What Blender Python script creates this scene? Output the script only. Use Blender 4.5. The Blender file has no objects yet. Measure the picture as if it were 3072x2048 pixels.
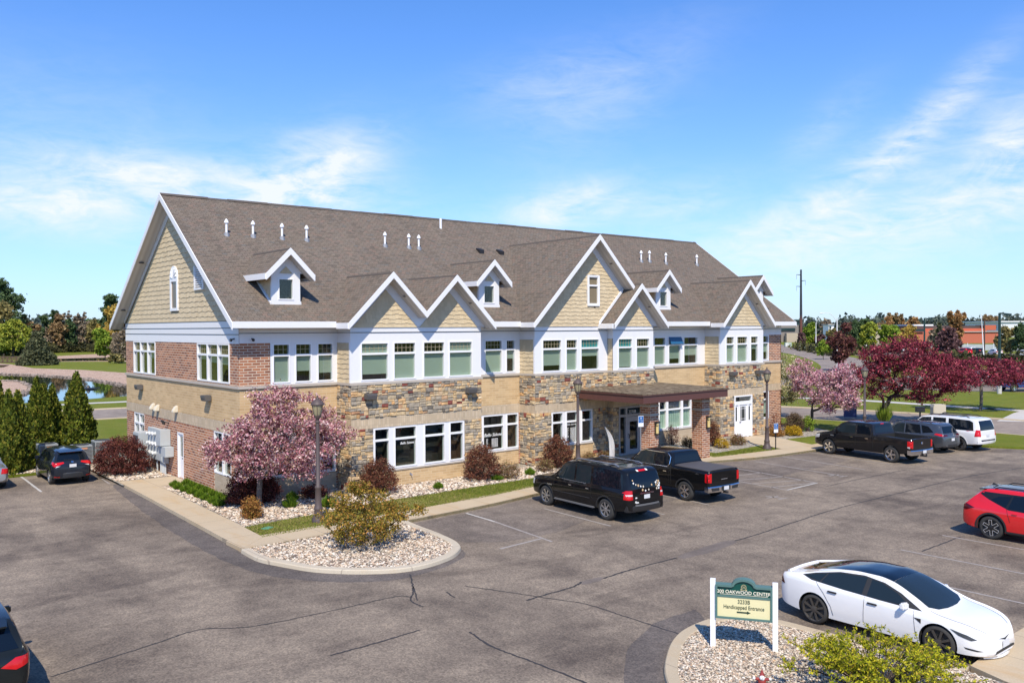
import bpy, bmesh, math, random
import numpy as np
from mathutils import Vector, Matrix
from mathutils.bvhtree import BVHTree
from mathutils.geometry import tessellate_polygon

R = math.radians
SC = bpy.context.scene
COL = SC.collection

# ------------------------------------------------------------------ camera
F_PX, YAW, PITCH, ROLL = 2603.7, R(50.488), R(-0.9136), R(-0.3158)
CAM = Vector((-14.26, -35.20, 7.20))
_c, _s = math.cos(YAW), math.sin(YAW)
FWD = Vector((_c * math.cos(PITCH), _s * math.cos(PITCH), math.sin(PITCH)))
_rt = Vector((_s, -_c, 0)); _up = _rt.cross(FWD)
RT = _rt * math.cos(ROLL) + _up * math.sin(ROLL)
UP = -_rt * math.sin(ROLL) + _up * math.cos(ROLL)
cam = bpy.data.cameras.new('camera'); camo = bpy.data.objects.new('camera', cam); COL.objects.link(camo)
m = Matrix((RT, UP, -FWD)).transposed().to_4x4(); m.translation = CAM
camo.matrix_world = m
cam.sensor_fit = 'HORIZONTAL'; cam.sensor_width = 36.0; cam.lens = 36.0 * F_PX / 3072.0
cam.clip_start = 0.5; cam.clip_end = 9000
SC.camera = camo

# ------------------------------------------------------------------ sun and sky
SUN_AZ, SUN_EL = R(54), R(49.5)          # direction the shadows run on the ground, height of the sun
TO_SUN = Vector((-math.cos(SUN_AZ) * math.cos(SUN_EL), -math.sin(SUN_AZ) * math.cos(SUN_EL), math.sin(SUN_EL)))
sun = bpy.data.lights.new('sun', 'SUN'); sun.energy = 4.7; sun.angle = R(0.53); sun.color = (1.0, 0.90, 0.74)
suno = bpy.data.objects.new('sun', sun); COL.objects.link(suno)
suno.rotation_euler = (-TO_SUN).to_track_quat('-Z', 'Y').to_euler(); suno.location = (0, -20, 60)

W = bpy.data.worlds.new('World'); SC.world = W; W.use_nodes = True
nt = W.node_tree; nt.nodes.clear()
def wn(t, **k):
    n = nt.nodes.new(t)
    for a, b in k.items(): setattr(n, a, b)
    return n
def wm(op, a, b=None, c=None):
    n = wn('ShaderNodeMath', operation=op)
    for i, v in enumerate((a, b, c)):
        if v is None: continue
        if isinstance(v, (int, float)): n.inputs[i].default_value = v
        else: nt.links.new(v, n.inputs[i])
    return n.outputs[0]
sky = wn('ShaderNodeTexSky', sky_type='NISHITA', sun_disc=False)
sky.sun_elevation = SUN_EL; sky.sun_rotation = math.atan2(TO_SUN.x, TO_SUN.y) % (2 * math.pi)
sky.altitude = 300; sky.air_density = 1.0; sky.dust_density = 0.6; sky.ozone_density = 2.6
tc = wn('ShaderNodeTexCoord'); sep = wn('ShaderNodeSeparateXYZ'); nt.links.new(tc.outputs['Generated'], sep.inputs[0])
dx, dy, dz = sep.outputs
az = wm('ARCTAN2', dy, dx); el = wm('ARCSINE', dz)
cmb = wn('ShaderNodeCombineXYZ'); nt.links.new(az, cmb.inputs[0]); nt.links.new(el, cmb.inputs[1])
def noise(vec, scale, detail, rough, rot=0, sx=1, sy=1, dist=0.0, off=(0, 0, 0)):
    mp = wn('ShaderNodeMapping'); mp.inputs['Rotation'].default_value = (0, 0, rot); mp.inputs['Scale'].default_value = (sx, sy, 1)
    mp.inputs['Location'].default_value = off
    nt.links.new(vec, mp.inputs[0])
    n = wn('ShaderNodeTexNoise'); n.inputs['Scale'].default_value = scale; n.inputs['Detail'].default_value = detail
    n.inputs['Roughness'].default_value = rough; n.inputs['Distortion'].default_value = dist
    nt.links.new(mp.outputs[0], n.inputs['Vector']); return n.outputs['Fac']
n1 = noise(cmb.outputs[0], 9, 7, 0.62, R(-18), 1, 2.6, 0.9)
n2 = noise(cmb.outputs[0], 22, 6, 0.6, R(-35), 1, 3.2, 1.2, (3, 1, 0))
wisp = wm('ADD', wm('MULTIPLY', n1, 0.65), wm('MULTIPLY', n2, 0.35))
def pix_dir(px, py):
    d = (RT * ((px - 1536) / F_PX) - UP * ((py - 1024) / F_PX) + FWD).normalized()
    return math.atan2(d.y, d.x), math.asin(d.z)
# cirrus banks: centre (bearing, height), size, tilt and how thick each one is
BANKS = [((700, 575), .15, .024, -4, .62), ((960, 520), .065, .036, 22, 1.0), ((330, 560), .11, .030, 8, .42),
         ((90, 400), .14, .07, 0, .16), ((1720, 615), .07, .022, 10, .8), ((2060, 610), .045, .02, 18, .45),
         ((1830, 290), .11, .04, 28, .22), ((2640, 480), .06, .020, 30, .62), ((2850, 300), .06, .016, 42, .55), ((1620, 250), .08, .03, 12, .22), ((2480, 380), .05, .02, 40, .22),
         ((3060, 420), .04, .035, 20, .85), ((2700, 650), .15, .024, 14, .38), ((3000, 620), .10, .03, 12, .36), ((2420, 640), .12, .02, 16, .35),
         ((2350, 770), .20, .045, 8, .22), ((100, 630), .12, .02, -6, .4)]
tot = None
for (p, sa, se, tilt, amp) in BANKS:
    a0, e0 = pix_dir(*p)
    da = wm('SUBTRACT', az, a0); de = wm('SUBTRACT', el, e0)
    ct, st = math.cos(R(-tilt)), math.sin(R(-tilt))
    u = wm('ADD', wm('MULTIPLY', da, ct / sa), wm('MULTIPLY', de, st / sa))
    v = wm('ADD', wm('MULTIPLY', da, -st / se), wm('MULTIPLY', de, ct / se))
    g = wm('EXPONENT', wm('MULTIPLY', wm('ADD', wm('MULTIPLY', u, u), wm('MULTIPLY', v, v)), -0.8))
    g = wm('MULTIPLY', g, amp)
    tot = g if tot is None else wm('ADD', tot, g)
ws = wn('ShaderNodeMapRange'); ws.inputs[1].default_value = 0.36; ws.inputs[2].default_value = 0.66
nt.links.new(wisp, ws.inputs[0])
cl = wm('MULTIPLY', tot, wm('MULTIPLY_ADD', ws.outputs[0], 0.95, 0.12))
haze = wm('EXPONENT', wm('MULTIPLY', wm('MAXIMUM', el, 0.0), -7.5))       # the air itself pales towards the horizon
cl = wm('MINIMUM', wm('ADD', cl, wm('MULTIPLY', haze, 0.62)), 0.93)
SKY_STR = 0.114
tint = wn('ShaderNodeMixRGB', blend_type='MULTIPLY'); tint.inputs[0].default_value = 1.0
tint.inputs[2].default_value = (0.47, 0.955, 1.55, 1); nt.links.new(sky.outputs[0], tint.inputs[1])
mx = wn('ShaderNodeMixRGB'); nt.links.new(cl, mx.inputs[0]); nt.links.new(tint.outputs[0], mx.inputs[1])
mx.inputs[2].default_value = (6.9, 7.2, 7.7, 1)
bg = wn('ShaderNodeBackground'); bg.inputs[1].default_value = SKY_STR; nt.links.new(mx.outputs[0], bg.inputs[0])
wo = wn('ShaderNodeOutputWorld'); nt.links.new(bg.outputs[0], wo.inputs[0])
SC.view_settings.view_transform = 'Standard'; SC.view_settings.look = 'None'
SC.view_settings.exposure = 0.28; SC.view_settings.gamma = 1.0
SC.cycles.max_bounces = 8; SC.cycles.transparent_max_bounces = 12; SC.cycles.caustics_reflective = False

# ------------------------------------------------------------------ helpers
def ray(px, py): return RT * ((px - 1536) / F_PX) - UP * ((py - 1024) / F_PX) + FWD
def gp(px, py, z=0.0):
    """ground point seen at a pixel of the 3072 x 2048 photograph"""
    d = ray(px, py); t = (z - CAM.z) / d.z
    return CAM + d * t
def gy(px, py, y):
    d = ray(px, py); return CAM + d * ((y - CAM.y) / d.y)

def link(o, parent=None):
    COL.objects.link(o)
    if parent is not None: o.parent = parent
    return o
def thing(name, label, cat, loc=(0, 0, 0), rz=0.0, group=None):
    o = bpy.data.objects.new(name, None); o.empty_display_size = 0.3
    link(o); o.location = loc; o.rotation_euler = (0, 0, rz)
    o['label'] = label; o['category'] = cat
    if group: o['group'] = group
    return o
def tag(o, label, cat, group=None):
    o['label'] = label; o['category'] = cat
    if group: o['group'] = group
    return o
def kind(o, k): o['kind'] = k; return o

def mesh_obj(name, verts, faces, mat, parent=None, mats=None, fmi=None, smooth=None, uv=False):
    me = bpy.data.meshes.new(name)
    me.from_pydata([tuple(v) for v in verts], [], faces); me.update()
    ms = mats if mats else ([mat] if mat else [])
    for x in ms: me.materials.append(x)
    if fmi is not None: me.polygons.foreach_set('material_index', fmi)
    if smooth is not None:
        me.polygons.foreach_set('use_smooth', [True] * len(me.polygons))
        if smooth < 180: me.set_sharp_from_angle(angle=R(smooth))
    if uv: planar_uv(me)
    return link(bpy.data.objects.new(name, me), parent)

def planar_uv(me):
    """metres along the face and up the face, from each face's own direction"""
    n = len(me.polygons)
    if n == 0: return
    uvl = me.uv_layers.new(name='UVMap')
    for p in me.polygons:
        nn = p.normal
        t = Vector((-nn.y, nn.x, 0))
        if t.length < 1e-4: t = Vector((1, 0, 0))
        t.normalize()
        if abs(t.x) > abs(t.y):
            if t.x < 0: t = -t
        elif t.y < 0: t = -t
        b = nn.cross(t)
        if b.z < 0 or (abs(b.z) < 1e-4 and b.y < 0): b = -b
        for li in p.loop_indices:
            co = me.vertices[me.loops[li].vertex_index].co
            uvl.data[li].uv = (co.dot(t), co.dot(b))

class MB:
    """collects simple solids, links them as one mesh"""
    def __init__(s): s.v = []; s.f = []
    def add(s, vs, fs):
        o = len(s.v); s.v += [tuple(v) for v in vs]; s.f += [tuple(i + o for i in f) for f in fs]; return s
    def box(s, x0, x1, y0, y1, z0, z1):
        v = [(x0, y0, z0), (x1, y0, z0), (x1, y1, z0), (x0, y1, z0), (x0, y0, z1), (x1, y0, z1), (x1, y1, z1), (x0, y1, z1)]
        return s.add(v, [(0, 3, 2, 1), (4, 5, 6, 7), (0, 1, 5, 4), (1, 2, 6, 5), (2, 3, 7, 6), (3, 0, 4, 7)])
    def prism(s, poly, a, b):
        """poly: 3-D points of one end face; moved by vectors a and b for the two ends"""
        n = len(poly); p0 = [Vector(p) + Vector(a) for p in poly]; p1 = [Vector(p) + Vector(b) for p in poly]
        fs = [tuple(range(n - 1, -1, -1)), tuple(range(n, 2 * n))] + [(i, (i + 1) % n, n + (i + 1) % n, n + i) for i in range(n)]
        return s.add(p0 + p1, fs)
    def slab(s, poly, z0, z1):
        return s.prism([(p[0], p[1], 0) for p in poly], (0, 0, z0), (0, 0, z1))
    def bar(s, a, b, w, h=None, up=(0, 0, 1)):
        a, b = Vector(a), Vector(b); d = (b - a).normalized(); h = h or w
        u = Vector(up); r = d.cross(u)
        if r.length < 1e-4: r = d.cross(Vector((1, 0, 0)))
        r.normalize(); u = r.cross(d)
        q = [r * (-w / 2) + u * (-h / 2), r * (w / 2) + u * (-h / 2), r * (w / 2) + u * (h / 2), r * (-w / 2) + u * (h / 2)]
        return s.prism([a + x for x in q], (0, 0, 0), b - a)
    def tube(s, pts, rad, n=8, cap=True):
        pts = [Vector(p) for p in pts]; o = len(s.v); rr = rad if hasattr(rad, '__len__') else [rad] * len(pts)
        prev = None
        for i, p in enumerate(pts):
            d = (pts[min(i + 1, len(pts) - 1)] - pts[max(i - 1, 0)])
            if d.length < 1e-9: d = Vector((0, 0, 1))
            d.normalize()
            if prev is None:
                r = d.cross(Vector((0, 0, 1)))
                if r.length < 1e-3: r = Vector((1, 0, 0))
            else: r = prev - d * prev.dot(d)
            r.normalize(); prev = r; u = d.cross(r)
            for k in range(n):
                a = 2 * math.pi * k / n
                s.v.append(tuple(p + (r * math.cos(a) + u * math.sin(a)) * rr[i]))
        for i in range(len(pts) - 1):
            for k in range(n):
                a = o + i * n + k; b = o + i * n + (k + 1) % n
                s.f.append((a, b, b + n, a + n))
        if cap:
            s.f.append(tuple(o + k for k in range(n - 1, -1, -1))); e = o + (len(pts) - 1) * n
            s.f.append(tuple(e + k for k in range(n)))
        return s
    def lathe(s, prof, n=20, o=(0, 0, 0), axis='z', cap=True):
        b = len(s.v)
        for (r, h) in prof:
            for k in range(n):
                a = 2 * math.pi * k / n; x, y = r * math.cos(a), r * math.sin(a)
                s.v.append((o[0] + x, o[1] + y, o[2] + h) if axis == 'z' else ((o[0] + x, o[1] + h, o[2] + y) if axis == 'y' else (o[0] + h, o[1] + x, o[2] + y)))
        for i in range(len(prof) - 1):
            for k in range(n):
                p = b + i * n + k; q = b + i * n + (k + 1) % n
                s.f.append((p, q, q + n, p + n))
        if cap:
            s.f.append(tuple(b + k for k in range(n - 1, -1, -1))); e = b + (len(prof) - 1) * n
            s.f.append(tuple(e + k for k in range(n)))
        return s
    def sphere(s, c, r, n=12, sc=(1, 1, 1)):
        b = len(s.v); m = n // 2
        for i in range(m + 1):
            th = math.pi * i / m
            for k in range(n):
                a = 2 * math.pi * k / n
                s.v.append((c[0] + r * sc[0] * math.sin(th) * math.cos(a), c[1] + r * sc[1] * math.sin(th) * math.sin(a), c[2] + r * sc[2] * math.cos(th)))
        for i in range(m):
            for k in range(n):
                p = b + i * n + k; q = b + i * n + (k + 1) % n
                s.f.append((p, p + n, q + n, q))
        return s
    def build(s, name, mat, parent=None, smooth=None, uv=False, bevel=0):
        o = mesh_obj(name, s.v, s.f, mat, parent, smooth=None, uv=False)
        bm = bmesh.new(); bm.from_mesh(o.data)
        if bevel:
            es = [e for e in bm.edges if e.is_manifold and e.calc_face_angle(0) > 0.5]
            bmesh.ops.bevel(bm, geom=es, offset=bevel, segments=2, affect='EDGES', clamp_overlap=True)
        bmesh.ops.recalc_face_normals(bm, faces=bm.faces); bm.to_mesh(o.data); bm.free()
        if smooth is not None:
            o.data.polygons.foreach_set('use_smooth', [True] * len(o.data.polygons))
            if smooth < 180: o.data.set_sharp_from_angle(angle=R(smooth))
        if uv: planar_uv(o.data)
        return o

def children(o): return list(o.children)
def dup(o, loc=None, rz=None, label=None, parent=None):
    c = o.copy(); COL.objects.link(c)
    if parent is not None: c.parent = parent
    for ch in children(o): dup(ch, parent=c)
    if loc is not None: c.location = loc
    if rz is not None: c.rotation_euler = (0, 0, rz)
    if label: c['label'] = label
    return c

# ------------------------------------------------------------------ materials
MATS = {}
class NT:
    def __init__(s, name):
        s.m = bpy.data.materials.new(name); s.m.use_nodes = True; s.t = s.m.node_tree; s.t.nodes.clear()
        s.out = s.n('ShaderNodeOutputMaterial'); s.p = s.n('ShaderNodeBsdfPrincipled'); s.l(s.p.outputs[0], s.out.inputs[0])
    def n(s, t, **k):
        x = s.t.nodes.new(t)
        for a, b in k.items(): setattr(x, a, b)
        return x
    def l(s, a, b): s.t.links.new(a, b)
    def inp(s, sock, v):
        if hasattr(v, 'is_linked') or hasattr(v, 'links'): s.l(v, sock)
        else: sock.default_value = v
    def math(s, op, a, b=None, c=None):
        x = s.n('ShaderNodeMath', operation=op)
        for i, v in enumerate((a, b, c)):
            if v is not None: s.inp(x.inputs[i], v)
        return x.outputs[0]
    def mix(s, f, a, b, mode='MIX'):
        x = s.n('ShaderNodeMixRGB', blend_type=mode); s.inp(x.inputs[0], f)
        s.inp(x.inputs[1], (*a, 1) if isinstance(a, tuple) and len(a) == 3 else a); s.inp(x.inputs[2], (*b, 1) if isinstance(b, tuple) and len(b) == 3 else b)
        return x.outputs[0]
    def noise(s, vec, scale, detail=4, rough=.55, dist=0):
        x = s.n('ShaderNodeTexNoise'); x.inputs['Scale'].default_value = scale; x.inputs['Detail'].default_value = detail
        x.inputs['Roughness'].default_value = rough; x.inputs['Distortion'].default_value = dist
        if vec is not None: s.l(vec, x.inputs['Vector'])
        return x.outputs['Fac']
    def map(s, vec, scale=(1, 1, 1), rot=(0, 0, 0), loc=(0, 0, 0)):
        x = s.n('ShaderNodeMapping'); x.inputs['Scale'].default_value = scale; x.inputs['Rotation'].default_value = rot; x.inputs['Location'].default_value = loc
        s.l(vec, x.inputs[0]); return x.outputs[0]
    def ramp(s, f, stops, interp='LINEAR'):
        x = s.n('ShaderNodeValToRGB'); e = x.color_ramp; e.interpolation = interp
        while len(e.elements) < len(stops): e.elements.new(0.5)
        for el_, (p, c) in zip(e.elements, stops): el_.position = p; el_.color = (*c, 1)
        s.l(f, x.inputs[0]); return x.outputs[0]
    def pos(s): return s.n('ShaderNodeNewGeometry').outputs['Position']
    def obj(s): return s.n('ShaderNodeTexCoord').outputs['Object']
    def uv(s): return s.n('ShaderNodeTexCoord').outputs['UV']
    def isl(s): return s.n('ShaderNodeNewGeometry').outputs['Random Per Island']
    def bump(s, h, strength=.4, dist=.01):
        x = s.n('ShaderNodeBump'); x.inputs['Strength'].default_value = strength; x.inputs['Distance'].default_value = dist
        s.l(h, x.inputs['Height']); s.l(x.outputs[0], s.p.inputs['Normal'])
    def set(s, col=None, rough=None, metal=None, spec=None, coat=None):
        if col is not None: s.inp(s.p.inputs['Base Color'], (*col, 1) if isinstance(col, tuple) and len(col) == 3 else col)
        if rough is not None: s.inp(s.p.inputs['Roughness'], rough)
        if metal is not None: s.p.inputs['Metallic'].default_value = metal
        if spec is not None: s.p.inputs['Specular IOR Level'].default_value = spec
        if coat is not None: s.p.inputs['Coat Weight'].default_value = coat; s.p.inputs['Coat Roughness'].default_value = 0.03
        return s.m

def plain(name, col, rough=.6, metal=0, var=.06, spec=.5, coat=None, scale=6):
    if name in MATS: return MATS[name]
    t = NT(name)
    f = t.noise(t.obj(), scale, 3)
    a = tuple(max(0, c * (1 - var)) for c in col); b = tuple(min(1, c * (1 + var)) for c in col)
    t.set(t.mix(f, a, b), rough, metal, spec, coat); MATS[name] = t.m
    return t.m

def paint(name, col, metal=0.0, rough=.32, flake=.0):
    if name in MATS: return MATS[name]
    t = NT(name)
    f = t.noise(t.obj(), 2.2, 3)                       # thin film of road dust, uneven
    t.set(t.mix(t.math('MULTIPLY', f, .022), col, (.30, .27, .23)), t.math('MULTIPLY_ADD', f, .10, rough), metal, .5 if max(col) > .05 else .05, 1.0 if max(col) > .05 else .62)
    MATS[name] = t.m
    return t.m

def brick(name, cols, mortar, bw=.30, bh=.10, ms=.012, bump=.5, offset=.5):
    t = NT(name); uv = t.uv()
    b = t.n('ShaderNodeTexBrick'); b.offset = offset; t.l(uv, b.inputs['Vector'])
    b.inputs['Scale'].default_value = 1; b.inputs['Brick Width'].default_value = bw; b.inputs['Row Height'].default_value = bh
    b.inputs['Mortar Size'].default_value = ms; b.inputs['Mortar Smooth'].default_value = .2; b.inputs['Bias'].default_value = 0
    b.inputs['Color1'].default_value = (0, 0, 0, 1); b.inputs['Color2'].default_value = (1, 1, 1, 1); b.inputs['Mortar'].default_value = (.5, .5, .5, 1)
    n = len(cols)
    c = t.ramp(b.outputs['Color'], [((i + .5) / n, cc) for i, cc in enumerate(cols)])
    st = t.noise(uv, .9, 5, .6)
    c = t.mix(.8, c, t.ramp(st, [(.3, (.86, .85, .84)), (.7, (1.1, 1.08, 1.06))]), 'MULTIPLY')
    c = t.mix(b.outputs['Fac'], c, mortar)
    t.set(c, .85, spec=.25)
    h = t.math('SUBTRACT', t.math('MULTIPLY', t.noise(uv, 30, 2), .25), b.outputs['Fac'])
    t.bump(h, bump, .012)
    MATS[name] = t.m
    return t.m

def island_mat(name, stops, rough=.85, interp='LINEAR', nscale=14, nvar=.2, trans=0.0, spec=.3, bump=0):
    """every loose piece of the mesh gets its own colour from the ramp"""
    t = NT(name)
    c = t.ramp(t.isl(), stops, interp)
    f = t.noise(t.obj(), nscale, 3)
    c = t.mix(1.0, c, t.ramp(f, [(.25, (1 - nvar,) * 3), (.75, (1 + nvar,) * 3)]), 'MULTIPLY')
    t.set(c, rough, spec=spec)
    if bump: t.bump(t.noise(t.obj(), 22, 4, .65), bump, .02)
    if trans:
        tr = t.n('ShaderNodeBsdfTranslucent'); t.l(c, tr.inputs[0])
        mxs = t.n('ShaderNodeMixShader'); mxs.inputs[0].default_value = trans
        t.l(t.p.outputs[0], mxs.inputs[1]); t.l(tr.outputs[0], mxs.inputs[2]); t.l(mxs.outputs[0], t.out.inputs[0])
    MATS[name] = t.m
    return t.m

def glassy(name, tint=(.87, .92, .89), refl=.05):
    t = NT(name)
    tr = t.n('ShaderNodeBsdfTransparent'); tr.inputs[0].default_value = (*tint, 1)
    gl = t.n('ShaderNodeBsdfGlossy'); gl.inputs['Roughness'].default_value = .015
    lw = t.n('ShaderNodeLayerWeight'); lw.inputs[0].default_value = .5
    f = t.math('MULTIPLY_ADD', t.math('POWER', lw.outputs['Facing'], 3.0), .75, refl)
    mxs = t.n('ShaderNodeMixShader'); t.l(f, mxs.inputs[0]); t.l(tr.outputs[0], mxs.inputs[1]); t.l(gl.outputs[0], mxs.inputs[2])
    wob = t.n('ShaderNodeBump'); wob.inputs['Strength'].default_value = .05; wob.inputs['Distance'].default_value = .02
    t.l(t.noise(t.pos(), 1.3, 2), wob.inputs['Height']); t.l(wob.outputs[0], gl.inputs['Normal'])
    t.l(mxs.outputs[0], t.out.inputs[0]); MATS[name] = t.m
    return t.m

WHITE = plain('white_trim', (.74, .74, .76), .5, var=.03)
WHITE2 = plain('white_vinyl', (.80, .80, .82), .4, var=.02)
SOFFIT = NT('soffit_panels')
_w = SOFFIT.n('ShaderNodeTexWave', wave_type='BANDS', bands_direction='X'); _w.inputs['Scale'].default_value = 1.1; SOFFIT.l(SOFFIT.uv(), _w.inputs['Vector'])
SOFFIT.set(SOFFIT.mix(_w.outputs['Fac'], (.50, .47, .43), (.60, .57, .53)), .6); SOFFIT.bump(_w.outputs['Fac'], .3, .01); SOFFIT = SOFFIT.m
GLASS = glassy('window_glass')
BLACKM = plain('black_metal', (.02, .02, .022), .45)
BRONZE = plain('bronze_metal', (.085, .068, .062), .5, var=.1)
CHROME = plain('chrome', (.75, .75, .76), .12, 1.0, var=.02)
RUBBER = plain('tyre_rubber', (.035, .034, .033), .85, var=.25)
# ------------------------------------------------------------------ ground materials
def asphalt_mat(name, a, b, blot=.5, speck=1.0):
    t = NT(name); p = t.pos()
    big = t.noise(t.map(p, (1, .55, 1), (0, 0, R(20))), .33, 5, .62, .6)
    mid = t.noise(p, 1.7, 5, .6)
    c = t.mix(t.ramp(big, [(.36, (0, 0, 0)), (.60, (1, 1, 1))]), a, b)
    c = t.mix(.75, c, t.ramp(mid, [(.3, (.74, .73, .74)), (.65, (1.10, 1.09, 1.07))]), 'MULTIPLY')
    sm = t.ramp(t.noise(t.map(p, (.35, 1.0, 1), (0, 0, R(14)), (7, 3, 0)), .62, 4, .55, .8), [(.50, (1, 1, 1)), (.66, (.66, .65, .67))])
    c = t.mix(blot, c, sm, 'MULTIPLY')
    st = t.ramp(t.noise(t.map(p, loc=(31, 5, 0)), 1.15, 2, .4), [(.70, (1, 1, 1)), (.78, (.60, .58, .58))])
    c = t.mix(blot * .8, c, st, 'MULTIPLY')
    v = t.n('ShaderNodeTexVoronoi'); v.inputs['Scale'].default_value = 26; t.l(p, v.inputs['Vector'])
    g = t.ramp(v.outputs['Color'], [(.1, (1 - .30 * speck,) * 3), (.5, (1, 1, 1)), (.95, (1 + .38 * speck, 1 + .35 * speck, 1 + .30 * speck))])
    c = t.mix(1.0, c, g, 'MULTIPLY')
    t.set(c, .92, spec=.25); t.bump(t.noise(p, 55, 3), .35, .01)
    MATS[name] = t.m; return t.m
ASPHALT = asphalt_mat('asphalt', (.145, .118, .096), (.242, .199, .156), blot=.85)
ASPHALT_DK = asphalt_mat('asphalt_patch', (.100, .086, .079), (.150, .129, .117), speck=.9)
ASPHALT_PATCH = asphalt_mat('asphalt_repair', (.150, .125, .110), (.180, .152, .133), speck=.35)
ROADM = asphalt_mat('road_asphalt', (.235, .195, .165), (.29, .243, .205), speck=.4)

def concrete_mat(name, a, b, rust=.5, joint=1.5):
    t = NT(name); p = t.pos()
    c = t.mix(t.noise(p, .8, 5, .6), a, b)
    r = t.ramp(t.noise(t.map(p, (1.0, .22, 1), (0, 0, R(8))), 1.1, 5, .7), [(.52, (0, 0, 0)), (.72, (1, 1, 1))])
    c = t.mix(t.math('MULTIPLY', r, rust), c, (.46, .31, .16))
    c = t.mix(.5, c, t.ramp(t.noise(p, 24, 3), [(.3, (.84, .84, .84)), (.7, (1.1, 1.1, 1.1))]), 'MULTIPLY')
    if joint:
        x = t.n('ShaderNodeTexBrick'); x.offset = 0; x.inputs['Scale'].default_value = 1; x.inputs['Brick Width'].default_value = joint; x.inputs['Row Height'].default_value = joint
        x.inputs['Mortar Size'].default_value = .014; t.l(p, x.inputs['Vector'])
        c = t.mix(t.math('MULTIPLY', x.outputs['Fac'], .5), c, (.16, .13, .11))
    t.set(c, .9, spec=.25); t.bump(t.noise(p, 40, 3), .2, .006); MATS[name] = t.m; return t.m
CONC = concrete_mat('sidewalk_concrete', (.43, .345, .235), (.51, .415, .29), .75, 1.5)
CURBM = concrete_mat('curb_concrete', (.45, .39, .30), (.52, .46, .365), .25, 3.0)
CURBT = concrete_mat('curb_concrete_tan', (.41, .335, .235), (.47, .395, .285), .35, 3.0)
CONC_P = concrete_mat('pale_concrete', (.46, .44, .41), (.54, .52, .49), .1, 2.0)

def grass_mat(name, a, b, dry, stripes=0.0, dryamt=.5):
    t = NT(name); p = t.pos()
    c = t.mix(t.noise(p, .7, 6, .65), a, b)
    c = t.mix(t.math('MULTIPLY', t.ramp(t.noise(p, .5, 5, .65, .5), [(.36, (0, 0, 0)), (.64, (1, 1, 1))]), dryamt), c, dry)
    c = t.mix(.8, c, t.ramp(t.noise(t.map(p, (1, 1, .3)), 9, 5, .75), [(.25, (.55, .58, .5)), (.75, (1.4, 1.35, 1.3))]), 'MULTIPLY')
    if stripes:
        w = t.n('ShaderNodeTexWave', wave_type='BANDS', bands_direction='Y'); w.inputs['Scale'].default_value = .14; w.inputs['Distortion'].default_value = .6; t.l(p, w.inputs['Vector'])
        c = t.mix(t.math('MULTIPLY', w.outputs['Fac'], stripes), c, (.17, .20, .02))
    t.set(c, .95, spec=.15); t.bump(t.noise(p, 30, 5, .8), .9, .05); MATS[name] = t.m; return t.m
GRASS = grass_mat('lawn_grass', (.095, .130, .012), (.150, .185, .018), (.21, .19, .04), .18)
GRASS_DRY = grass_mat('thin_lawn_grass', (.11, .125, .018), (.17, .165, .03), (.38, .29, .14), 0, 1.0)

def gravel_mat(name, stops, scale=13, dark=.35):
    t = NT(name); p = t.pos()
    v = t.n('ShaderNodeTexVoronoi'); v.inputs['Scale'].default_value = scale; t.l(p, v.inputs['Vector'])
    sepc = t.n('ShaderNodeSeparateColor'); t.l(v.outputs['Color'], sepc.inputs[0])
    c = t.ramp(sepc.outputs[0], stops)
    e = t.n('ShaderNodeTexVoronoi', feature='DISTANCE_TO_EDGE'); e.inputs['Scale'].default_value = scale; t.l(p, e.inputs['Vector'])
    gap = t.ramp(e.outputs['Distance'], [(.0, (dark,) * 3), (.11, (1, 1, 1))])
    c = t.mix(1.0, c, gap, 'MULTIPLY')
    t.set(c, .9, spec=.2); t.bump(t.math('MINIMUM', e.outputs['Distance'], .25), 1.0, .12); MATS[name] = t.m; return t.m
GRAVEL = gravel_mat('limestone_gravel', [(.0, (.20, .16, .13)), (.25, (.50, .44, .35)), (.55, (.62, .56, .46)), (.8, (.72, .68, .60)), (1, (.36, .30, .25))])
GRAVEL_PINK = gravel_mat('pink_bank_gravel', [(0, (.38, .24, .17)), (.4, (.52, .36, .26)), (.75, (.60, .44, .33)), (1, (.42, .30, .23))], 3.2, .55)
STONE_PIECE = island_mat('gravel_pieces', [(0, (.15, .11, .09)), (.18, (.36, .27, .20)), (.38, (.52, .42, .31)), (.6, (.60, .51, .40)), (.8, (.66, .61, .54)), (.93, (.54, .36, .22)), (1, (.26, .21, .19))], .85, nvar=.15)

def ragged(poly, d, seed, step=.35):
    rn = random.Random(seed); out = []
    for i in range(len(poly)):
        a, b = Vector((*poly[i][:2], 0)), Vector((*poly[(i + 1) % len(poly)][:2], 0)); n = max(1, int((b - a).length / step))
        for k in range(n): p = a.lerp(b, k / n); out.append((p.x + rn.uniform(-d, d), p.y + rn.uniform(-d, d)))
    return out
def sheet(name, poly, z, mat, k='structure', parent=None):
    if name == 'lawn_strip': poly = ragged(poly, .05, len(poly))
    if name == 'asphalt_patch': poly = ragged(poly, .04, len(poly))
    pts = [(p[0], p[1], z) for p in poly]
    o = mesh_obj(name, pts, [tuple(range(len(pts)))], mat, parent)
    bm = bmesh.new(); bm.from_mesh(o.data); bmesh.ops.triangulate(bm, faces=bm.faces)
    bmesh.ops.recalc_face_normals(bm, faces=bm.faces)
    if bm.faces[0].normal.z < 0: bmesh.ops.reverse_faces(bm, faces=bm.faces)
    bm.to_mesh(o.data); bm.free()
    if k: o['kind'] = k
    return o
def slab(name, poly, z0, z1, mat, k='structure', bevel=0):
    b = MB().slab(poly, z0, z1); o = b.build(name, mat, bevel=bevel)
    if k: o['kind'] = k
    return o
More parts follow.
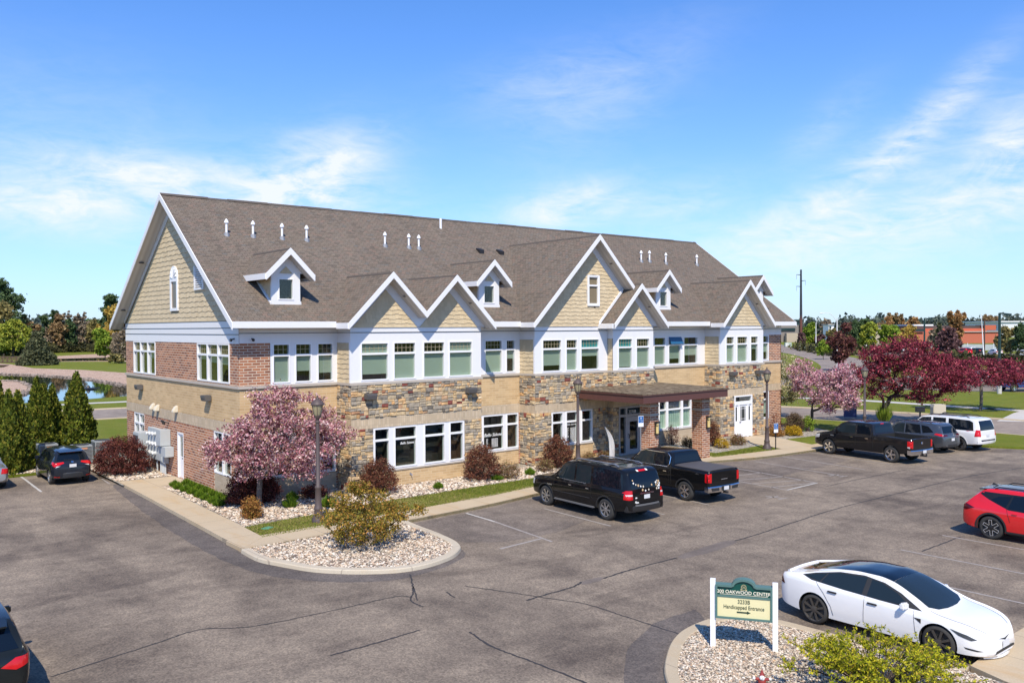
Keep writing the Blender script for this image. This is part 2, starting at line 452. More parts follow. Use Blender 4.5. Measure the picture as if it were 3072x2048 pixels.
def smooth_line(pts, n=8, closed=False):
    P = [Vector((*p[:2], 0)) for p in pts]; N = len(P); out = []
    for i in range(N if closed else N - 1):
        p0 = P[(i - 1) % N] if (closed or i > 0) else P[0]; p1 = P[i]; p2 = P[(i + 1) % N]
        p3 = P[(i + 2) % N] if (closed or i + 2 < N) else P[-1]
        for k in range(n):
            t = k / n
            out.append(0.5 * ((2 * p1) + (p2 - p0) * t + (2 * p0 - 5 * p1 + 4 * p2 - p3) * t * t + (3 * p1 - p0 - 3 * p2 + p3) * t ** 3))
    if not closed: out.append(P[-1])
    return out
def offset_line(L, d, closed=False):
    out = []; N = len(L)
    for i, p in enumerate(L):
        a = L[(i - 1) % N] if (closed or i > 0) else L[i]; b = L[(i + 1) % N] if (closed or i < N - 1) else L[i]
        t = (b - a).normalized(); out.append(p + Vector((-t.y, t.x, 0)) * d)
    return out
def ribbon(name, L, w, z, mat, k='structure', off=0.0, jag=0.0, rnd=None):
    A = offset_line(L, off + w / 2); B = offset_line(L, off - w / 2)
    if jag:
        A = [p + Vector((rnd.uniform(-jag, jag), rnd.uniform(-jag, jag), 0)) for p in A]
        B = [p + Vector((rnd.uniform(-jag, jag), rnd.uniform(-jag, jag), 0)) for p in B]
    n = len(L); v = [(p.x, p.y, z) for p in B] + [(p.x, p.y, z) for p in A]
    f = [(i, i + 1, n + i + 1, n + i) for i in range(n - 1)]
    o = mesh_obj(name, v, f, mat)
    if k: o['kind'] = k
    return o
def curb(name, L, w, z0, z1, mat, closed=False, side=1):
    """a curb with a real step and a slightly rounded top along a line; w to the left of the line when side = 1"""
    prof = [(0, z0), (0.015, z1 - .03), (.04, z1), (w - .02, z1), (w, z1 - .02), (w, z0)]
    rows = [offset_line(L, side * d, closed) for d, _ in prof]; n = len(L); v = []; f = []
    for r, (_, z) in zip(rows, prof): v += [(p.x, p.y, z) for p in r]
    m = n if closed else n - 1
    for j in range(len(prof) - 1):
        for i in range(m):
            a = j * n + i; b = j * n + (i + 1) % n
            f.append((a, b, b + n, a + n))
    o = mesh_obj(name, v, f, mat)
    bm = bmesh.new(); bm.from_mesh(o.data); bmesh.ops.recalc_face_normals(bm, faces=bm.faces)
    if sum(fc.normal.z for fc in bm.faces) < 0: bmesh.ops.reverse_faces(bm, faces=bm.faces)
    bm.to_mesh(o.data); bm.free()
    o['kind'] = 'structure'; return o

ZA = -0.13                                   # the parking lot lies a kerb's height below the beds
# ------------------------------------------------------------------ ground
kind(mesh_obj('ground', [(-2600, -2600, -.145), (2600, -2600, -.145), (2600, 2600, -.145), (-2600, 2600, -.145)], [(0, 1, 2, 3)], GRASS), 'structure')
sheet('parking_lot', [(-120, -120), (46, -120), (46, 13.9), (-120, 13.9)], ZA, ASPHALT)

# loop road that comes past the right end and swings round behind the building
ROADL = smooth_line([(52.6, -90), (52.6, -40), (52.8, -12), (52.2, -1), (49.6, 9), (44, 20), (35, 31), (22, 41), (8, 45.4), (-10, 46.2), (-60, 42), (-120, 36)], 8)
ribbon('road', ROADL, 9.6, -.126, ROADM)
curb('road_curb', offset_line(ROADL, 4.8), .35, -.13, -.03, CURBT, side=1)
curb('road_curb', offset_line(ROADL, -4.8), .35, -.13, -.03, CURBT, side=-1)
ribbon('sidewalk', smooth_line([(66, -60), (66.6, -9), (66.3, -3), (66.4, 2), (66.3, 9), (64, 16), (57, 30), (44, 44), (28, 54), (12, 58.2), (-2, 58.8), (-40, 56), (-110, 48)], 6), 1.6, -.133, CONC_P)
sheet('driveway', [gp(2990, 1262, -.1), gp(3040, 1238, -.1), gp(3060, 1232, -.1), (80, -9), (74, -22), (57.4, -22), (57.4, -9.5)], -.118, CONC_P)

# beds, lawns and walks around the building: a raised plate, each surface a few millimetres above the last
FRONT = [(-3.05, -7.62), (3.3, -7.55), (5, -7.45), (7.5, -7.25), (10.1, -6.85), (13, -6.45), (17, -6.15), (21, -6.02), (23.4, -6.1), (25.3, -6.6), (27.3, -7.05), (31.5, -7.4), (36, -7.5), (40.3, -7.5)]
FL = smooth_line(FRONT, 6)
plate = [(p.x, p.y) for p in FL] + [(40.6, -13.4), (42.2, -16.5), (45, -20), (47.6, -22), (47.6, -4), (46.4, 2.2), (43.6, 10), (38, 19), (29, 28.5), (18, 35.5), (6, 39.6), (-10, 40.8), (-40, 39), (-60, 37), (-60, 14.0), (-2.45, 14.0), (-2.50, 8.4), (-2.5, 2.8), (-2.6, -5)]
slab('lawn', plate, -.14, -.022, GRASS)
sheet('gravel_bed', [(-2.6, 14.2), (-2.66, 7.4), (-1.5, 6.2), (-1.72, -3.4), (-1.75, -4.6), (2.07, -4.26), (4.8, -3.9), (10.2, -3.8), (12.8, -3.85), (16, -3.4), (20.3, -3.3), (20.7, -1.5), (26, -1.6), (26.2, -4.4), (28.5, -4.35), (31, -4.2), (34.8, -3.6), (40.2, -4.2), (41.5, -1), (41, 2), (39.4, 2), (39.3, .02), (1, 1), (.5, 16), (-3, 16.4), (-9, 17), (-60, 18), (-60, 14.1)], -.016, GRAVEL)
for poly in ([(-1.9, -6.6), (-1.7, -4.64), (2.07, -4.3), (4.8, -3.94), (8, -3.9), (8.5, -6.03), (4.3, -6.16), (.7, -6.55)],):
    sheet('lawn_strip', poly, -.010, GRASS_DRY)
sheet('lawn_strip', [(8, -3.88), (12.8, -3.9), (15.9, -3.6), (16, -4.8), (11.2, -5.62), (8.5, -6.0)], -.008, GRASS)
sheet('lawn_strip', [(24.6, -5.5), (29.6, -5.98), (30.2, -5.2), (28, -4.6), (25, -4.6)], -.008, GRASS)
sheet('lawn_strip', [(32.2, -6.3), (40, -6.2), (40.2, -4.5), (35.5, -4.0)], -.008, GRASS)
# concrete walks
FB = offset_line(FL, 1.35)
walk = [(p.x, p.y) for p in FL] + [(p.x, p.y) for p in reversed(FB)]
slab('sidewalk', walk, -.132, 0.0, CONC, bevel=0)
slab('sidewalk', [(-3.05, -7.62), (-1.88, -6.55), (-1.72, -3.5), (-1.62, .8), (-1.4, 5.9), (-.02, 6.1), (-.02, 8.2), (-2.55, 8.45), (-2.7, 3.0)], -.132, .004, CONC)
sheet('sidewalk', [(17.6, -6.0), (25.2, -5.9), (24.6, -4.2), (26.2, -1.62), (18.2, -1.62)], .004, CONC)
sheet('sidewalk', [(30.2, -6.3), (33.2, -6.4), (35.2, -1.3), (31.8, -1.22)], .006, CONC)

# planting island with the low spreading tree
ISL = [gp(*p, ZA) for p in ((723, 1658), (772, 1684), (841, 1699), (942, 1716), (1066, 1722), (1190, 1718), (1281, 1703), (1353, 1678), (1379, 1658), (1382, 1645), (1363, 1629), (1320, 1609), (1255, 1584), (1218, 1567))]
IL = smooth_line(ISL, 5)
curb('island_curb', IL, .30, ZA - .01, .0, CURBM, side=1 if True else -1)
isl_in = offset_line(IL, .28)
ISL_POLY = [(p.x, p.y) for p in isl_in] + [(3.15, -7.62), (-2.95, -7.66)]
sheet('gravel_island', ISL_POLY, -.035, GRAVEL)
# island with the entrance sign
S2 = [(-1.9, -27.5), (-1.5, -24.9), (-.56, -23.48), (.63, -22.52), (1.65, -21.98), (2.59, -21.80), (3.38, -21.86), (3.95, -22.2), (4.3, -23.0), (4.42, -24.4), (4.56, -26.2), (4.80, -27.25)]
SL = smooth_line(S2, 6)
curb('island_curb', SL, .30, ZA - .01, .0, CURBT, side=-1)
S2_POLY = [(p.x, p.y) for p in offset_line(SL, -.28)] + [(4.3, -33.5), (-6, -33.5)]
sheet('gravel_island', S2_POLY, -.035, GRAVEL)
slab('sidewalk', [(4.82, -27.26), (7.6, -27.08), (26, -26.9), (26, -33.5), (4.3, -33.5), (4.42, -28.3)], -.132, .002, CONC)

def in_poly(x, y, P):
    c = False; n = len(P)
    for i in range(n):
        x0, y0 = P[i][:2]; x1, y1 = P[i - 1][:2]
        if (y0 > y) != (y1 > y) and x < (x1 - x0) * (y - y0) / (y1 - y0) + x0: c = not c
    return c
def stones(name, poly, n, size, z, seed):
    """loose stones poured on a bed: one object, nobody could count them"""
    rn = np.random.default_rng(seed); P = np.array([p[:2] for p in poly]); lo, hi = P.min(0), P.max(0)
    base = np.array([(1, 0, 0), (-.9, .1, .05), (0, 1, 0), (.1, -1, 0), (.3, .2, 1), (-.3, -.2, -.9), (.7, .7, .35), (-.6, -.6, .4)], float)
    fs = [(4, 6, 2), (4, 2, 1), (4, 1, 7), (4, 7, 3), (4, 3, 0), (4, 0, 6), (6, 0, 2), (7, 1, 3), (2, 0, 5), (2, 5, 1), (1, 5, 3), (3, 5, 0)]
    V = []; F = []; k = 0
    while k < n:
        x, y = rn.uniform(lo, hi)
        if not in_poly(x, y, poly): continue
        s = size * rn.uniform(.55, 1.45); a = rn.uniform(0, 6.28); ca, sa = math.cos(a), math.sin(a)
        b = base * rn.uniform(.75, 1.25, (8, 3)) * np.array([s, s * .72, s * .5])
        tl = rn.uniform(-.5, .5); b[:, 2] += b[:, 0] * tl
        w = np.stack([b[:, 0] * ca - b[:, 1] * sa + x, b[:, 0] * sa + b[:, 1] * ca + y, b[:, 2] + z + s * .2], 1)
        o = k * 8; V.append(w); F += [tuple(i + o for i in f) for f in fs]; k += 1
    o = mesh_obj(name, np.concatenate(V), F, STONE_PIECE); o['kind'] = 'stuff'
    return o
isl_small = ISL_POLY
stones('gravel_stones', ISL_POLY, 6500, .045, -.03, 3)
stones('gravel_stones', [p for p in S2_POLY if p[1] > -27.6] + [(4.3, -28.6), (-1.7, -28.6)], 19000, .028, -.03, 4)
stones('gravel_stones', [(-1.70, -4.5), (2.07, -4.3), (4.9, -3.95), (10.2, -3.85), (12.8, -3.9), (15.5, -3.5), (15.3, -1.3), (11.9, -.1), (11.9, -1.25), (4.5, -1.25), (4.4, -.1), (.1, -.1), (-.1, .2), (-.1, 6), (-1.4, 5.7)], 9000, .06, -.012, 5)
stones('gravel_stones', [(-2.55, 13.9), (-2.6, 8.6), (-.1, 8.4), (-.1, 16), (-2.6, 16.2), (-8, 16.4), (-8, 14.2)], 4500, .06, -.012, 6)

BLADE = island_mat('grass_blades', [(0, (.055, .085, .008)), (.4, (.11, .15, .014)), (.7, (.17, .20, .02)), (.9, (.24, .22, .05)), (1, (.33, .26, .11))], .9, nvar=.15)
def blades(poly, n, z, seed, h=.05):
    rn = np.random.default_rng(seed); P = np.array([p[:2] for p in poly]); lo, hi = P.min(0) - .06, P.max(0) + .06; V = []; F = []; k = 0
    while k < n:
        x, y = rn.uniform(lo, hi)
        if not in_poly(x, y, poly): continue
        a = rn.uniform(0, 6.28); hh = h * rn.uniform(.5, 1.4); w = .012 * rn.uniform(.7, 1.6); cx, cy = math.cos(a) * w, math.sin(a) * w; lx, ly = rn.normal(0, .025, 2)
        V += [(x - cx, y - cy, z - .005), (x + cx, y + cy, z - .005), (x + lx, y + ly, z + hh)]; F.append((3 * k, 3 * k + 1, 3 * k + 2)); k += 1
    o = mesh_obj('grass', V, F, BLADE); o['kind'] = 'stuff'
blades([(-1.9, -6.6), (-1.7, -4.64), (2.07, -4.3), (4.8, -3.94), (8, -3.9), (8.5, -6.03), (4.3, -6.16), (.7, -6.55)], 16000, -.010, 1, .045)
blades([(8, -3.88), (12.8, -3.9), (15.9, -3.6), (16, -4.8), (11.2, -5.62), (8.5, -6.0)], 16000, -.008, 2, .055)
blades([(24.6, -5.5), (29.6, -5.98), (30.2, -5.2), (28, -4.6), (25, -4.6)], 5000, -.008, 3, .06)
# ------------------------------------------------------------------ marks on the lot
LINE = plain('worn_white_paint', (.44, .42, .39), .9, var=.3, scale=9)
LINE_F = plain('faded_white_paint', (.30, .27, .25), .9, var=.35, scale=7)
def stripe(a, b, w=.10, mat=LINE, name='parking_line'):
    a, b = Vector((*a[:2], 0)), Vector((*b[:2], 0)); d = (b - a).normalized(); nrm = Vector((-d.y, d.x, 0)) * w / 2
    n = 10; rn = random.Random(int(abs(a.x * 97 + a.y * 31)))
    L = [a.lerp(b, i / n) for i in range(n + 1)]
    return ribbon(name, L, w, ZA + .008, mat, jag=.008, rnd=rn)
PX = lambda x, y: gp(x, y, ZA)
stripe((6.1, -7.6), (6.02, -9.5), .10)
stripe((6.02, -9.5), (5.6, -13.2), .10, LINE_F); stripe((9.0, -9.0), (8.8, -12.9), .10, LINE_F)
stripe((5.6, -12.65), (3.64, -12.81), .12, LINE_F); stripe((12.0, -7.2), (11.8, -12.9), .1, LINE_F)
stripe((14.9, -7.0), (14.6, -12.9), .1, LINE_F)
stripe((20.3, -7.0), (19.85, -13.1), .10, LINE_F); stripe((23.23, -7.2), (22.43, -13.06), .10, LINE_F); stripe((22.43, -13.06), (19.83, -13.13), .10, LINE)
for (a, b) in (((20.2, -9.2), (23.0, -9.7)), ((20.1, -10.14), (22.75, -11.1)), ((20.0, -11.18), (22.6, -12.2)), ((19.9, -12.3), (22.45, -13.0))): stripe(a, b, .09, LINE_F)
for k in range(3): stripe((25.8 + 2.6 * k, -7.3), (25.1 + 2.55 * k, -12.6), .10, LINE_F)
for (x, y) in ((17.6, -13.6), (24.6, -12.4)):                      # worn wheelchair marks
    stripe((x, y), (x + .7, y - .1), .10, LINE_F); stripe((x + .35, y + .3), (x + .45, y - .5), .10, LINE_F); stripe((x + .1, y - .5), (x + .7, y - .55), .08, LINE_F)
for x in (7.5, 10.5, 13.5, 16.5, 19.5): stripe((x, -21.45), (x + .06, -26.9), .10, LINE_F)
stripe((-5.66, 13.9), (-5.78, 8.7), .10, LINE); stripe((-2.75, 10.6), (-2.85, 8.8), .08, LINE_F); stripe((-8.7, 13.9), (-8.85, 8.7), .10, LINE)
# sealed cracks and repairs
SEAL = plain('crack_sealant', (.035, .032, .033), .8, var=.3)
def crack(pts, w=.05, seed=0, jag=.016):
    w *= .82
    rn = random.Random(seed); L = smooth_line([gp(*p, ZA) for p in pts], 14)
    L = [p + Vector((rn.uniform(-jag, jag), rn.uniform(-jag, jag), 0)) for p in L]
    return ribbon('crack_seal', L, w, ZA + .005, SEAL, jag=w * .16, rnd=rn)
CR = [([(150, 2030), (440, 1938), (600, 1888), (760, 1878), (1000, 1830), (1180, 1790), (1232, 1790)], .055),
      ([(1230, 1722), (1240, 1770), (1233, 1800), (1270, 1820)], .06), ([(1240, 1760), (1252, 1800)], .05),
      ([(1580, 1800), (1640, 1782), (1712, 1762), (1745, 1745)], .09), ([(1810, 1734), (1900, 1706), (2030, 1672)], .09),
      ([(2205, 1622), (2304, 1592), (2500, 1528), (2700, 1478), (2900, 1430), (3072, 1402)], .07),
      ([(1396, 1757), (1500, 1772), (1620, 1790), (1760, 1812), (1880, 1850), (2050, 1905)], .055),
      ([(990, 1965), (1120, 1930), (1262, 1888)], .07), ([(1410, 1895), (1480, 1940), (1600, 1985), (1760, 2048)], .07),
      ([(2480, 1458), (2600, 1432), (2720, 1408)], .06), ([(2765, 1653), (2880, 1610)], .07), ([(2820, 1385), (2905, 1382)], .05),
      ([(1340, 1775), (1365, 1792)], .05)]
for i, (p, w) in enumerate(CR): crack(p, w, i)
def repair(pts, mat=ASPHALT_PATCH):
    L = smooth_line([gp(*p, ZA) for p in pts], 5, True); rn = random.Random(len(pts))
    sheet('asphalt_patch', [(p.x + rn.uniform(-.03, .03), p.y + rn.uniform(-.03, .03)) for p in L], ZA + .004, mat)
repair([(2035, 1668), (2090, 1648), (2170, 1622), (2200, 1620), (2205, 1630), (2150, 1650), (2060, 1674)])
repair([(1745, 1745), (1780, 1734), (1808, 1730), (1800, 1742), (1755, 1752)])
# newer seal coat along the walk and round the island
seal = [gp(*p, ZA) for p in ((352, 1452), (340, 1460), (430, 1534), (525, 1600), (610, 1650), (690, 1690), (780, 1720), (930, 1741), (1080, 1745), (1200, 1736), (1280, 1716), (1360, 1690), (1396, 1664), (1393, 1650))]
seal2 = list(reversed(ISL[:10])) + [gp(*p, ZA) for p in ((680, 1615), (560, 1545), (450, 1490), (380, 1455))]
sheet('asphalt_patch', [(p.x, p.y) for p in smooth_line(seal, 3)] + [(p.x, p.y) for p in seal2], ZA + .002, ASPHALT_DK)
STALL = asphalt_mat('asphalt_stalls', (.100, .083, .074), (.195, .163, .138))
sheet('asphalt_patch', [(3.45, -7.75), (6, -7.6), (9.4, -7.2), (12, -6.9), (17, -6.4), (23, -6.3), (25.3, -6.9), (30.5, -7.6), (30.2, -10.4), (24, -10.8), (15, -11.3), (9, -11.6), (6.6, -12.3), (4.3, -12.2), (3.2, -11.2)], ZA + .003, STALL)
sheet('asphalt_patch', [(-2.2, -27), (-2.7, -25.4), (-1.5, -23.2), (.2, -21.7), (2.0, -20.9), (3.6, -20.9), (3.2, -21.6), (1.6, -21.95), (-.56, -23.45), (-1.5, -24.9), (-1.9, -27.4)], ZA + .003, ASPHALT_DK)

# ------------------------------------------------------------------ ponds and the far park on the left
WATER = NT('pond_water'); WATER.set((.012, .018, .016), .03, spec=.6)
WATER.bump(WATER.noise(WATER.map(WATER.pos(), (1, .4, 1)), .9, 3), .03, .05); WATER = WATER.m
ROCKM = island_mat('shore_rocks', [(0, (.10, .08, .07)), (.5, (.22, .18, .15)), (1, (.38, .30, .25))], .9)
Z4 = -.141
def px_poly(L, z=-.13): return [gp(x, y, z) for x, y in L]
sheet('pond_bank', px_poly([(520, 1116), (381, 1118), (250, 1109), (100, 1104), (30, 1092), (-200, 1075), (-400, 1100), (-400, 1150), (0, 1160), (381, 1168), (520, 1170)]), Z4, GRAVEL_PINK)
sheet('pond', px_poly([(560, 1186), (381, 1187), (230, 1199), (70, 1208), (-60, 1216), (-60, 1190), (62, 1186), (100, 1163), (55, 1143), (0, 1140), (-200, 1136), (-200, 1122), (0, 1123), (120, 1127), (250, 1136), (381, 1158), (560, 1172)]), Z4 + .006, WATER)
sheet('pond_bank', px_poly([(-60, 1148), (0, 1146), (50, 1148), (100, 1160), (90, 1172), (62, 1182), (-60, 1190)]), Z4 + .010, GRAVEL_PINK)
sheet('pond_bank', px_poly([(110, 1078), (165, 1068), (300, 1061), (420, 1060), (420, 1084), (300, 1084), (150, 1084)]), Z4, GRAVEL_PINK)
sheet('pond', px_poly([(420, 1070), (310, 1072), (165, 1076), (150, 1081), (170, 1083), (300, 1082), (420, 1081)]), Z4 + .006, WATER)
sheet('pond', px_poly([(-60, 1098), (0, 1094), (30, 1094), (12, 1101), (-60, 1106)]), Z4 + .006, WATER)
ribbon('road', smooth_line([gp(-200, 1062, -.14), gp(60, 1062, -.14), gp(130, 1064, -.14)], 4), 4, Z4 + .004, CONC_P)
ribbon('road', smooth_line([gp(180, 1042, -.14), gp(270, 1041, -.14), gp(420, 1042, -.14)], 4), 14, Z4 + .004, CONC_P)
def rocks(name, line, n, s, seed):
    rn = random.Random(seed); b = MB(); L = [gp(x, y, -.13) for x, y in line]
    for k in range(n):
        t = rn.random() * (len(L) - 1); i = int(t); p = L[i].lerp(L[i + 1], t - i)
        b.sphere((p.x + rn.gauss(0, s), p.y + rn.gauss(0, s), -.13 + rn.uniform(0, .1)), s * rn.uniform(.5, 1.2), 6, (1, rn.uniform(.6, 1), rn.uniform(.5, .8)))
    o = b.build(name, ROCKM); o['kind'] = 'stuff'
rocks('shore_rocks', [(-40, 1122), (0, 1122), (120, 1126), (250, 1135), (381, 1157), (480, 1166)], 900, .24, 1)
rocks('shore_rocks', [(50, 1186), (64, 1184), (102, 1163), (60, 1145), (0, 1142)], 360, .2, 2)
# paved areas on the right
sheet('parking_lot', px_poly([(2640, 1168), (2770, 1170), (2860, 1172), (3200, 1178), (3300, 1150), (3100, 1128), (2900, 1122), (2760, 1122), (2640, 1140)]), -.132, ASPHALT)
ribbon('road', smooth_line([(420, 255), (300, 178), (225, 120), (186, 86), (150, 58), (118, 38), (92, 30), (70, 34), (58, 42)], 6), 11, -.131, ROADM)
sheet('parking_lot', px_poly([(2560, 1066), (2700, 1074), (2830, 1082), (3100, 1085), (3100, 1062), (2860, 1056), (2700, 1050), (2600, 1052)]), -.132, ASPHALT)
ribbon('road', smooth_line([gp(2760, 1092, -.14), gp(2900, 1092, -.14), gp(3120, 1096, -.14)], 4), 3.0, -.130, CONC_P)
# ------------------------------------------------------------------ building materials
BRICK = brick('red_brick', [(.22, .085, .05), (.35, .135, .068), (.42, .175, .09), (.46, .215, .125), (.27, .12, .08)], (.58, .48, .375), .37, .118, .016)
TAN = brick('tan_brick', [(.50, .345, .185), (.56, .395, .215), (.60, .43, .24), (.53, .37, .20)], (.60, .475, .31), .42, .118, .010, .3)
SOLDIER = brick('soldier_course', [(.50, .40, .28), (.54, .43, .30), (.57, .47, .34), (.47, .375, .265)], (.42, .34, .25), .11, .26, .008, .3, 0.0)
BLOCK = brick('buff_block', [(.42, .34, .245), (.45, .365, .265), (.48, .395, .29)], (.40, .33, .25), .40, .104, .009, .3)
SILL = concrete_mat('limestone_sill', (.42, .37, .32), (.50, .45, .39), .1, 0)
STONE = island_mat('ledge_stone', [(0, (.15, .13, .11)), (.12, (.28, .245, .20)), (.26, (.40, .335, .25)), (.40, (.31, .27, .22)), (.52, (.52, .41, .265)), (.66, (.56, .41, .23)), (.77, (.55, .32, .145)), (.85, (.60, .47, .30)), (.92, (.40, .22, .12)), (.955, (.25, .075, .055)), (1, (.17, .055, .045))], .9, nscale=6, nvar=.34, bump=1.0)
MORTAR = plain('stone_mortar', (.21, .18, .15), .95, var=.2)
SIDING = island_mat('shake_siding', [(0, (.54, .435, .285)), (.5, (.58, .47, .31)), (1, (.62, .505, .335))], .75, nscale=2, nvar=.05)
SIDING_BACK = plain('siding_gap', (.20, .16, .10), .9)
rf = NT('roof_shingles'); uv = rf.uv()
b_ = rf.n('ShaderNodeTexBrick'); b_.offset = .37; b_.offset_frequency = 2; b_.squash = 1.0; rf.l(uv, b_.inputs['Vector'])
b_.inputs['Scale'].default_value = 1; b_.inputs['Brick Width'].default_value = .24; b_.inputs['Row Height'].default_value = .148; b_.inputs['Mortar Size'].default_value = .007
b_.inputs['Color1'].default_value = (0, 0, 0, 1); b_.inputs['Color2'].default_value = (1, 1, 1, 1)
c_ = rf.ramp(b_.outputs['Color'], [(0, (.128, .107, .088)), (.25, (.163, .131, .104)), (.5, (.192, .156, .124)), (.72, (.165, .141, .117)), (.88, (.208, .150, .118)), (1, (.146, .138, .124))])
c_ = rf.mix(.75, c_, rf.ramp(rf.noise(uv, .5, 5, .6), [(.3, (.93, .93, .93)), (.7, (1.07, 1.06, 1.05))]), 'MULTIPLY')
c_ = rf.mix(.8, c_, rf.ramp(rf.noise(rf.map(uv, (1.4, .12, 1)), 1.2, 4, .6), [(.3, (.90, .90, .90)), (.7, (1.06, 1.06, 1.05))]), 'MULTIPLY')
c_ = rf.mix(.5, c_, rf.ramp(rf.noise(uv, 24, 2), [(.3, (.75, .75, .75)), (.7, (1.2, 1.2, 1.2))]), 'MULTIPLY')
sx_ = rf.n('ShaderNodeSeparateXYZ'); rf.l(uv, sx_.inputs[0])
saw = rf.math('FRACT', rf.math('DIVIDE', sx_.outputs[1], .148))
c_ = rf.mix(rf.math('MULTIPLY', b_.outputs['Fac'], .8), c_, (.05, .04, .035))
rf.set(c_, .95, spec=.15); rf.bump(rf.math('ADD', rf.math('MULTIPLY', saw, -1.0), rf.math('MULTIPLY', b_.outputs['Color'], .6)), .8, .03)
ROOF = rf.m
RIDGE = plain('ridge_cap_shingle', (.085, .07, .06), .95, var=.3)
MAROON = plain('maroon_fascia', (.105, .042, .036), .45, var=.05)
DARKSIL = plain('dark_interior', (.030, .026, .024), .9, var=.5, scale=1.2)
BROWNIN = plain('brown_jamb', (.10, .05, .035), .8, var=.3)
bl = NT('window_blind'); wv = bl.n('ShaderNodeTexWave', wave_type='BANDS', bands_direction='Z'); wv.inputs['Scale'].default_value = 6.5; bl.l(bl.pos(), wv.inputs['Vector'])
oi = bl.n('ShaderNodeObjectInfo'); bl.set(bl.mix(1.0, bl.mix(wv.outputs['Fac'], (.42, .45, .39), (.64, .67, .60)), bl.ramp(oi.outputs['Random'], [(0, (.72, .74, .74)), (1, (1.08, 1.06, 1.02))]), 'MULTIPLY'), .7); BLIND = bl.m
cu = NT('window_curtain'); wv = cu.n('ShaderNodeTexWave', wave_type='BANDS', bands_direction='X'); wv.inputs['Scale'].default_value = 1.8; wv.inputs['Distortion'].default_value = 2; cu.l(cu.pos(), wv.inputs['Vector'])
cu.set(cu.mix(wv.outputs['Fac'], (.42, .54, .45), (.72, .80, .72)), .8); CURTAIN = cu.m
TEAL = plain('teal_film', (.01, .36, .42), .5, var=.15)
BLUEF = plain('blue_film', (.015, .10, .22), .5, var=.15)
MUNTIN = plain('muntin_brass', (.36, .31, .20), .5)
LETTER = plain('white_lettering', (.82, .82, .80), .6, var=.02)

OFF = thing('office_building', 'two-storey office building of brick, stone and tan siding under a brown shingle roof', 'building')

def place(axis, c, u, z, d=0.0):
    """a point on a wall: axis 'y' faces -Y, axis 'x' faces -X; d is depth into the building"""
    return (u, c + d, z) if axis == 'y' else (c + d, u, z)
def wall(name, axis, c, u0, u1, z0, z1, mat, holes=(), depth=.22, parent=None):
    us = sorted({u0, u1, *[min(max(h[k], u0), u1) for h in holes for k in (0, 1)]}); zs = sorted({z0, z1, *[min(max(h[k], z0), z1) for h in holes for k in (2, 3)]})
    v = []; f = []
    def q(pts):
        o = len(v); v.extend(pts); f.append((o, o + 1, o + 2, o + 3))
    for i in range(len(us) - 1):
        for j in range(len(zs) - 1):
            uc, zc = (us[i] + us[i + 1]) / 2, (zs[j] + zs[j + 1]) / 2
            if any(h[0] < uc < h[1] and h[2] < zc < h[3] for h in holes): continue
            q([place(axis, c, us[i], zs[j]), place(axis, c, us[i + 1], zs[j]), place(axis, c, us[i + 1], zs[j + 1]), place(axis, c, us[i], zs[j + 1])])
    for (a, b, e, g) in holes:
        for (p, r) in (((a, e), (b, e)), ((b, e), (b, g)), ((b, g), (a, g)), ((a, g), (a, e))):
            q([place(axis, c, *p), place(axis, c, *r), place(axis, c, *r, depth), place(axis, c, *p, depth)])
    o = mesh_obj(name, v, f, mat, parent or OFF, uv=True)
    bm = bmesh.new(); bm.from_mesh(o.data); bmesh.ops.remove_doubles(bm, verts=bm.verts, dist=1e-4); bmesh.ops.recalc_face_normals(bm, faces=bm.faces)
    fr = [x for x in bm.faces if abs(x.normal[1 if axis == 'y' else 0]) > .9]
    if fr and sum(x.normal[1 if axis == 'y' else 0] for x in fr) > 0: bmesh.ops.reverse_faces(bm, faces=bm.faces)
    bm.to_mesh(o.data); bm.free()
    return o
def wbox(b, axis, c, u0, u1, z0, z1, d0, d1):
    if axis == 'y': b.box(u0, u1, c + d0, c + d1, z0, z1)
    else: b.box(c + d0, c + d1, u0, u1, z0, z1)

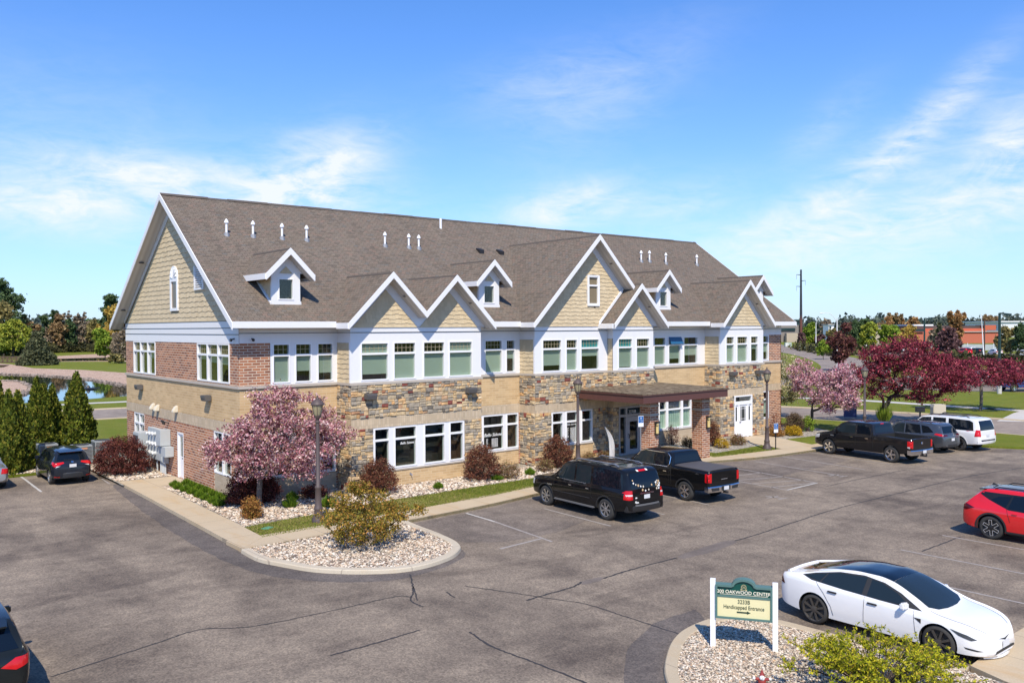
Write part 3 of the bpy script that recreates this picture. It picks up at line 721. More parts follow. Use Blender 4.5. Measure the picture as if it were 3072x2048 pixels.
WRND = random.Random(11)
def window(axis, c, u0, u1, z0, z1, zt=None, blind=None, grille=False, top=None, fr=.055, rec=.07, parent=None, divs=(), curtain=False, label=None, back=DARKSIL):
    """white frame > panes, blind, muntins, dark room behind"""
    b = MB(); w = fr
    if axis == 'x': u0, u1 = min(u0, u1), max(u0, u1)
    for (a, bb, e, g) in ((u0, u0 + w, z0, z1), (u1 - w, u1, z0, z1), (u0 + w, u1 - w, z0, z0 + w), (u0 + w, u1 - w, z1 - w, z1)):
        wbox(b, axis, c, a, bb, e, g, -.025, .15)
    if zt: wbox(b, axis, c, u0 + w, u1 - w, zt - .045, zt + .045, -.018, .14)
    for dv in divs: wbox(b, axis, c, dv - .05, dv + .05, z0 + w, z1 - w, -.02, .14)
    o = b.build('window', WHITE2, parent or OFF)
    p = MB(); wbox(p, axis, c, u0 + w * .6, u1 - w * .6, z0 + w * .6, z1 - w * .6, rec, rec + .006); p.build('pane', GLASS, o)
    if grille:
        g = MB(); zz = zt + .045 if zt else z0 + w; n = max(2, round((u1 - u0) / .24))
        for k in range(1, n):
            uu = u0 + w + (u1 - u0 - 2 * w) * k / n; wbox(g, axis, c, uu - .008, uu + .008, zz, z1 - w, rec - .016, rec - .002)
        zm = zz + (z1 - w - zz) * .5; wbox(g, axis, c, u0 + w, u1 - w, zm - .008, zm + .008, rec - .018, rec - .004)
        g.build('muntins', MUNTIN, o)
    if blind:
        lo = z1 - (z1 - z0) * blind if blind < 1 else z0 + .03
        if not (zt and top == 'dark'):
            pass
        k = MB(); hi = (zt if zt else z1 - .03)
        lo = hi - (hi - z0 - w) * blind
        wbox(k, axis, c, u0 + w * .7, u1 - w * .7, lo, hi, rec + .07, rec + .085); k.build('curtain' if curtain else 'blind', CURTAIN if curtain else BLIND, o)
    if top in ('teal', 'blue', 'blind'):
        k = MB(); wbox(k, axis, c, u0 + w * .7, u1 - w * .7, zt, z1 - w * .5, rec + .03, rec + .04); k.build('window_film', {'teal': TEAL, 'blue': BLUEF, 'blind': BLIND}[top], o)
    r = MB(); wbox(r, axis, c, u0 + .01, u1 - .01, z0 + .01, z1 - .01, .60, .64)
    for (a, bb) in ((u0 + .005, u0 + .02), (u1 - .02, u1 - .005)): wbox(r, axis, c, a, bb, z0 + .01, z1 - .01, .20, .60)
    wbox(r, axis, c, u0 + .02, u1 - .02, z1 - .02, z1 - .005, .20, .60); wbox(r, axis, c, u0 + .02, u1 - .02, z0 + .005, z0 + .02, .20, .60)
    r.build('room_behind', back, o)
    if label: o['label'] = label
    return o

# random ashlar: a rectangle is cut again and again until every stone is small
def stonework(name, axis, c, u0, u1, z0, z1, holes=(), seed=0, parent=None, corner=()):
    rn = random.Random(seed); out = []
    def cut(a, b, e, g):
        w, h = b - a, g - e
        mw, mh = rn.uniform(.24, .62), rn.uniform(.10, .27)
        if h > mh and (h > w * .6 or w <= mw) and h > .20:
            m_ = e + h * rn.uniform(.36, .64); cut(a, b, e, m_); cut(a, b, m_, g)
        elif w > mw and w > .26:
            m_ = a + w * rn.uniform(.32, .68); cut(a, m_, e, g); cut(m_, b, e, g)
        else: out.append((a, b, e, g))
    z = z0                                          # lay it in uneven lifts so that no joint runs through
    while z < z1 - 1e-6:
        h = rn.uniform(.30, .50); h = h if z + h < z1 - .2 else z1 - z
        u = u0
        while u < u1 - 1e-6:
            w = rn.uniform(.45, .95); w = w if u + w < u1 - .3 else u1 - u
            cut(u, u + w, z, z + h); u += w
        z += h
    V = []; F = []
    for (a, b, e, g) in out:
        uc, zc = (a + b) / 2, (e + g) / 2
        if any(h[0] < uc < h[1] and h[2] < zc < h[3] for h in holes): continue
        for h in holes:                              # trim to the opening
            if e < h[3] and g > h[2]:
                if a < h[0] < b: b = h[0]
                if a < h[1] < b: a = h[1]
            if a < h[1] and b > h[0]:
                if e < h[2] < g: g = h[2]
                if e < h[3] < g: e = h[3]
        if b - a < .03 or g - e < .03: continue
        j = .008; p = rn.uniform(.03, .075); r_ = min(.022, (g - e) * .22)
        a += j; b -= j; e += j; g -= j
        o = len(V); jit = lambda: rn.uniform(-.011, .011)
        q0 = [(a, e), (b, e), (b, g), (a, g)]; q1 = [(a + r_ + jit(), e + r_ + jit()), (b - r_ + jit(), e + r_ + jit()), (b - r_ + jit(), g - r_ + jit()), (a + r_ + jit(), g - r_ + jit())]
        V += [place(axis, c, u, zz, .01) for u, zz in q0] + [place(axis, c, u, zz, -p * .65) for u, zz in q0] + [place(axis, c, u, zz, -p + jit() * .8) for u, zz in q1]
        for k in range(4):
            n_ = (k + 1) % 4; F.append((o + k, o + n_, o + 4 + n_, o + 4 + k)); F.append((o + 4 + k, o + 4 + n_, o + 8 + n_, o + 8 + k))
        F.append((o + 8, o + 9, o + 10, o + 11))
    o = mesh_obj(name, V, F, STONE, parent or OFF)
    bm = bmesh.new(); bm.from_mesh(o.data); bmesh.ops.recalc_face_normals(bm, faces=bm.faces); bm.to_mesh(o.data); bm.free()
    wall('stone_backing', axis, c + .004, u0, u1, z0, z1, MORTAR, holes, parent=o)
    return o

def shakes(name, axis, c, u0, u1, z0, z1, clip=(), holes=(), seed=0, parent=None, ex=.215, wd=.17, flip=False):
    """staggered shake siding: every shake is a wedge, thick at its butt; clip = list of (point(u,z), outward normal(u,z))"""
    rn = random.Random(seed); V = []; F = []; row = 0; z = z0 - .05
    sgn = 1 if not flip else -1
    while z < z1:
        u = u0 - rn.uniform(0, wd)
        k = 0
        while u < u1:
            w = wd * rn.uniform(.75, 1.3); ph = (k + (row % 2) * 1.5) % 4
            st = (.0, .028, .045, .02)[int(ph)] + rn.uniform(-.006, .006); k += 1
            a, b = max(u, u0), min(u + w - .004, u1)
            if b - a > .01:
                lo, hi = z + st, min(z + ex + .06, z1 + .05); t = .030
                o = len(V)
                V += [place(axis, c, a, lo, -t * sgn), place(axis, c, b, lo, -t * sgn), place(axis, c, b, hi, -.004 * sgn), place(axis, c, a, hi, -.004 * sgn), place(axis, c, a, lo, .002 * sgn), place(axis, c, b, lo, .002 * sgn), place(axis, c, b, hi, .002 * sgn), place(axis, c, a, hi, .002 * sgn)]
                F += [(o, o + 1, o + 2, o + 3), (o, o + 4, o + 5, o + 1), (o, o + 3, o + 7, o + 4), (o + 1, o + 5, o + 6, o + 2)]
            u += w
        z += ex; row += 1
    o = mesh_obj(name, V, F, SIDING, parent or OFF)
    bm = bmesh.new(); bm.from_mesh(o.data)
    planes = [((u0, z0), (0, -1)), ((u0, z1), (0, 1))] + list(clip)
    for (pt, nr) in planes:
        co = Vector(place(axis, 0 if False else c, pt[0], pt[1])); no = Vector(place(axis, 0, nr[0], nr[1]))
        bmesh.ops.bisect_plane(bm, geom=bm.verts[:] + bm.edges[:] + bm.faces[:], plane_co=co, plane_no=no, clear_outer=True)
    for (a, b, e, g) in holes:
        dead = [x for x in bm.faces if a < x.calc_center_median()[0 if axis == 'y' else 1] < b and e < x.calc_center_median().z < g]
        bmesh.ops.delete(bm, geom=dead, context='FACES')
    bmesh.ops.recalc_face_normals(bm, faces=bm.faces); bm.to_mesh(o.data); bm.free()
    return o
def poly_wall(name, axis, c, pts, mat, parent=None, d=0.0):
    o = mesh_obj(name, [place(axis, c, u, z, d) for u, z in pts], [tuple(range(len(pts)))], mat, parent or OFF, uv=True); return o

# ------------------------------------------------------------------ storeys
Z_S0, Z_S1, Z_WB, Z_WT, Z_TR, Z_EV = 4.68, 4.80, 4.86, 6.57, 6.06, 7.26
L_B, L_T, L_TR = .85, 2.72, 2.14
def sillbar(axis, c, u0, u1, z0=Z_S0, z1=Z_S1, out=.07):
    b = MB(); wbox(b, axis, c, u0, u1, z0, z1, -out, .1); b.build('stone_sill', SILL, OFF)
def band(axis, c, u0, u1): wall('soldier_band', axis, c - .012, u0, u1, L_T, 3.20, SOLDIER)
def upper_white(axis, c, u0, u1, wins, z0=Z_S1, brick_parts=()):
    wall('white_panel', axis, c, u0, u1, z0, Z_EV, WHITE, [(a, b, Z_WB, Z_WT) for (a, b) in wins])
def black_line(axis, c, u0, u1, z=7.02):
    b = MB(); wbox(b, axis, c, u0, u1, z - .012, z + .012, -.014, .002); b.build('trim_joint', BLACKM, OFF)

# --- A, left end of the front
wall('tan_wall', 'y', 0, 0, 4.55, 3.20, Z_S0, TAN); band('y', 0, 0, 4.55)
WA = [(1.46, 2.26), (2.49, 3.29), (3.55, 4.34)]; LA = [(1.42, 2.3), (2.44, 3.34), (3.48, 4.40)]
wall('brick_wall', 'y', 0, 0, 1.36, Z_S1, 6.60, BRICK); upper_white('y', -.015, 1.36, 4.55, WA)
wall('white_panel', 'y', -.013, 0, 1.36, 6.60, Z_EV, WHITE)
wall('brick_wall', 'y', 0, 0, 1.36, 0, L_T, BRICK); wall('brick_wall', 'y', 0, 4.44, 4.55, 0, L_T, BRICK)
wall('window_wall', 'y', .01, 1.36, 4.44, .78, L_T, WHITE, [(a, b, L_B, L_T - .03) for a, b in LA]); wall('block_wall', 'y', .005, 1.36, 4.44, 0, .76, BLOCK)
for i, (a, b) in enumerate(WA): window('y', -.015, a, b, Z_WB, Z_WT, Z_TR, (1.0, .62, .72)[i], True)
for a, b in LA: window('y', .01, a, b, L_B, L_T - .03, L_TR, .5 if a > 3 else None)
# --- B, stone bay with the pair of gables
WB_ = [(5.06, 6.51), (6.75, 7.98), (8.37, 9.62), (9.84, 11.27)]; LB = [(5.71, 6.53), (6.77, 8.0), (8.40, 9.61), (9.86, 10.70)]
stonework('stone_cladding', 'y', -1.2, 4.55, 11.79, 3.20, Z_S0, seed=1); band('y', -1.2, 4.55, 11.79)
upper_white('y', -1.2, 4.55, 11.79, WB_)
stonework('stone_cladding', 'y', -1.2, 4.55, 5.65, 0, L_T, seed=2); stonework('stone_cladding', 'y', -1.2, 10.76, 11.79, 0, L_T, seed=3)
wall('window_wall', 'y', -1.19, 5.65, 10.76, .76, L_T, WHITE, [(a, b, .82, L_T - .03) for a, b in LB]); wall('block_wall', 'y', -1.2, 5.65, 10.76, 0, .70, TAN)
sillbar('y', -1.2, 5.65, 10.76, .70, .76, .04)
for i, (a, b) in enumerate(WB_): window('y', -1.2, a, b, Z_WB, Z_WT, Z_TR, (.80, 1.0, 1.0, 1.0)[i], True, 'blind' if i in (0, 3) else None)
wLB = [window('y', -1.19, a, b, .82, L_T - .03, L_TR, None, back=BROWNIN if i == 3 else DARKSIL) for i, (a, b) in enumerate(LB)]
for s, sx in ((1, 4.55), (2, 11.79)):
    ax = 'x' if s == 1 else 'x'
    if s == 1:
        stonework('stone_cladding', 'x', sx, -1.2, 0, 3.2, Z_S0, seed=5); band('x', sx, -1.21, 0); stonework('stone_cladding', 'x', sx, -1.2, 0, 0, L_T, seed=6)
        wall('white_panel', 'x', sx, -1.2, 0, 6.57, Z_EV, WHITE); wall('siding_back', 'x', sx + .01, -1.2, 0, Z_S1, 6.57, SIDING_BACK); shakes('shake_siding', 'x', sx, -1.14, -.02, Z_S1, 6.57, seed=7); sillbar('x', sx, -1.266, -.08, Z_S0 + .003, Z_S1 - .003)
        b = MB(); wbox(b, 'x', sx, -1.21, -1.12, Z_S1, 6.57, -.03, .02); b.build('corner_board', WHITE, OFF)
    else: wall('white_panel', 'x', sx, -1.2, 0, 0, Z_EV, WHITE)
# --- M1
W1 = [(12.92, 14.09), (14.33, 14.97)]; L1 = [(12.80, 14.19), (14.36, 15.17)]
wall('tan_wall', 'y', 0, 11.79, 15.3, 3.20, Z_S0, TAN); band('y', 0, 11.79, 15.3); upper_white('y', -.015, 11.79, 15.3, W1)
wall('window_wall', 'y', .01, 12.5, 15.18, .80, L_T, WHITE, [(a, b, .87, L_T - .03) for a, b in L1]); wall('tan_wall', 'y', 0, 11.79, 12.5, 0, L_T, TAN)
wall('block_wall', 'y', 0, 12.5, 15.18, 0, .76, TAN); sillbar('y', 0, 12.5, 15.18, .76, .80, .04); wall('brick_wall', 'y', -.01, 15.18, 15.3, 0, L_T, BRICK)
window('y', -.015, *W1[0], Z_WB, Z_WT, Z_TR, 1.0, True); window('y', -.015, *W1[1], Z_WB, Z_WT, Z_TR, .42, True)
wL1 = [window('y', .01, a, b, .87, L_T - .03, L_TR, back=BROWNIN if i else DARKSIL) for i, (a, b) in enumerate(L1)]
# --- C, the tall gable
WC = [(15.82, 17.21), (17.50, 18.38), (18.60, 20.04)]; LC = [(16.49, 17.30), (17.50, 18.39), (18.64, 19.46)]
stonework('stone_cladding', 'y', -1.2, 15.3, 20.7, 3.2, Z_S0, seed=8); band('y', -1.2, 15.3, 20.7); upper_white('y', -1.2, 15.3, 20.7, WC)
stonework('stone_cladding', 'y', -1.2, 15.3, 16.43, 0, L_T, seed=9); stonework('stone_cladding', 'y', -1.2, 19.52, 20.7, 0, L_T, seed=10)
wall('window_wall', 'y', -1.19, 16.43, 19.52, .90, L_T, WHITE, [(a, b, .96, L_T - .03) for a, b in LC]); wall('block_wall', 'y', -1.2, 16.43, 19.52, 0, .86, TAN); sillbar('y', -1.2, 16.43, 19.52, .86, .90, .04)
for i, (a, b) in enumerate(WC): window('y', -1.2, a, b, Z_WB, Z_WT, Z_TR, (.76, 1.0, .38)[i], True, 'teal' if i == 2 else None)
wLC = [window('y', -1.19, a, b, .96, L_T - .03, L_TR) for a, b in LC]
stonework('stone_cladding', 'x', 15.3, -1.2, 0, 3.2, Z_S0, seed=11); band('x', 15.3, -1.21, 0); stonework('stone_cladding', 'x', 15.3, -1.2, 0, 0, L_T, seed=12)
wall('white_panel', 'x', 15.3, -1.2, 0, 6.57, Z_EV, WHITE); wall('siding_back', 'x', 15.31, -1.2, 0, Z_S1, 6.57, SIDING_BACK); shakes('shake_siding', 'x', 15.3, -1.14, -.02, Z_S1, 6.57, seed=13); sillbar('x', 15.3, -1.266, -.08, Z_S0 + .003, Z_S1 - .003)
b = MB(); wbox(b, 'x', 15.3, -1.21, -1.12, Z_S1, 6.57, -.03, .02); b.build('corner_board', WHITE, OFF)
# --- D, entrance bay
WD = [(21.11, 22.30), (22.59, 23.75)]
stonework('stone_cladding', 'y', -1.6, 20.7, 24.07, 3.2, Z_S0, seed=14); band('y', -1.6, 20.7, 24.07); upper_white('y', -1.6, 20.7, 24.07, WD)
stonework('stone_cladding', 'y', -1.6, 20.7, 21.12, 0, L_T, seed=15); stonework('stone_cladding', 'y', -1.6, 23.0, 24.07, 0, L_T, seed=16)
window('y', -1.6, *WD[0], Z_WB, Z_WT, Z_TR, .96, True, 'teal'); window('y', -1.6, *WD[1], Z_WB, Z_WT, Z_TR, 1.0, True)
wall('white_panel', 'x', 20.7, -1.6, -1.2, 6.57, Z_EV, WHITE); wall('siding_back', 'x', 20.71, -1.6, -1.2, Z_S1, 6.57, SIDING_BACK); shakes('shake_siding', 'x', 20.7, -1.56, -1.22, Z_S1, 6.57, seed=17)
stonework('stone_cladding', 'x', 20.7, -1.6, -1.2, 3.2, Z_S0, seed=18); stonework('stone_cladding', 'x', 20.7, -1.6, -1.2, 0, L_T, seed=19); band('x', 20.7, -1.61, -1.2); sillbar('x', 20.7, -1.666, -1.2, Z_S0 + .003, Z_S1 - .003)
wall('white_panel', 'x', 24.07, -1.6, 0, 0, Z_EV, WHITE)
GREYM = plain('grey_door_metal', (.33, .32, .33), .45)
e = MB()
for (a, b2, z0, z1) in ((21.12, 21.22, .0, 2.72), (21.66, 21.80, 0, 2.72), (22.92, 23.0, 0, 2.72), (21.22, 21.66, 2.63, 2.72), (21.80, 22.92, 2.63, 2.72), (21.22, 21.66, 2.15, 2.29), (21.80, 22.92, 2.15, 2.29), (21.22, 21.66, 0, .12)): e.box(a, b2, -1.66, -1.5, z0, z1)
entr = e.build('entrance_frame', GREYM, OFF)
e = MB().box(21.2, 22.95, -1.56, -1.55, .02, 2.70); e.build('pane', GLASS, entr)
e = MB().box(21.15, 22.98, -1.0, -.97, .0, 2.72); e.build('room_behind', DARKSIL, entr)
e = MB()
for (a, b2, z0, z1) in ((21.82, 22.02, .02, 2.13), (22.66, 22.90, .02, 2.13), (22.02, 22.66, 1.86, 2.13), (22.02, 22.66, .02, .30)): e.box(a, b2, -1.63, -1.57, z0, z1)
dr = e.build('entrance_door', GREYM, OFF)
e = MB().tube([(21.90, -1.68, .92), (21.90, -1.72, 1.0), (21.90, -1.72, 1.12), (21.90, -1.64, 1.18)], .016, 6).bar((21.9, -1.7, 1.03), (22.1, -1.7, 1.03), .025); e.build('handle', BLACKM, dr)
# --- M2
W2 = [(25.91, 27.0), (27.26, 28.46), (28.71, 30.12)]; L2 = [(26.40, 27.10), (27.20, 28.53), (28.61, 29.45)]
wall('tan_wall', 'y', 0, 24.07, 30.85, 3.2, Z_S0, TAN); band('y', 0, 24.07, 30.85); upper_white('y', -.015, 24.07, 30.85, W2)
wall('tan_wall', 'y', 0, 24.07, 26.34, 0, L_T, TAN); wall('brick_wall', 'y', 0, 29.52, 29.95, 0, L_T, BRICK); wall('tan_wall', 'y', 0, 29.95, 30.85, 0, L_T, TAN)
wall('window_wall', 'y', .01, 26.34, 29.52, .84, L_T, WHITE, [(a, b, .9, L_T - .03) for a, b in L2]); wall('block_wall', 'y', 0, 26.34, 29.52, 0, .80, BLOCK); sillbar('y', 0, 26.34, 29.52, .80, .84, .04)
for i, (a, b) in enumerate(W2): window('y', -.015, a, b, Z_WB, Z_WT, Z_TR, (1.0, .74, .58)[i], False, 'blue' if i == 1 else None)
for a, b in L2: window('y', .01, a, b, .9, L_T - .03, 2.08, 1.0, curtain=True)
aw = MB(); aw.prism([(27.28, -.03, 6.55), (28.44, -.03, 6.55), (28.44, -.22, 6.12), (27.28, -.22, 6.12)], (0, 0, 0), (0, -.035, .015)); aw.build('open_sash', BLUEF, OFF)
# --- E, right bay
WE = [(31.44, 32.32), (32.58, 33.77), (34.06, 34.93)]
stonework('stone_cladding', 'y', -1.2, 30.85, 35.5, 3.2, Z_S0, seed=20); band('y', -1.2, 30.85, 35.5); upper_white('y', -1.2, 30.85, 35.5, WE)
stonework('stone_cladding', 'y', -1.2, 30.85, 32.27, 0, L_T, seed=21); stonework('stone_cladding', 'y', -1.2, 34.2, 35.5, 0, L_T, seed=22)
for i, (a, b) in enumerate(WE): window('y', -1.2, a, b, Z_WB, Z_WT, Z_TR, (1.0, 1.0, .3)[i], True, None)
stonework('stone_cladding', 'x', 30.85, -1.2, 0, 3.2, Z_S0, seed=23); band('x', 30.85, -1.21, 0); stonework('stone_cladding', 'x', 30.85, -1.2, 0, 0, L_T, seed=24)
wall('white_panel', 'x', 30.85, -1.2, 0, 6.57, Z_EV, WHITE); wall('siding_back', 'x', 30.86, -1.2, 0, Z_S1, 6.57, SIDING_BACK); shakes('shake_siding', 'x', 30.85, -1.14, -.02, Z_S1, 6.57, seed=25); sillbar('x', 30.85, -1.266, -.08, Z_S0 + .003, Z_S1 - .003)
b = MB(); wbox(b, 'x', 30.85, -1.21, -1.12, Z_S1, 6.57, -.03, .02); b.build('corner_board', WHITE, OFF)
wall('white_panel', 'x', 35.5, -1.2, 0, 0, Z_EV, WHITE)
e = MB()
for (a, b2, z0, z1) in ((32.27, 32.38, 0, 2.72), (34.1, 34.2, 0, 2.72), (32.38, 34.1, 2.64, 2.72), (32.38, 34.1, 2.12, 2.34), (32.70, 32.80, 0, 2.12), (33.68, 33.78, 0, 2.12)): e.box(a, b2, -1.26, -1.1, z0, z1)
ef = e.build('side_entrance_frame', WHITE2, OFF)
MB().box(32.38, 34.1, -1.17, -1.16, 2.34, 2.64).build('pane', GLASS, ef); MB().box(32.3, 34.18, -1.02, -1.0, 0, 2.72).build('room_behind', DARKSIL, ef)
d = MB().box(32.81, 33.67, -1.20, -1.14, .02, 2.11)
for (a, b2) in ((32.39, 32.69), (33.79, 34.09)): d.box(a, b2, -1.19, -1.14, .02, 2.11)
for x in (32.92, 33.28): d.box(x, x + .30, -1.215, -1.19, .2, .95)
ed = d.build('white_door', WHITE2, OFF)
g = MB().box(32.97, 33.51, -1.212, -1.206, 1.08, 1.98)
for (a, b2) in ((32.47, 32.61), (33.87, 34.01)): g.box(a, b2, -1.202, -1.196, 1.08, 1.98)
g.build('pane', plain('door_glass', (.04, .045, .05), .1), ed)
g = MB()
for (x0, x1) in ((32.97, 33.51),):
    for xx in (x0 + .1, x1 - .1): g.box(xx - .012, xx + .012, -1.226, -1.215, 1.08, 1.98)
    for zz in (1.2, 1.86): g.box(x0, x1, -1.229, -1.217, zz - .012, zz + .012)
g.build('muntins', WHITE2, ed)
MB().bar((32.86, -1.25, 1.0), (32.98, -1.25, 1.0), .03).tube([(32.87, -1.2, 1.0), (32.87, -1.26, 1.0)], .03, 8).build('handle', BLACKM, ed)
# --- M3
wall('tan_wall', 'y', 0, 35.5, 39.4, 3.2, Z_S0, TAN); band('y', 0, 35.5, 39.4)
wall('white_panel', 'y', -.015, 35.5, 37.92, Z_S1, Z_EV, WHITE, [(37.05, 37.84, Z_WB, Z_WT)]); wall('white_panel', 'y', -.013, 37.92, 39.4, 6.6, Z_EV, WHITE); wall('brick_wall', 'y', 0, 37.92, 39.4, Z_S1, 6.6, BRICK)
window('y', -.015, 37.05, 37.84, Z_WB, Z_WT, Z_TR, .55, True)
wall('window_wall', 'y', .01, 35.5, 37.95, .78, L_T, WHITE, [(37.05, 37.88, L_B, L_T - .03)]); window('y', .01, 37.05, 37.88, L_B, L_T - .03, L_TR, .8); wall('block_wall', 'y', 0, 35.5, 37.95, 0, .78, TAN); wall('brick_wall', 'y', 0, 37.95, 39.4, 0, L_T, BRICK)
for (c, a, b2) in ((0, 0, 4.55), (-1.2, 4.5, 11.84), (0, 11.84, 15.25), (-1.2, 15.25, 20.66), (-1.6, 20.66, 24.1), (0, 24.1, 30.8), (-1.2, 30.8, 35.55), (0, 35.55, 39.42)): sillbar('y', c, a, b2); black_line('y', c - .015, a, b2)
for sx in (4.55, 15.3, 30.85): black_line('x', sx, -1.2, 0)
# --- left gable wall
GW = [(10.92, 14.72), (1.02, 4.95)]
D_ = 16.1
wall('brick_wall', 'x', 0, 0, D_, 0, L_T, BRICK, [(.99, 2.95, .0, L_T - .02), (6.90, 7.74, 0.02, 2.22), (12.95, 14.70, .85, L_T - .02)])
wall('block_wall', 'x', .012, .99, 2.95, 0, .85, BLOCK)
band('x', 0, 0, D_); wall('tan_wall', 'x', 0, 0, D_, 3.2, Z_S0, TAN); sillbar('x', 0, -.066, D_ + .06, Z_S0 + .003, Z_S1 - .003)
wall('brick_wall', 'x', 0, 0, D_, Z_S1, 6.58, BRICK, [(a, b, Z_WB, Z_WT) for a, b in GW])
wall('white_panel', 'x', -.016, -.015, D_ + .015, 6.58, 7.56, WHITE); black_line('x', -.018, 0, D_, 7.25); black_line('x', -.018, 0, D_, 6.97); black_line('x', -.018, .0, D_, 7.55)
for k, (a, b) in enumerate(GW):
    n = 3; w = (b - a - .10) / 3
    for i in range(3): window('x', 0, a + .05 + i * w, a + .05 + (i + 1) * w, Z_WB + .0, Z_WT, Z_TR, (.35, .30, .2)[i] if k else (.0 if i else .3), True, None)
window('x', .02, .99, 1.96, .85, L_T - .02, L_TR, .4); window('x', .02, 1.96, 2.95, .85, L_T - .02, L_TR); window('x', .02, 12.95, 13.85, .87, L_T - .02, L_TR); window('x', .02, 13.85, 14.70, .87, L_T - .02, L_TR)
d = MB(); wbox(d, 'x', .0, 6.90, 6.97, .02, 2.22, -.01, .16); wbox(d, 'x', 0, 7.67, 7.74, .02, 2.22, -.01, .16); wbox(d, 'x', 0, 6.97, 7.67, 2.15, 2.22, -.01, .16); wbox(d, 'x', 0, 6.97, 7.67, .03, 1.05, .06, .11); wbox(d, 'x', 0, 6.97, 7.10, 1.05, 2.15, .06, .11); wbox(d, 'x', 0, 7.54, 7.67, 1.05, 2.15, .06, .11); wbox(d, 'x', 0, 7.1, 7.54, 2.03, 2.15, .06, .11)
sd = d.build('side_door', WHITE2, OFF)
g = MB(); wbox(g, 'x', 0, 7.10, 7.54, 1.05, 2.03, .08, .085); g.build('pane', GLASS, sd); g = MB(); wbox(g, 'x', 0, 6.95, 7.7, .02, 2.2, .5, .52); g.build('room_behind', DARKSIL, sd)
g = MB().sphere((-.0, 7.04, 1.0), .04, 8); g.build('handle', BLACKM, sd)
# right end and back
wall('brick_wall', 'y', D_, 0, 39.4, 0, Z_EV, BRICK).scale = (1, 1, 1)
b = MB().prism([(39.4, 0, 0), (39.4, D_, 0), (39.4, D_, 7.4), (39.4, 8.05, 13.3), (39.4, 0, 7.4)], (0, 0, 0), (-.05, 0, 0)); b.build('end_wall', BRICK, OFF, uv=True)

# ------------------------------------------------------------------ roofs
M_ = .708
def zmain(y): return 7.49 + M_ * (y + .8)
def ymain(z): return (z - 7.49) / M_ - .8
YR = 8.05; ZR = zmain(YR)
def roof_plate(name, pts, mat=ROOF, t=.10, parent=None):
    """a roof slope with a real thickness; pts wind anticlockwise seen from above"""
    P = [Vector(p) for p in pts]; n = len(P)
    v = P + [p - Vector((0, 0, t)) for p in P]
    f = [tuple(range(n)), tuple(range(2 * n - 1, n - 1, -1))] + [(i, n + i, n + (i + 1) % n, (i + 1) % n) for i in range(n)]
    o = mesh_obj(name, v, f, mat, parent or OFF)
    bm = bmesh.new(); bm.from_mesh(o.data); bmesh.ops.recalc_face_normals(bm, faces=bm.faces); bm.to_mesh(o.data); bm.free(); planar_uv(o.data); return o
X0, X1 = -.6, 40.0
main = roof_plate('roof', [(X0, -.8, 7.49), (X1, -.8, 7.49), (X1, YR, ZR), (X0, YR, ZR)])
roof_plate('roof', [(X1, 2 * YR + .8, 7.49), (X0, 2 * YR + .8, 7.49), (X0, YR, ZR), (X1, YR, ZR)])
rnr = random.Random(2)
rc = MB(); x = X0
while x < X1:
    l = rnr.uniform(.9, 2.4); dz = rnr.uniform(-.012, .02); e_ = min(x + l, X1)
    rc.prism([(x, YR - .16, ZR - .09 + dz), (x, YR, ZR + .035 + dz), (x, YR + .16, ZR - .09 + dz), (x, YR, ZR - .06 + dz)], (0, 0, 0), (e_ - x, 0, 0)); x = e_
rc.build('ridge_cap', RIDGE, main)
def rake(parent, pts, h=.27, t=.04, n=Vector((0, -1, 0)), mat=WHITE, name='fascia', drop=.0):
    """a board that follows a roof edge; pts on the top edge, n points outwards"""
    b = MB()
    for a, c in zip(pts[:-1], pts[1:]):
        a, c = Vector(a) - Vector((0, 0, drop)), Vector(c) - Vector((0, 0, drop))
        b.prism([a, c, c - Vector((0, 0, h)), a - Vector((0, 0, h))], n * t, n * -.0)
    return b.build(name, mat, parent)
# main gable fascia, soffit, frieze
rake(OFF, [(X0, -.84, 7.47), (X0, YR, ZR + .01), (X0, 2 * YR + .84, 7.47)], .30, .04, Vector((-1, 0, 0)))
rake(OFF, [(X1, -.84, 7.47), (X1, YR, ZR + .01), (X1, 2 * YR + .84, 7.47)], .30, .04, Vector((1, 0, 0)))
def eave(x0, x1): rake(OFF, [(x0, -.8, 7.51), (x1, -.8, 7.51)], .27, .05)
for a, b2 in ((X0, 4.06), (12.18, 14.66), (24.55, 30.32), (35.86, X1)): eave(a, b2)
rake(OFF, [(X1, 2 * YR + .8, 7.51), (X0, 2 * YR + .8, 7.51)], .27, .05, Vector((0, 1, 0)))
def soffit(pts, parent=None):
    o = mesh_obj('soffit', pts, [tuple(range(len(pts)))], SOFFIT, parent or OFF, uv=True); return o
soffit([(X0, -.8, 7.255), (X1, -.8, 7.255), (X1, .02, 7.255), (X0, .02, 7.255)])
for s in (0, 1):
    yy = lambda y: y if s == 0 else 2 * YR - y
    soffit([(X0, yy(-.8), 7.21), (X0, yy(YR), ZR - .27), (.02, yy(YR), ZR - .27), (.02, yy(-.8), 7.21)])
    fz = MB().prism([(-.03, yy(-.2), zmain(-.2) - .28), (-.03, yy(YR), ZR - .28), (-.03, yy(YR), ZR - .72), (-.03, yy(-.1), 7.56), (-.03, yy(-.2), 7.56)], (-.02, 0, 0), (.03, 0, 0)); fz.build('frieze_board', WHITE, OFF)
z_ap = ZR - .72
poly_wall('siding_back', 'x', .01, [(0, 7.5), (D_, 7.5), (D_, 7.6), (YR, ZR - .3), (0, 7.6)], SIDING_BACK)
nl = Vector((-M_, 1)).normalized()
shakes('shake_siding', 'x', -.01, 0, D_, 7.56, z_ap, [((YR, z_ap), (-M_, 1)), ((YR, z_ap), (M_, 1))], [(7.32, 8.35, 8.1, 9.7)], 30, ex=.235, wd=.19)
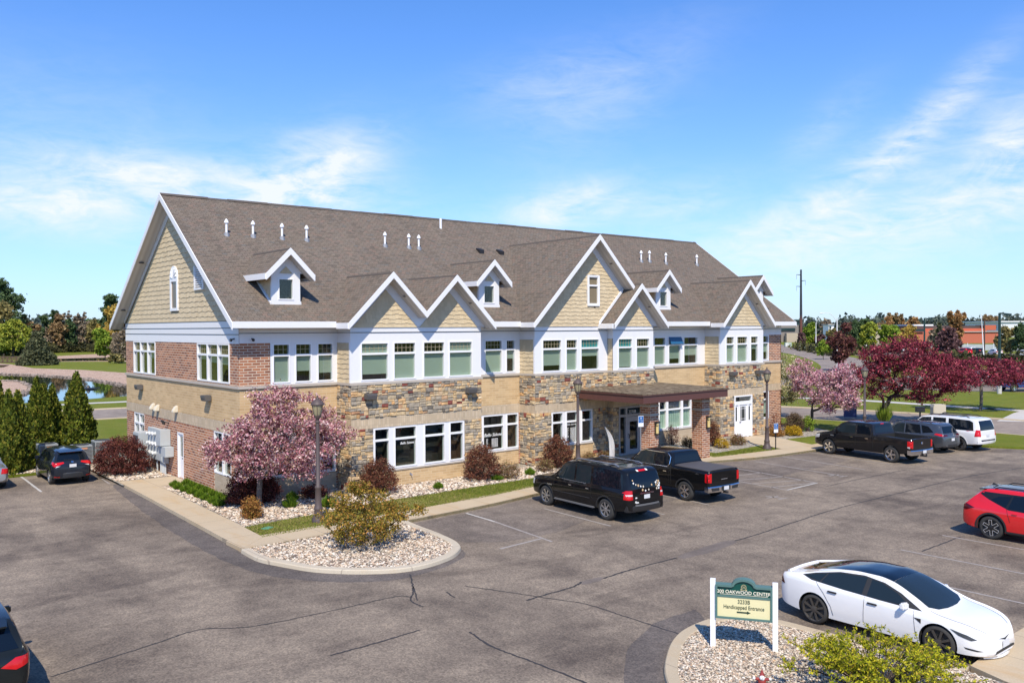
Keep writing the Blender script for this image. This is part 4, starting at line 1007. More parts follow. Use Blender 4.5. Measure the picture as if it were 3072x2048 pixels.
# arched window with a sunburst head, louvred vent
aw = MB(); 
for (a, b2, z0, z1) in ((7.28, 7.44, 8.10, 9.66), (8.20, 8.36, 8.10, 9.66), (7.44, 8.20, 8.10, 8.24), (7.44, 8.20, 9.52, 9.66)): wbox(aw, 'x', 0, a, b2, z0, z1, -.09, .05)
arc = [(7.82 + .54 * math.cos(t), 9.66 + .62 * math.sin(t)) for t in np.linspace(0, math.pi, 15)]
aw.prism([(-.09, u, z) for u, z in arc], (0, 0, 0), (.12, 0, 0))
for t in np.linspace(.25, math.pi - .25, 7): aw.prism([(-.125, 7.82 + .10 * math.cos(t - .2), 9.68 + .1 * math.sin(t - .2)), (-.125, 7.82 + .44 * math.cos(t - .12), 9.68 + .5 * math.sin(t - .12)), (-.125, 7.82 + .44 * math.cos(t + .12), 9.68 + .5 * math.sin(t + .12))], (0, 0, 0), (.03, 0, 0))
awo = aw.build('arched_window', WHITE2, OFF); g = MB(); wbox(g, 'x', 0, 7.44, 8.2, 8.24, 9.52, -.03, -.02); g.build('pane', plain('amber_glass', (.10, .055, .02), .12), awo)
lv = MB(); 
for (a, b2, z0, z1) in ((3.84, 3.96, 9.0, 9.98), (4.88, 5.0, 9.0, 10.1), (3.96, 4.88, 9.0, 9.1)): wbox(lv, 'x', 0, a, b2, z0, z1, -.10, .02)
for k in range(9): lv.prism([(-.09, 3.96, 9.14 + k * .1), (-.02, 3.96, 9.20 + k * .1), (-.02, 3.96, 9.22 + k * .1), (-.09, 3.96, 9.16 + k * .1)], (0, 0, 0), (0, .92, 0))
lv.build('louvre_vent', WHITE, OFF)

def gable_roof(ap, zap, x0, x1, yf, name='gable_roof', wallz=None, yw=-1.2, z0=7.24, siding=None, dropR=True, parent=None, hole=(), seed=0, half=None, back=None, ret=(True, True), lite=True):
    yb = ymain(zap)
    zl, zr = zap - (ap - x0), zap - (x1 - ap)
    L = roof_plate(name, [(x0, yf, zl), (ap, yf, zap), (ap, yb + .25, zap), (x0, ymain(zl) + .12, zl)][::-1], parent=parent)
    Rr = roof_plate(name, [(ap, yf, zap), (x1, yf, zr), (x1, ymain(zr) + .12, zr), (ap, yb + .25, zap)][::-1], parent=parent)
    rc = MB().prism([(ap - .075, yf, zap - .066), (ap, yf, zap + .022), (ap + .075, yf, zap - .066), (ap, yf, zap - .05)], (0, 0, 0), (0, yb - yf + .1, 0)); rc.build('ridge_cap', RIDGE, L)
    rake(L, [(x0 - .0, yf, zl + .01), (ap, yf, zap + .015), (x1, yf, zr + .01)], .29, .045)
    for (xx, zz, r) in ((x0, zl, ret[0]), (x1, zr, ret[1])):
        if r:
            s = -1 if xx == x0 else 1; b = MB()
            b.box(min(xx, xx + s * .045), max(xx, xx + s * .045), yf, max(ymain(zz), yf + .1) + .0, zz - .25, zz + .005); b.build('fascia', WHITE, L)
    for (xa, za) in ((x0, zl), (x1, zr)):
        so = mesh_obj('soffit', [(xa, yf, za - .26), (ap, yf, zap - .26), (ap, yw + .03, zap - .26), (xa, yw + .03, za - .26)], [(0, 1, 2, 3)], SOFFIT, L, uv=True)
    if lite and half is None:
        cx = ap + (x1 - ap) * .45; cz = zap - (cx - ap) - .27
        MB().lathe([(.09, -.01), (.09, .015)], 12, (cx, (yf + yw) / 2, cz - .01)).build('soffit_light', BLACKM, L)
    # wall under the gable
    zs = zap - .76
    h = half or 99
    poly = [(max(x0, ap - (zap - .25 - z0)), z0), (min(x1, ap + (zap - .25 - z0)), z0)]
    if zr > z0 + .3: poly = [(x0 + .02, z0), (x1, z0), (x1, zr - .26), (ap, zap - .26)] if zl <= z0 + .3 else [(x0, z0), (x1, z0), (x1, zr - .26), (ap, zap - .26), (x0, zl - .26)]
    elif zl > z0 + .3: poly = [(x0, z0), (x1 - .02, z0), (ap, zap - .26), (x0, zl - .26)]
    else: poly += [(ap, zap - .26)]
    poly_wall('frieze_board', 'y', yw + .0, poly, WHITE, L)
    bw = zs - z0
    poly_wall('siding_back', 'y', yw - .006, [(max(ap - bw, x0), z0), (min(ap + bw, x1), z0)] + ([(x1, zs - (x1 - ap))] if x1 - ap < bw else []) + [(ap, zs)] + ([(x0, zs - (ap - x0))] if ap - x0 < bw else []), SIDING_BACK, L)
    shakes('shake_siding', 'y', yw - .01, max(ap - bw, x0), min(ap + bw, x1), z0, zs, [((ap, zs), (-1, 1)), ((ap, zs), (1, 1))], hole, seed, parent=L, ex=.205, wd=.17)
    return L
gable_roof(6.36, 9.71, 4.09, 8.12, -1.9, ret=(True, False), seed=40)
gable_roof(9.87, 9.69, 8.12, 12.17, -1.9, ret=(False, True), seed=41)
gC = gable_roof(19.42, 12.20, 14.68, 22.15, -1.9, ret=(True, False), hole=[(19.08, 19.99, 8.36, 10.05)], seed=42)
gable_roof(22.33, 9.61, 20.10, 24.56, -2.3, yw=-1.6, seed=43)
gable_roof(33.08, 10.16, 30.33, 35.84, -1.9, seed=44)
# trim where the entrance gable dies into the tall gable wall
rake(OFF, [(19.95, -1.26, 7.50), (21.85, -1.26, 9.40)], .20, .05)
b = MB().box(19.93, 20.12, -2.3, -1.2, 7.12, 7.36); b.build('fascia', WHITE, OFF)
# tall gable window
w = window('y', -1.26, 19.16, 19.92, 8.45, 9.98, 9.48, None); b = MB()
for (a, b2, z0, z1) in ((19.08, 19.18, 8.36, 10.05), (19.90, 20.0, 8.36, 10.05), (19.18, 19.9, 9.97, 10.05), (19.18, 19.9, 8.36, 8.46)): b.box(a, b2, -1.30, -1.2, z0, z1)
b.build('frame', WHITE2, w)

# dormers
def dormer(cx, seed):
    y0, zb = .29, 8.26
    b = MB().box(cx - .67, cx - .36, y0, y0 + .06, zb - .08, 9.62).box(cx + .36, cx + .67, y0, y0 + .06, zb - .08, 9.62).box(cx - .36, cx + .36, y0, y0 + .06, zb - .08, 8.46).box(cx - .36, cx + .36, y0, y0 + .06, 9.40, 9.62)
    for s in (-1, 1):
        xs = cx + s * .655
        b.prism([(xs, y0 + .06, zb - .1), (xs, y0 + .06, 9.62), (xs, 2.3, 9.62)], (-.012, 0, 0), (.012, 0, 0))
    dm = b.build('dormer', WHITE, OFF)
    for s in (-1, 1):                                   # siding on the cheeks
        xs = cx + s * .67
        shakes('shake_siding', 'x', xs + s * .0, y0 + .12, 2.1, 8.3, 9.4, [((y0, zb + .16), (M_, -1))], seed=seed + s, parent=dm, flip=(s > 0))
        t = MB().prism([(xs + s * .03, y0, zb + .10), (xs + s * .03, y0, zb - .02), (xs + s * .03, 2.0, zmain(2.0) - .02), (xs + s * .03, 2.0, zmain(2.0) + .10)], (-.02, 0, 0), (.02, 0, 0)); t.build('corner_board', WHITE, dm)
    L = gable_roof(cx, 10.68, cx - 1.12, cx + 1.12, -.2, name='dormer_roof', yw=y0 - .004, z0=9.62, parent=dm, seed=seed, half=1, lite=False)
    w = window('y', y0, cx - .36, cx + .36, 8.46, 9.40, None, None, fr=.05, parent=dm)
    return dm
for i, cx in enumerate((2.245, 13.48, 27.17, 37.0)): dormer(cx, 60 + 3 * i)

# vents on the roof
def vent(x, y):
    z = zmain(y)
    b = MB().lathe([(.055, -.1), (.055, .54), (.105, .55), (.105, .61), (.03, .74), (.01, .74)], 14, (x, y, z))
    v = b.build('vent_pipe', WHITE2, main, smooth=40)
    MB().lathe([(.17, -.16), (.14, .04), (.085, .10)], 12, (x, y, z)).build('flashing', plain('lead_flashing', (.32, .32, .33), .5, .6), v)
for x, y in ((1.51, 5.1), (2.82, 5.11), (4.30, 5.09), (5.61, 5.08), (10.13, 5.02), (11.63, 5.01), (12.26, 4.98), (30.52, 5.13), (31.44, 5.19), (33.03, 5.08), (36.53, 5.14)): vent(x, y)
MB().lathe([(.075, -.2), (.075, .55), (.06, .56)], 12, (15.23, 7.13, zmain(7.13))).build('vent_pipe', WHITE2, main, smooth=40)
for x in (16.55, 18.05):
    z = zmain(5.04); MB().prism([(x - .16, 4.85, z - .12), (x - .16, 4.85, z + .10), (x - .16, 5.2, z + .22), (x - .16, 5.3, z + .1)], (0, 0, 0), (.32, 0, 0)).build('roof_vent_box', BLACKM, main)
# down-lights under the main rake
for y in (12.0, 15.4): MB().lathe([(.13, -.02), (.13, .02)], 12, (-.33, y, zmain(2 * YR - y) - .29)).build('soffit_light', BLACKM, OFF)

# wall lamps
def sconce(axis, c, u, z, w=.52):
    b = MB()
    if axis == 'y': b.prism([(u - w / 2, c - .02, z + .13), (u - w / 2, c - .34, z + .13), (u - w / 2, c - .34, z + .04), (u - w / 2, c - .30, z - .13), (u - w / 2, c - .02, z - .13)], (0, 0, 0), (w, 0, 0))
    else: b.prism([(c - .02, u - w / 2, z + .13), (c - .34, u - w / 2, z + .13), (c - .34, u - w / 2, z + .04), (c - .30, u - w / 2, z - .13), (c - .02, u - w / 2, z - .13)], (0, 0, 0), (0, w, 0))
    b.build('wall_lamp', plain('wall_lamp_metal', (.10, .095, .095), .5), OFF, bevel=.015)
for u in (5.43, 11.02): sconce('y', -1.26, u, 4.17)
for u in (31.93, 34.75): sconce('y', -1.26, u, 4.18)
for u in (13.28, 3.4): sconce('x', 0, u, 4.13)
for (u, z) in ((7.7, 3.35), (11.2, 3.25), (10.5, 3.22)):        # bell, vent hoods
    MB().prism([(-.0, u - .14, z - .18), (-.0, u - .14, z + .16), (-.12, u - .14, z + .12), (-.26, u - .14, z - .1), (-.26, u - .14, z - .18)], (0, 0, 0), (0, .28, 0)).build('vent_hood', plain('cream_hood', (.66, .60, .48), .5), OFF, bevel=.03)
fl = MB().bar((0, 9.0, 2.55), (-.22, 9.0, 2.62), .05); fl.prism([(-.2, 8.85, 2.52), (-.2, 9.15, 2.52), (-.3, 9.15, 2.72), (-.3, 8.85, 2.72)], (0, 0, 0), (-.06, 0, -.03)); fl.build('flood_light', BLACKM, OFF)
for (x, y) in ((-.0, .45), (.55, -.0)):
    MB().bar((x, y, 6.8), (x - .15 * (x == 0), y - .15 * (y == 0), 6.76), .05).sphere((x - .17 * (x == 0), y - .17 * (y == 0), 6.74), .07, 8).build('security_camera', BLACKM, OFF)

# ------------------------------------------------------------------ entrance canopy
CZ0, CZ1 = 3.36, 3.83
CP = [(18.3, -6.0), (25.15, -6.0), (25.15, -.02), (24.1, -.02), (24.1, -1.68), (20.6, -1.68), (20.6, -1.28), (18.3, -1.28)]
cn = MB(); th = .12
def fringe(o, t, z0, z1):
    A = [(18.3 - o, -1.28), (18.3 - o, -6.0 - o), (25.15 + o, -6.0 - o), (25.15 + o, -.02)]; B = [(18.3 + t, -1.28), (18.3 + t, -6.0 + t), (25.15 - t, -6.0 + t), (25.15 - t, -.02)]
    v = [(x, y, z) for P in (A, B) for z in (z0, z1) for x, y in P]; f = []
    for k in range(3): f += [(k, k + 1, 5 + k, 4 + k), (8 + k, 12 + k, 13 + k, 9 + k), (4 + k, 5 + k, 13 + k, 12 + k), (k, 8 + k, 9 + k, k + 1)]
    f += [(0, 4, 12, 8), (3, 11, 15, 7)]; cn.add(v, f)
fringe(0, th, CZ0, CZ1 - .105); fringe(.05, th, CZ1 - .10, CZ1 - .002)
can = cn.build('canopy', MAROON, OFF)
mesh_obj('soffit', [(p[0], p[1], CZ0 + .05) for p in CP], [tuple(range(len(CP)))], plain('canopy_soffit', (.12, .06, .05), .7), can)
HX = 21.2
CANR = NT('canopy_shakes'); uv = CANR.uv(); b_ = CANR.n('ShaderNodeTexBrick'); b_.offset = .43; CANR.l(uv, b_.inputs['Vector']); b_.inputs['Scale'].default_value = 1; b_.inputs['Brick Width'].default_value = .34; b_.inputs['Row Height'].default_value = .26; b_.inputs['Mortar Size'].default_value = .022
b_.inputs['Color1'].default_value = (0, 0, 0, 1); b_.inputs['Color2'].default_value = (1, 1, 1, 1)
c_ = CANR.ramp(b_.outputs['Color'], [(0, (.12, .09, .062)), (.5, (.20, .155, .105)), (1, (.27, .215, .15))]); c_ = CANR.mix(b_.outputs['Fac'], c_, (.06, .045, .03)); CANR.set(c_, .95, spec=.15); CANR.bump(b_.outputs['Color'], 1.0, .06); CANR = CANR.m
rp = roof_plate('canopy_roof', [(18.24, -6.06, CZ1), (25.2, -6.06, CZ1), (25.2, -.02, 3.93), (21.6, -1.66, 3.91), (20.6, -1.66, 3.91)], mat=CANR, t=.04, parent=can)
roof_plate('canopy_roof', [(18.24, -6.06, CZ1), (20.6, -1.66, 3.91), (20.6, -1.28, 3.91), (18.24, -1.28, CZ1 + .03)], mat=CANR, t=.04, parent=can)
ELL = plain('amber_lamp_glass', (.62, .48, .20), .35)
def column(x0, y0):
    b = MB().box(x0, x0 + .66, y0, y0 + .68, -.12, CZ0 + .06); c = b.build('brick_column', BRICK, OFF, uv=True)
    for z in (2.62, 3.08): MB().box(x0 - .02, x0 + .68, y0 - .02, y0 + .70, z, z + .075).build('stone_band', SILL, c)
    l = MB().box(x0 + .34, x0 + .56, y0 - .07, y0, 1.62, 2.30).box(x0 + .32, x0 + .58, y0 - .17, y0, 2.22, 2.30).box(x0 + .32, x0 + .58, y0 - .17, y0, 1.62, 1.69).box(x0 + .36, x0 + .54, y0 - .165, y0 - .06, 2.08, 2.12)
    lo = l.build('wall_lamp', BLACKM, c); MB().lathe([(.085, 1.69), (.085, 2.22)], 12, (x0 + .45, y0 - .085, 0)).build('lamp_glass', ELL, lo)
column(19.58, -5.3); column(23.82, -5.3)

# ------------------------------------------------------------------ lettering on the building
def text(name, s, size, mat, parent, M, extrude=.002, align='CENTER', shear=0.0, bold=0.0, sx=1.0):
    cu_ = bpy.data.curves.new(name, 'FONT'); cu_.body = s; cu_.size = size; cu_.extrude = extrude; cu_.align_x = align; cu_.align_y = 'CENTER'; cu_.shear = shear; cu_.offset = bold
    tmp = bpy.data.objects.new(name, cu_); COL.objects.link(tmp)
    me = bpy.data.meshes.new_from_object(tmp.evaluated_get(bpy.context.evaluated_depsgraph_get())); bpy.data.objects.remove(tmp); bpy.data.curves.remove(cu_)
    me.transform(Matrix.Scale(sx, 4, (1, 0, 0))); me.transform(M); me.materials.clear(); me.materials.append(mat)
    o = bpy.data.objects.new(name, me); link(o, parent); return o
FACE_Y = lambda x, y, z: Matrix.Translation((x, y, z)) @ Matrix.Rotation(R(90), 4, 'X')
def salon(parent, x, y, zt, zb, w, menu=True, name_size=.2):
    text('lettering', 'Bello Salone', name_size, LETTER, parent, FACE_Y(x, y, zt), shear=.35, bold=.0012)
    if menu:
        rn = random.Random(int(x * 10)); b = MB(); z = zt - .22
        while z > zb:
            u = x - w * .36
            b.box(u, u + rn.uniform(.06, .14), y - .002, y, z, z + .022)
            u = x - w * .06
            for k in range(4): b.box(u, u + .09, y - .002, y, z, z + .026); u += .105
            z -= .058
        b.build('menu_lines', LETTER, parent)
salon(wL1[0], 13.5, .072, 1.66, 1.0, 1.2, True, .235)
salon(wLC[1], 17.94, -1.128, 1.98, 1.02, .85, True, .145)
salon(wLB[1], 7.5, -1.128, 1.90, 1.0, .9, False, .15)
text('lettering', '3233B', .24, LETTER, entr, FACE_Y(22.3, -1.57, 2.40), bold=.001)
# ------------------------------------------------------------------ street lamps
LAMPG = NT('lantern_glass'); LAMPG.set((.50, .44, .27), .25); LAMPG.p.inputs['Transmission Weight'].default_value = .35; LAMPG = LAMPG.m
LAMPM = plain('lamp_post_paint', (.085, .062, .058), .5, var=.1)
def street_lamp(x, y, label, h=4.70):
    t = thing('street_lamp', label, 'street lamp', (x, y, 0), 0, 'lantern street lamps round the building')
    k = h / 4.70
    MB().lathe([(.25, -.1), (.25, .10), (.225, .14), (.225, .18), (.17, .26), (.15, .42), (.165, .46), (.165, .50), (.13, .56), (.105, 1.22), (.125, 1.25), (.125, 1.31), (.085, 1.36), (.062, 3.70 * k)], 20).build('post', LAMPM, t, smooth=40)
    c = MB().lathe([(.062, 3.68 * k), (.09, 3.70 * k), (.09, 3.74 * k), (.06, 3.77 * k), (.07, 3.84 * k), (.13, 3.90 * k), (.135, 3.96 * k)], 16)
    c.build('collar', LAMPM, t, smooth=40)
    MB().lathe([(.11, 3.955 * k), (.15, 4.02 * k), (.20, 4.30 * k), (.215, 4.36 * k)], 16).build('lantern_glass', LAMPG, t, smooth=50)
    f = MB()
    for i in range(6):
        a = i * math.pi / 3; f.bar((.125 * math.cos(a), .125 * math.sin(a), 3.95 * k), (.222 * math.cos(a), .222 * math.sin(a), 4.37 * k), .022)
    f.build('lantern_frame', LAMPM, t)
    MB().lathe([(.245, 4.35 * k), (.25, 4.39 * k), (.20, 4.46 * k), (.11, 4.55 * k), (.055, 4.58 * k), (.05, 4.62 * k), (.03, 4.64 * k), (.035, 4.68 * k), (.005, 4.72 * k)], 20).build('lantern_cap', LAMPM, t, smooth=40)
    return t
street_lamp(.72, -5.59, 'bronze lantern lamp post beside the pink tree at the front left corner')
_l2 = gp(1733, 1130, 4.7); _l4 = gp(2594, 1096, 4.6)
street_lamp(_l2.x, _l2.y, 'bronze lantern lamp post rising behind the black sport utility vehicle by the stone wall')
street_lamp(29.53, -5.53, 'bronze lantern lamp post on a round base before the white side door', 4.8)
street_lamp(_l4.x, _l4.y, 'bronze lantern lamp post in front of the big burgundy tree by the road', 4.6)

# ------------------------------------------------------------------ signs
BLUEP = plain('sign_blue', (.02, .12, .36), .5, var=.05)
def handicap_sign(x, y, z, label, post, rz=R(-12)):
    t = thing('parking_sign', label, 'parking sign', (x, y, z), rz, 'wheelchair parking signs')
    MB().box(-.025, .025, -.02, .02, -.1 - z, 1.52).build('post', post, t)
    MB().box(-.16, .16, -.032, -.022, .98, 1.52).build('panel', WHITE2, t)
    m_ = MB().box(-.15, .15, -.036, -.033, 1.18, 1.50); p = m_.build('blue_field', BLUEP, t)
    b = MB().lathe([(.028, 0), (.028, .003)], 10, (0, -.040, 1.42), 'y').bar((0, -.0385, 1.39), (0, -.0385, 1.31), .03, .004).bar((0, -.0385, 1.31), (.06, -.0385, 1.31), .03, .004).bar((.06, -.0385, 1.31), (.08, -.0385, 1.24), .03, .004)
    for k in range(10):
        a0, a1 = R(140 + k * 22), R(140 + k * 22 + 22); b.bar((.0 + .07 * math.cos(a0), -.0385, 1.29 + .07 * math.sin(a0)), (.07 * math.cos(a1), -.0385, 1.29 + .07 * math.sin(a1)), .016, .004)
    b.build('symbol', LETTER, p)
    return t
handicap_sign(29.90, -5.87, 0, 'blue wheelchair parking sign on a black post beside the lamp by the white side door', BLACKM)
handicap_sign(18.36, -5.75, 1.22, 'blue wheelchair parking sign on a grey post in front of the left entrance column', plain('galvanised', (.4, .4, .41), .4, .7))

SGN = thing('entrance_sign', 'green and cream sign on two white posts reading 200 Oakwood Center', 'sign', (1.69, -22.97, -.02), math.atan2(-.828, .562))
GRN, TEALF, CREAM = plain('sign_green', (.0, .060, .046), .45, var=.04), plain('sign_frame_teal', (.085, .165, .15), .5, var=.06), plain('sign_cream', (.70, .64, .37), .5, var=.03)
W_ = 1.353
for u in (0, W_): MB().box(u - .058, u + .058, -.058, .058, -.1, 1.50).prism([(u - .058, -.058, 1.50), (u + .058, -.058, 1.50), (u + .058, .058, 1.50), (u - .058, .058, 1.50)], (0, 0, 0), (0, 0, .015)).build('post', WHITE2, SGN)
a0, a1, zb, zt = .058, W_ - .058, .66, 1.42
arch = [(a1, zt), (W_ / 2 + .27, zt)] + [(W_ / 2 + .25 * math.cos(t), zt + .012 + .135 * math.sin(t)) for t in np.linspace(.12, math.pi - .12, 14)] + [(W_ / 2 - .27, zt), (a0, zt)]
prof = [(a0, zb), (a1, zb)] + arch
fr_ = MB()
ins = .045
inner = [(a0 + ins, zb + ins), (a1 - ins, zb + ins)] + [(min(max(u, a0 + ins), a1 - ins) if abs(u - W_ / 2) > .26 else W_ / 2 + (u - W_ / 2) * .86, z - ins) for u, z in arch]
n = len(prof)
V = [(u, -.11, z) for u, z in prof] + [(u, -.11, z) for u, z in inner] + [(u, .11, z) for u, z in prof] + [(u, -.065, z) for u, z in inner]
F = []
for i in range(n):
    j = (i + 1) % n
    F += [(i, j, n + j, n + i), (i, 2 * n + i, 2 * n + j, j), (n + i, n + j, 3 * n + j, 3 * n + i)]
F.append(tuple(2 * n + i for i in range(n)))
mesh_obj('frame', V, F, TEALF, SGN)
zdiv = 1.17
top = [p for p in inner if p[1] > zdiv]
mesh_obj('green_panel', [(a1 - ins, -.070, zdiv + .022)] + [(u, -.070, z) for u, z in top] + [(a0 + ins, -.070, zdiv + .022)], None or [tuple(range(len(top) + 2))], GRN, SGN)
MB().box(a0 + ins, a1 - ins, -.074, -.062, zb + ins, zdiv - .022).build('cream_panel', CREAM, SGN)
MB().box(a0 + ins, a1 - ins, -.09, -.06, zdiv - .022, zdiv + .022).build('divider', TEALF, SGN)
GOLD = plain('sign_gold', (.62, .52, .30), .4)
CRL = plain('cream_lettering', (.85, .80, .66), .5, var=.02); DKL = plain('dark_green_lettering', (.02, .045, .025), .6)
text('lettering', '200 OAKWOOD CENTER', .105, CRL, SGN, FACE_Y(W_ / 2, -.078, zdiv + .095), bold=.0008, sx=.98)
MB().box(a0 + .10, a1 - .10, -.077, -.071, zdiv + .036, zdiv + .043).build('underline', CRL, SGN)
text('lettering', '3233B', .125, DKL, SGN, FACE_Y(W_ / 2, -.080, 1.055), bold=.0006, sx=.85)
text('lettering', 'Handicapped Entrance', .122, DKL, SGN, FACE_Y(W_ / 2, -.080, .93), bold=.0005, sx=.80)
MB().prism([(W_ / 2 - .15, -.079, .805), (W_ / 2 + .07, -.079, .805), (W_ / 2 + .07, -.079, .785), (W_ / 2 + .15, -.079, .822), (W_ / 2 + .07, -.079, .859), (W_ / 2 + .07, -.079, .838), (W_ / 2 - .15, -.079, .838)], (0, 0, 0), (0, .006, 0)).build('arrow', DKL, SGN)
em = MB()
for k in range(18):
    b0, b1 = 2 * math.pi * k / 18, 2 * math.pi * (k + 1) / 18; em.bar((W_ / 2 + .055 * math.cos(b0), -.078, 1.385 + .06 * math.sin(b0)), (W_ / 2 + .055 * math.cos(b1), -.078, 1.385 + .06 * math.sin(b1)), .010, .006)
for s in (-1, 1): em.prism([(W_ / 2 + s * .03, -.078, 1.33), (W_ / 2 + s * .075, -.078, 1.345), (W_ / 2 + s * .06, -.078, 1.315)], (0, 0, 0), (0, .006, 0))
em.build('emblem', GOLD, SGN)
text('lettering', 'OC', .062, GOLD, SGN, FACE_Y(W_ / 2, -.078, 1.387))

# ------------------------------------------------------------------ things along the left wall
ACM = plain('condenser_grey', (.30, .32, .33), .5, .0, var=.06); ACD = plain('condenser_dark', (.05, .052, .055), .6)
def condenser(x, y, label, rz=0.0, side='louvres'):
    t = thing('air_conditioner', label, 'air conditioner', (x, y, 0), rz, 'condensers by the hedge')
    MB().box(-.46, .46, -.46, .46, .06, 1.0).box(-.5, .5, -.5, .5, -.02, .05).build('cabinet', ACM, t, bevel=.015)
    g = MB()
    for k in range(11):
        z = .16 + k * .072
        g.box(-.42, .42, -.472, -.461, z, z + .034); g.box(-.472, -.461, -.42, .42, z, z + .034)
    g.build('louvres', ACD, t)
    f = MB()
    for r_ in np.linspace(.08, .40, 8):
        for k in range(20):
            a, b = 2 * math.pi * k / 20, 2 * math.pi * (k + 1) / 20; f.bar((r_ * math.cos(a), r_ * math.sin(a), 1.012), (r_ * math.cos(b), r_ * math.sin(b), 1.012), .014)
    f.build('fan_grille', ACD, t); MB().box(-.1, .2, -.476, -.470, .80, .88).build('label_plate', plain('warning_label', (.62, .30, .18), .5), t)
    return t
condenser(-3.75, 17.6, 'grey air conditioner with louvred sides behind the left of the dark hatchback')
condenser(-2.45, 15.8, 'grey air conditioner with a warning label right behind the dark hatchback')
condenser(-1.05, 17.2, 'grey air conditioner between the hedge and the big dark red shrub')
UTG = plain('utility_grey', (.44, .47, .48), .45, var=.05)
mb_ = thing('meter_bank', 'grey bank of electricity meters with conduits on the red brick side wall', 'meter cabinet', (-.02, 9.9, 0))
MB().box(-.26, 0, -.55, 1.55, .62, 2.18).build('cabinet', UTG, mb_, bevel=.012)
MB().box(-.50, 0, -1.2, -.56, 1.46, 2.25).build('cabinet', UTG, mb_, bevel=.012); MB().box(-.42, 0, -1.68, -1.0, .95, 1.44).build('cabinet', UTG, mb_, bevel=.012)
MB().prism([(-.24, -.5, .60), (-.24, -.2, .60), (-.24, -.95, .55), (-.24, -.95, .94), (-.24, -.55, .94)], (0, 0, 0), (.22, 0, 0)).build('gutter_box', UTG, mb_)
for (y, z) in ((1.25, 1.88), (.78, 1.90), (.31, 1.92), (1.25, 1.40), (.78, 1.40), (.31, 1.42), (-.2, 1.42), (1.25, .92), (.78, .92), (.31, .94)):
    m_ = MB().lathe([(.10, .0), (.10, -.05), (.085, -.06), (.085, -.15), (.05, -.17)], 14, (-.26, y, z), 'x').build('meter', plain('meter_ring', (.55, .56, .55), .35), mb_, smooth=40)
    MB().lathe([(.075, -.11), (.08, -.155), (.04, -.185)], 12, (-.26, y, z), 'x').build('dial', WHITE2, m_)
for y in (-.75, -.52, -.30, -.08, .5): MB().tube([(-.12, y, -.02), (-.12, y, .63)], .045, 10).build('conduit', plain('conduit_grey', (.50, .52, .53), .4), mb_)
gc = thing('generator_cabinet', 'tall grey cabinet with a dark grille between the meters and the brick corner window', 'cabinet', (-.02, 12.3, 0))
MB().box(-.62, 0, -.5, .45, .35, 1.85).build('cabinet', UTG, gc, bevel=.015); g = MB().box(-.635, -.622, -.42, .38, .75, 1.70); g.build('grille', ACD, gc); MB().box(-.5, -.05, -.45, .40, -.02, .34).build('plinth', UTG, gc)
ge = thing('grey_utility_box', 'small pale grey utility box at the far back corner of the brick wall', 'utility box', (-.35, 16.3, 0))
MB().box(-.3, .3, -.25, .25, 0, .55).build('cabinet', UTG, ge, bevel=.01); MB().box(-.32, .32, -.27, .27, .55, .60).build('lid', UTG, ge)
uc = MB().box(-.2, .2, -.14, .14, -.03, .015); uc = uc.build('utility_cover', plain('green_plastic', (.10, .30, .20), .6), None, bevel=.01); tag(uc, 'green plastic utility cover set in the thin grass at the corner', 'utility cover'); uc.location = (-1.19, -5.37, 0); uc.rotation_euler = (0, 0, .5)
# hose bib
hb = MB().lathe([(.05, 0), (.05, -.03)], 10, (0, 0, 0), 'y').tube([(0, -.03, 0), (0, -.12, 0), (0, -.15, -.06)], .02, 8); hb = hb.build('hose_tap', CHROME, None); tag(hb, 'small garden tap on the tan wall beneath the salon window', 'tap'); hb.location = (7.62, -1.2, .46)

# white feather flag by the door
ff = thing('feather_flag', 'white curved feather flag standing by the entrance door', 'flag', (18.05, -3.9, 0), R(25)); ff.scale = (1.3, 1.3, .74)
MB().tube([(0, 0, -.05), (0, 0, 1.0), (-.06, 0, 1.9), (-.28, 0, 2.55), (-.55, 0, 2.9)], [.02, .018, .014, .010, .006], 6).build('pole', plain('flag_pole_grey', (.5, .5, .5), .4), ff)
fv = []; ff_ = []
for i in range(15):
    t_ = i / 14; z = .35 + 2.5 * t_; xl = -.56 * max(0, (t_ - .35) / .65) ** 1.9; w = .58 * (1 - t_ ** 2.6) ** .8 + .01
    for k in range(6): fv.append((xl + w * k / 5 * (1 - .1 * t_), .035 * math.sin(k * 1.9 + t_ * 3) * (k / 5), z))
for i in range(14):
    for k in range(5): a = i * 6 + k; ff_.append((a, a + 1, a + 7, a + 6))
fl_ = mesh_obj('banner', fv, ff_, plain('white_cloth', (.78, .78, .78), .8, var=.03), ff, smooth=180)
fl_.modifiers.new('thickness', 'SOLIDIFY').thickness = .006

# garden ornament at the bottom edge
RED = plain('ornament_red', (.26, .035, .03), .45, var=.2); WHT = plain('ornament_white', (.72, .72, .73), .5, var=.1)
gp0 = gp(2286, 2052, -.02); gn = thing('garden_ornament', 'red and white garden ornament with a pointed hat on the pale stones', 'garden ornament', (gp0.x, gp0.y, -.03), R(-50))
gn.scale = (.62, .62, .62)
MB().lathe([(.10, 0), (.13, .04), (.13, .16), (.09, .24), (.05, .26)], 16).build('body', RED, gn, smooth=40)
hd = MB().sphere((0, -.05, .25), .088, 14).build('head', WHT, gn, smooth=180); s_ = MB()
for k in (-1, 0, 1): s_.bar((k * .028 - .02, -.128 + abs(k) * .01, .20), (k * .028 + .01, -.128 + abs(k) * .01, .29), .012)
s_.build('stripes', BLACKM, hd)
MB().lathe([(.095, .28), (.075, .34), (.03, .46), (.004, .53)], 14, (0, .01, 0)).build('hat', RED, gn, smooth=40)
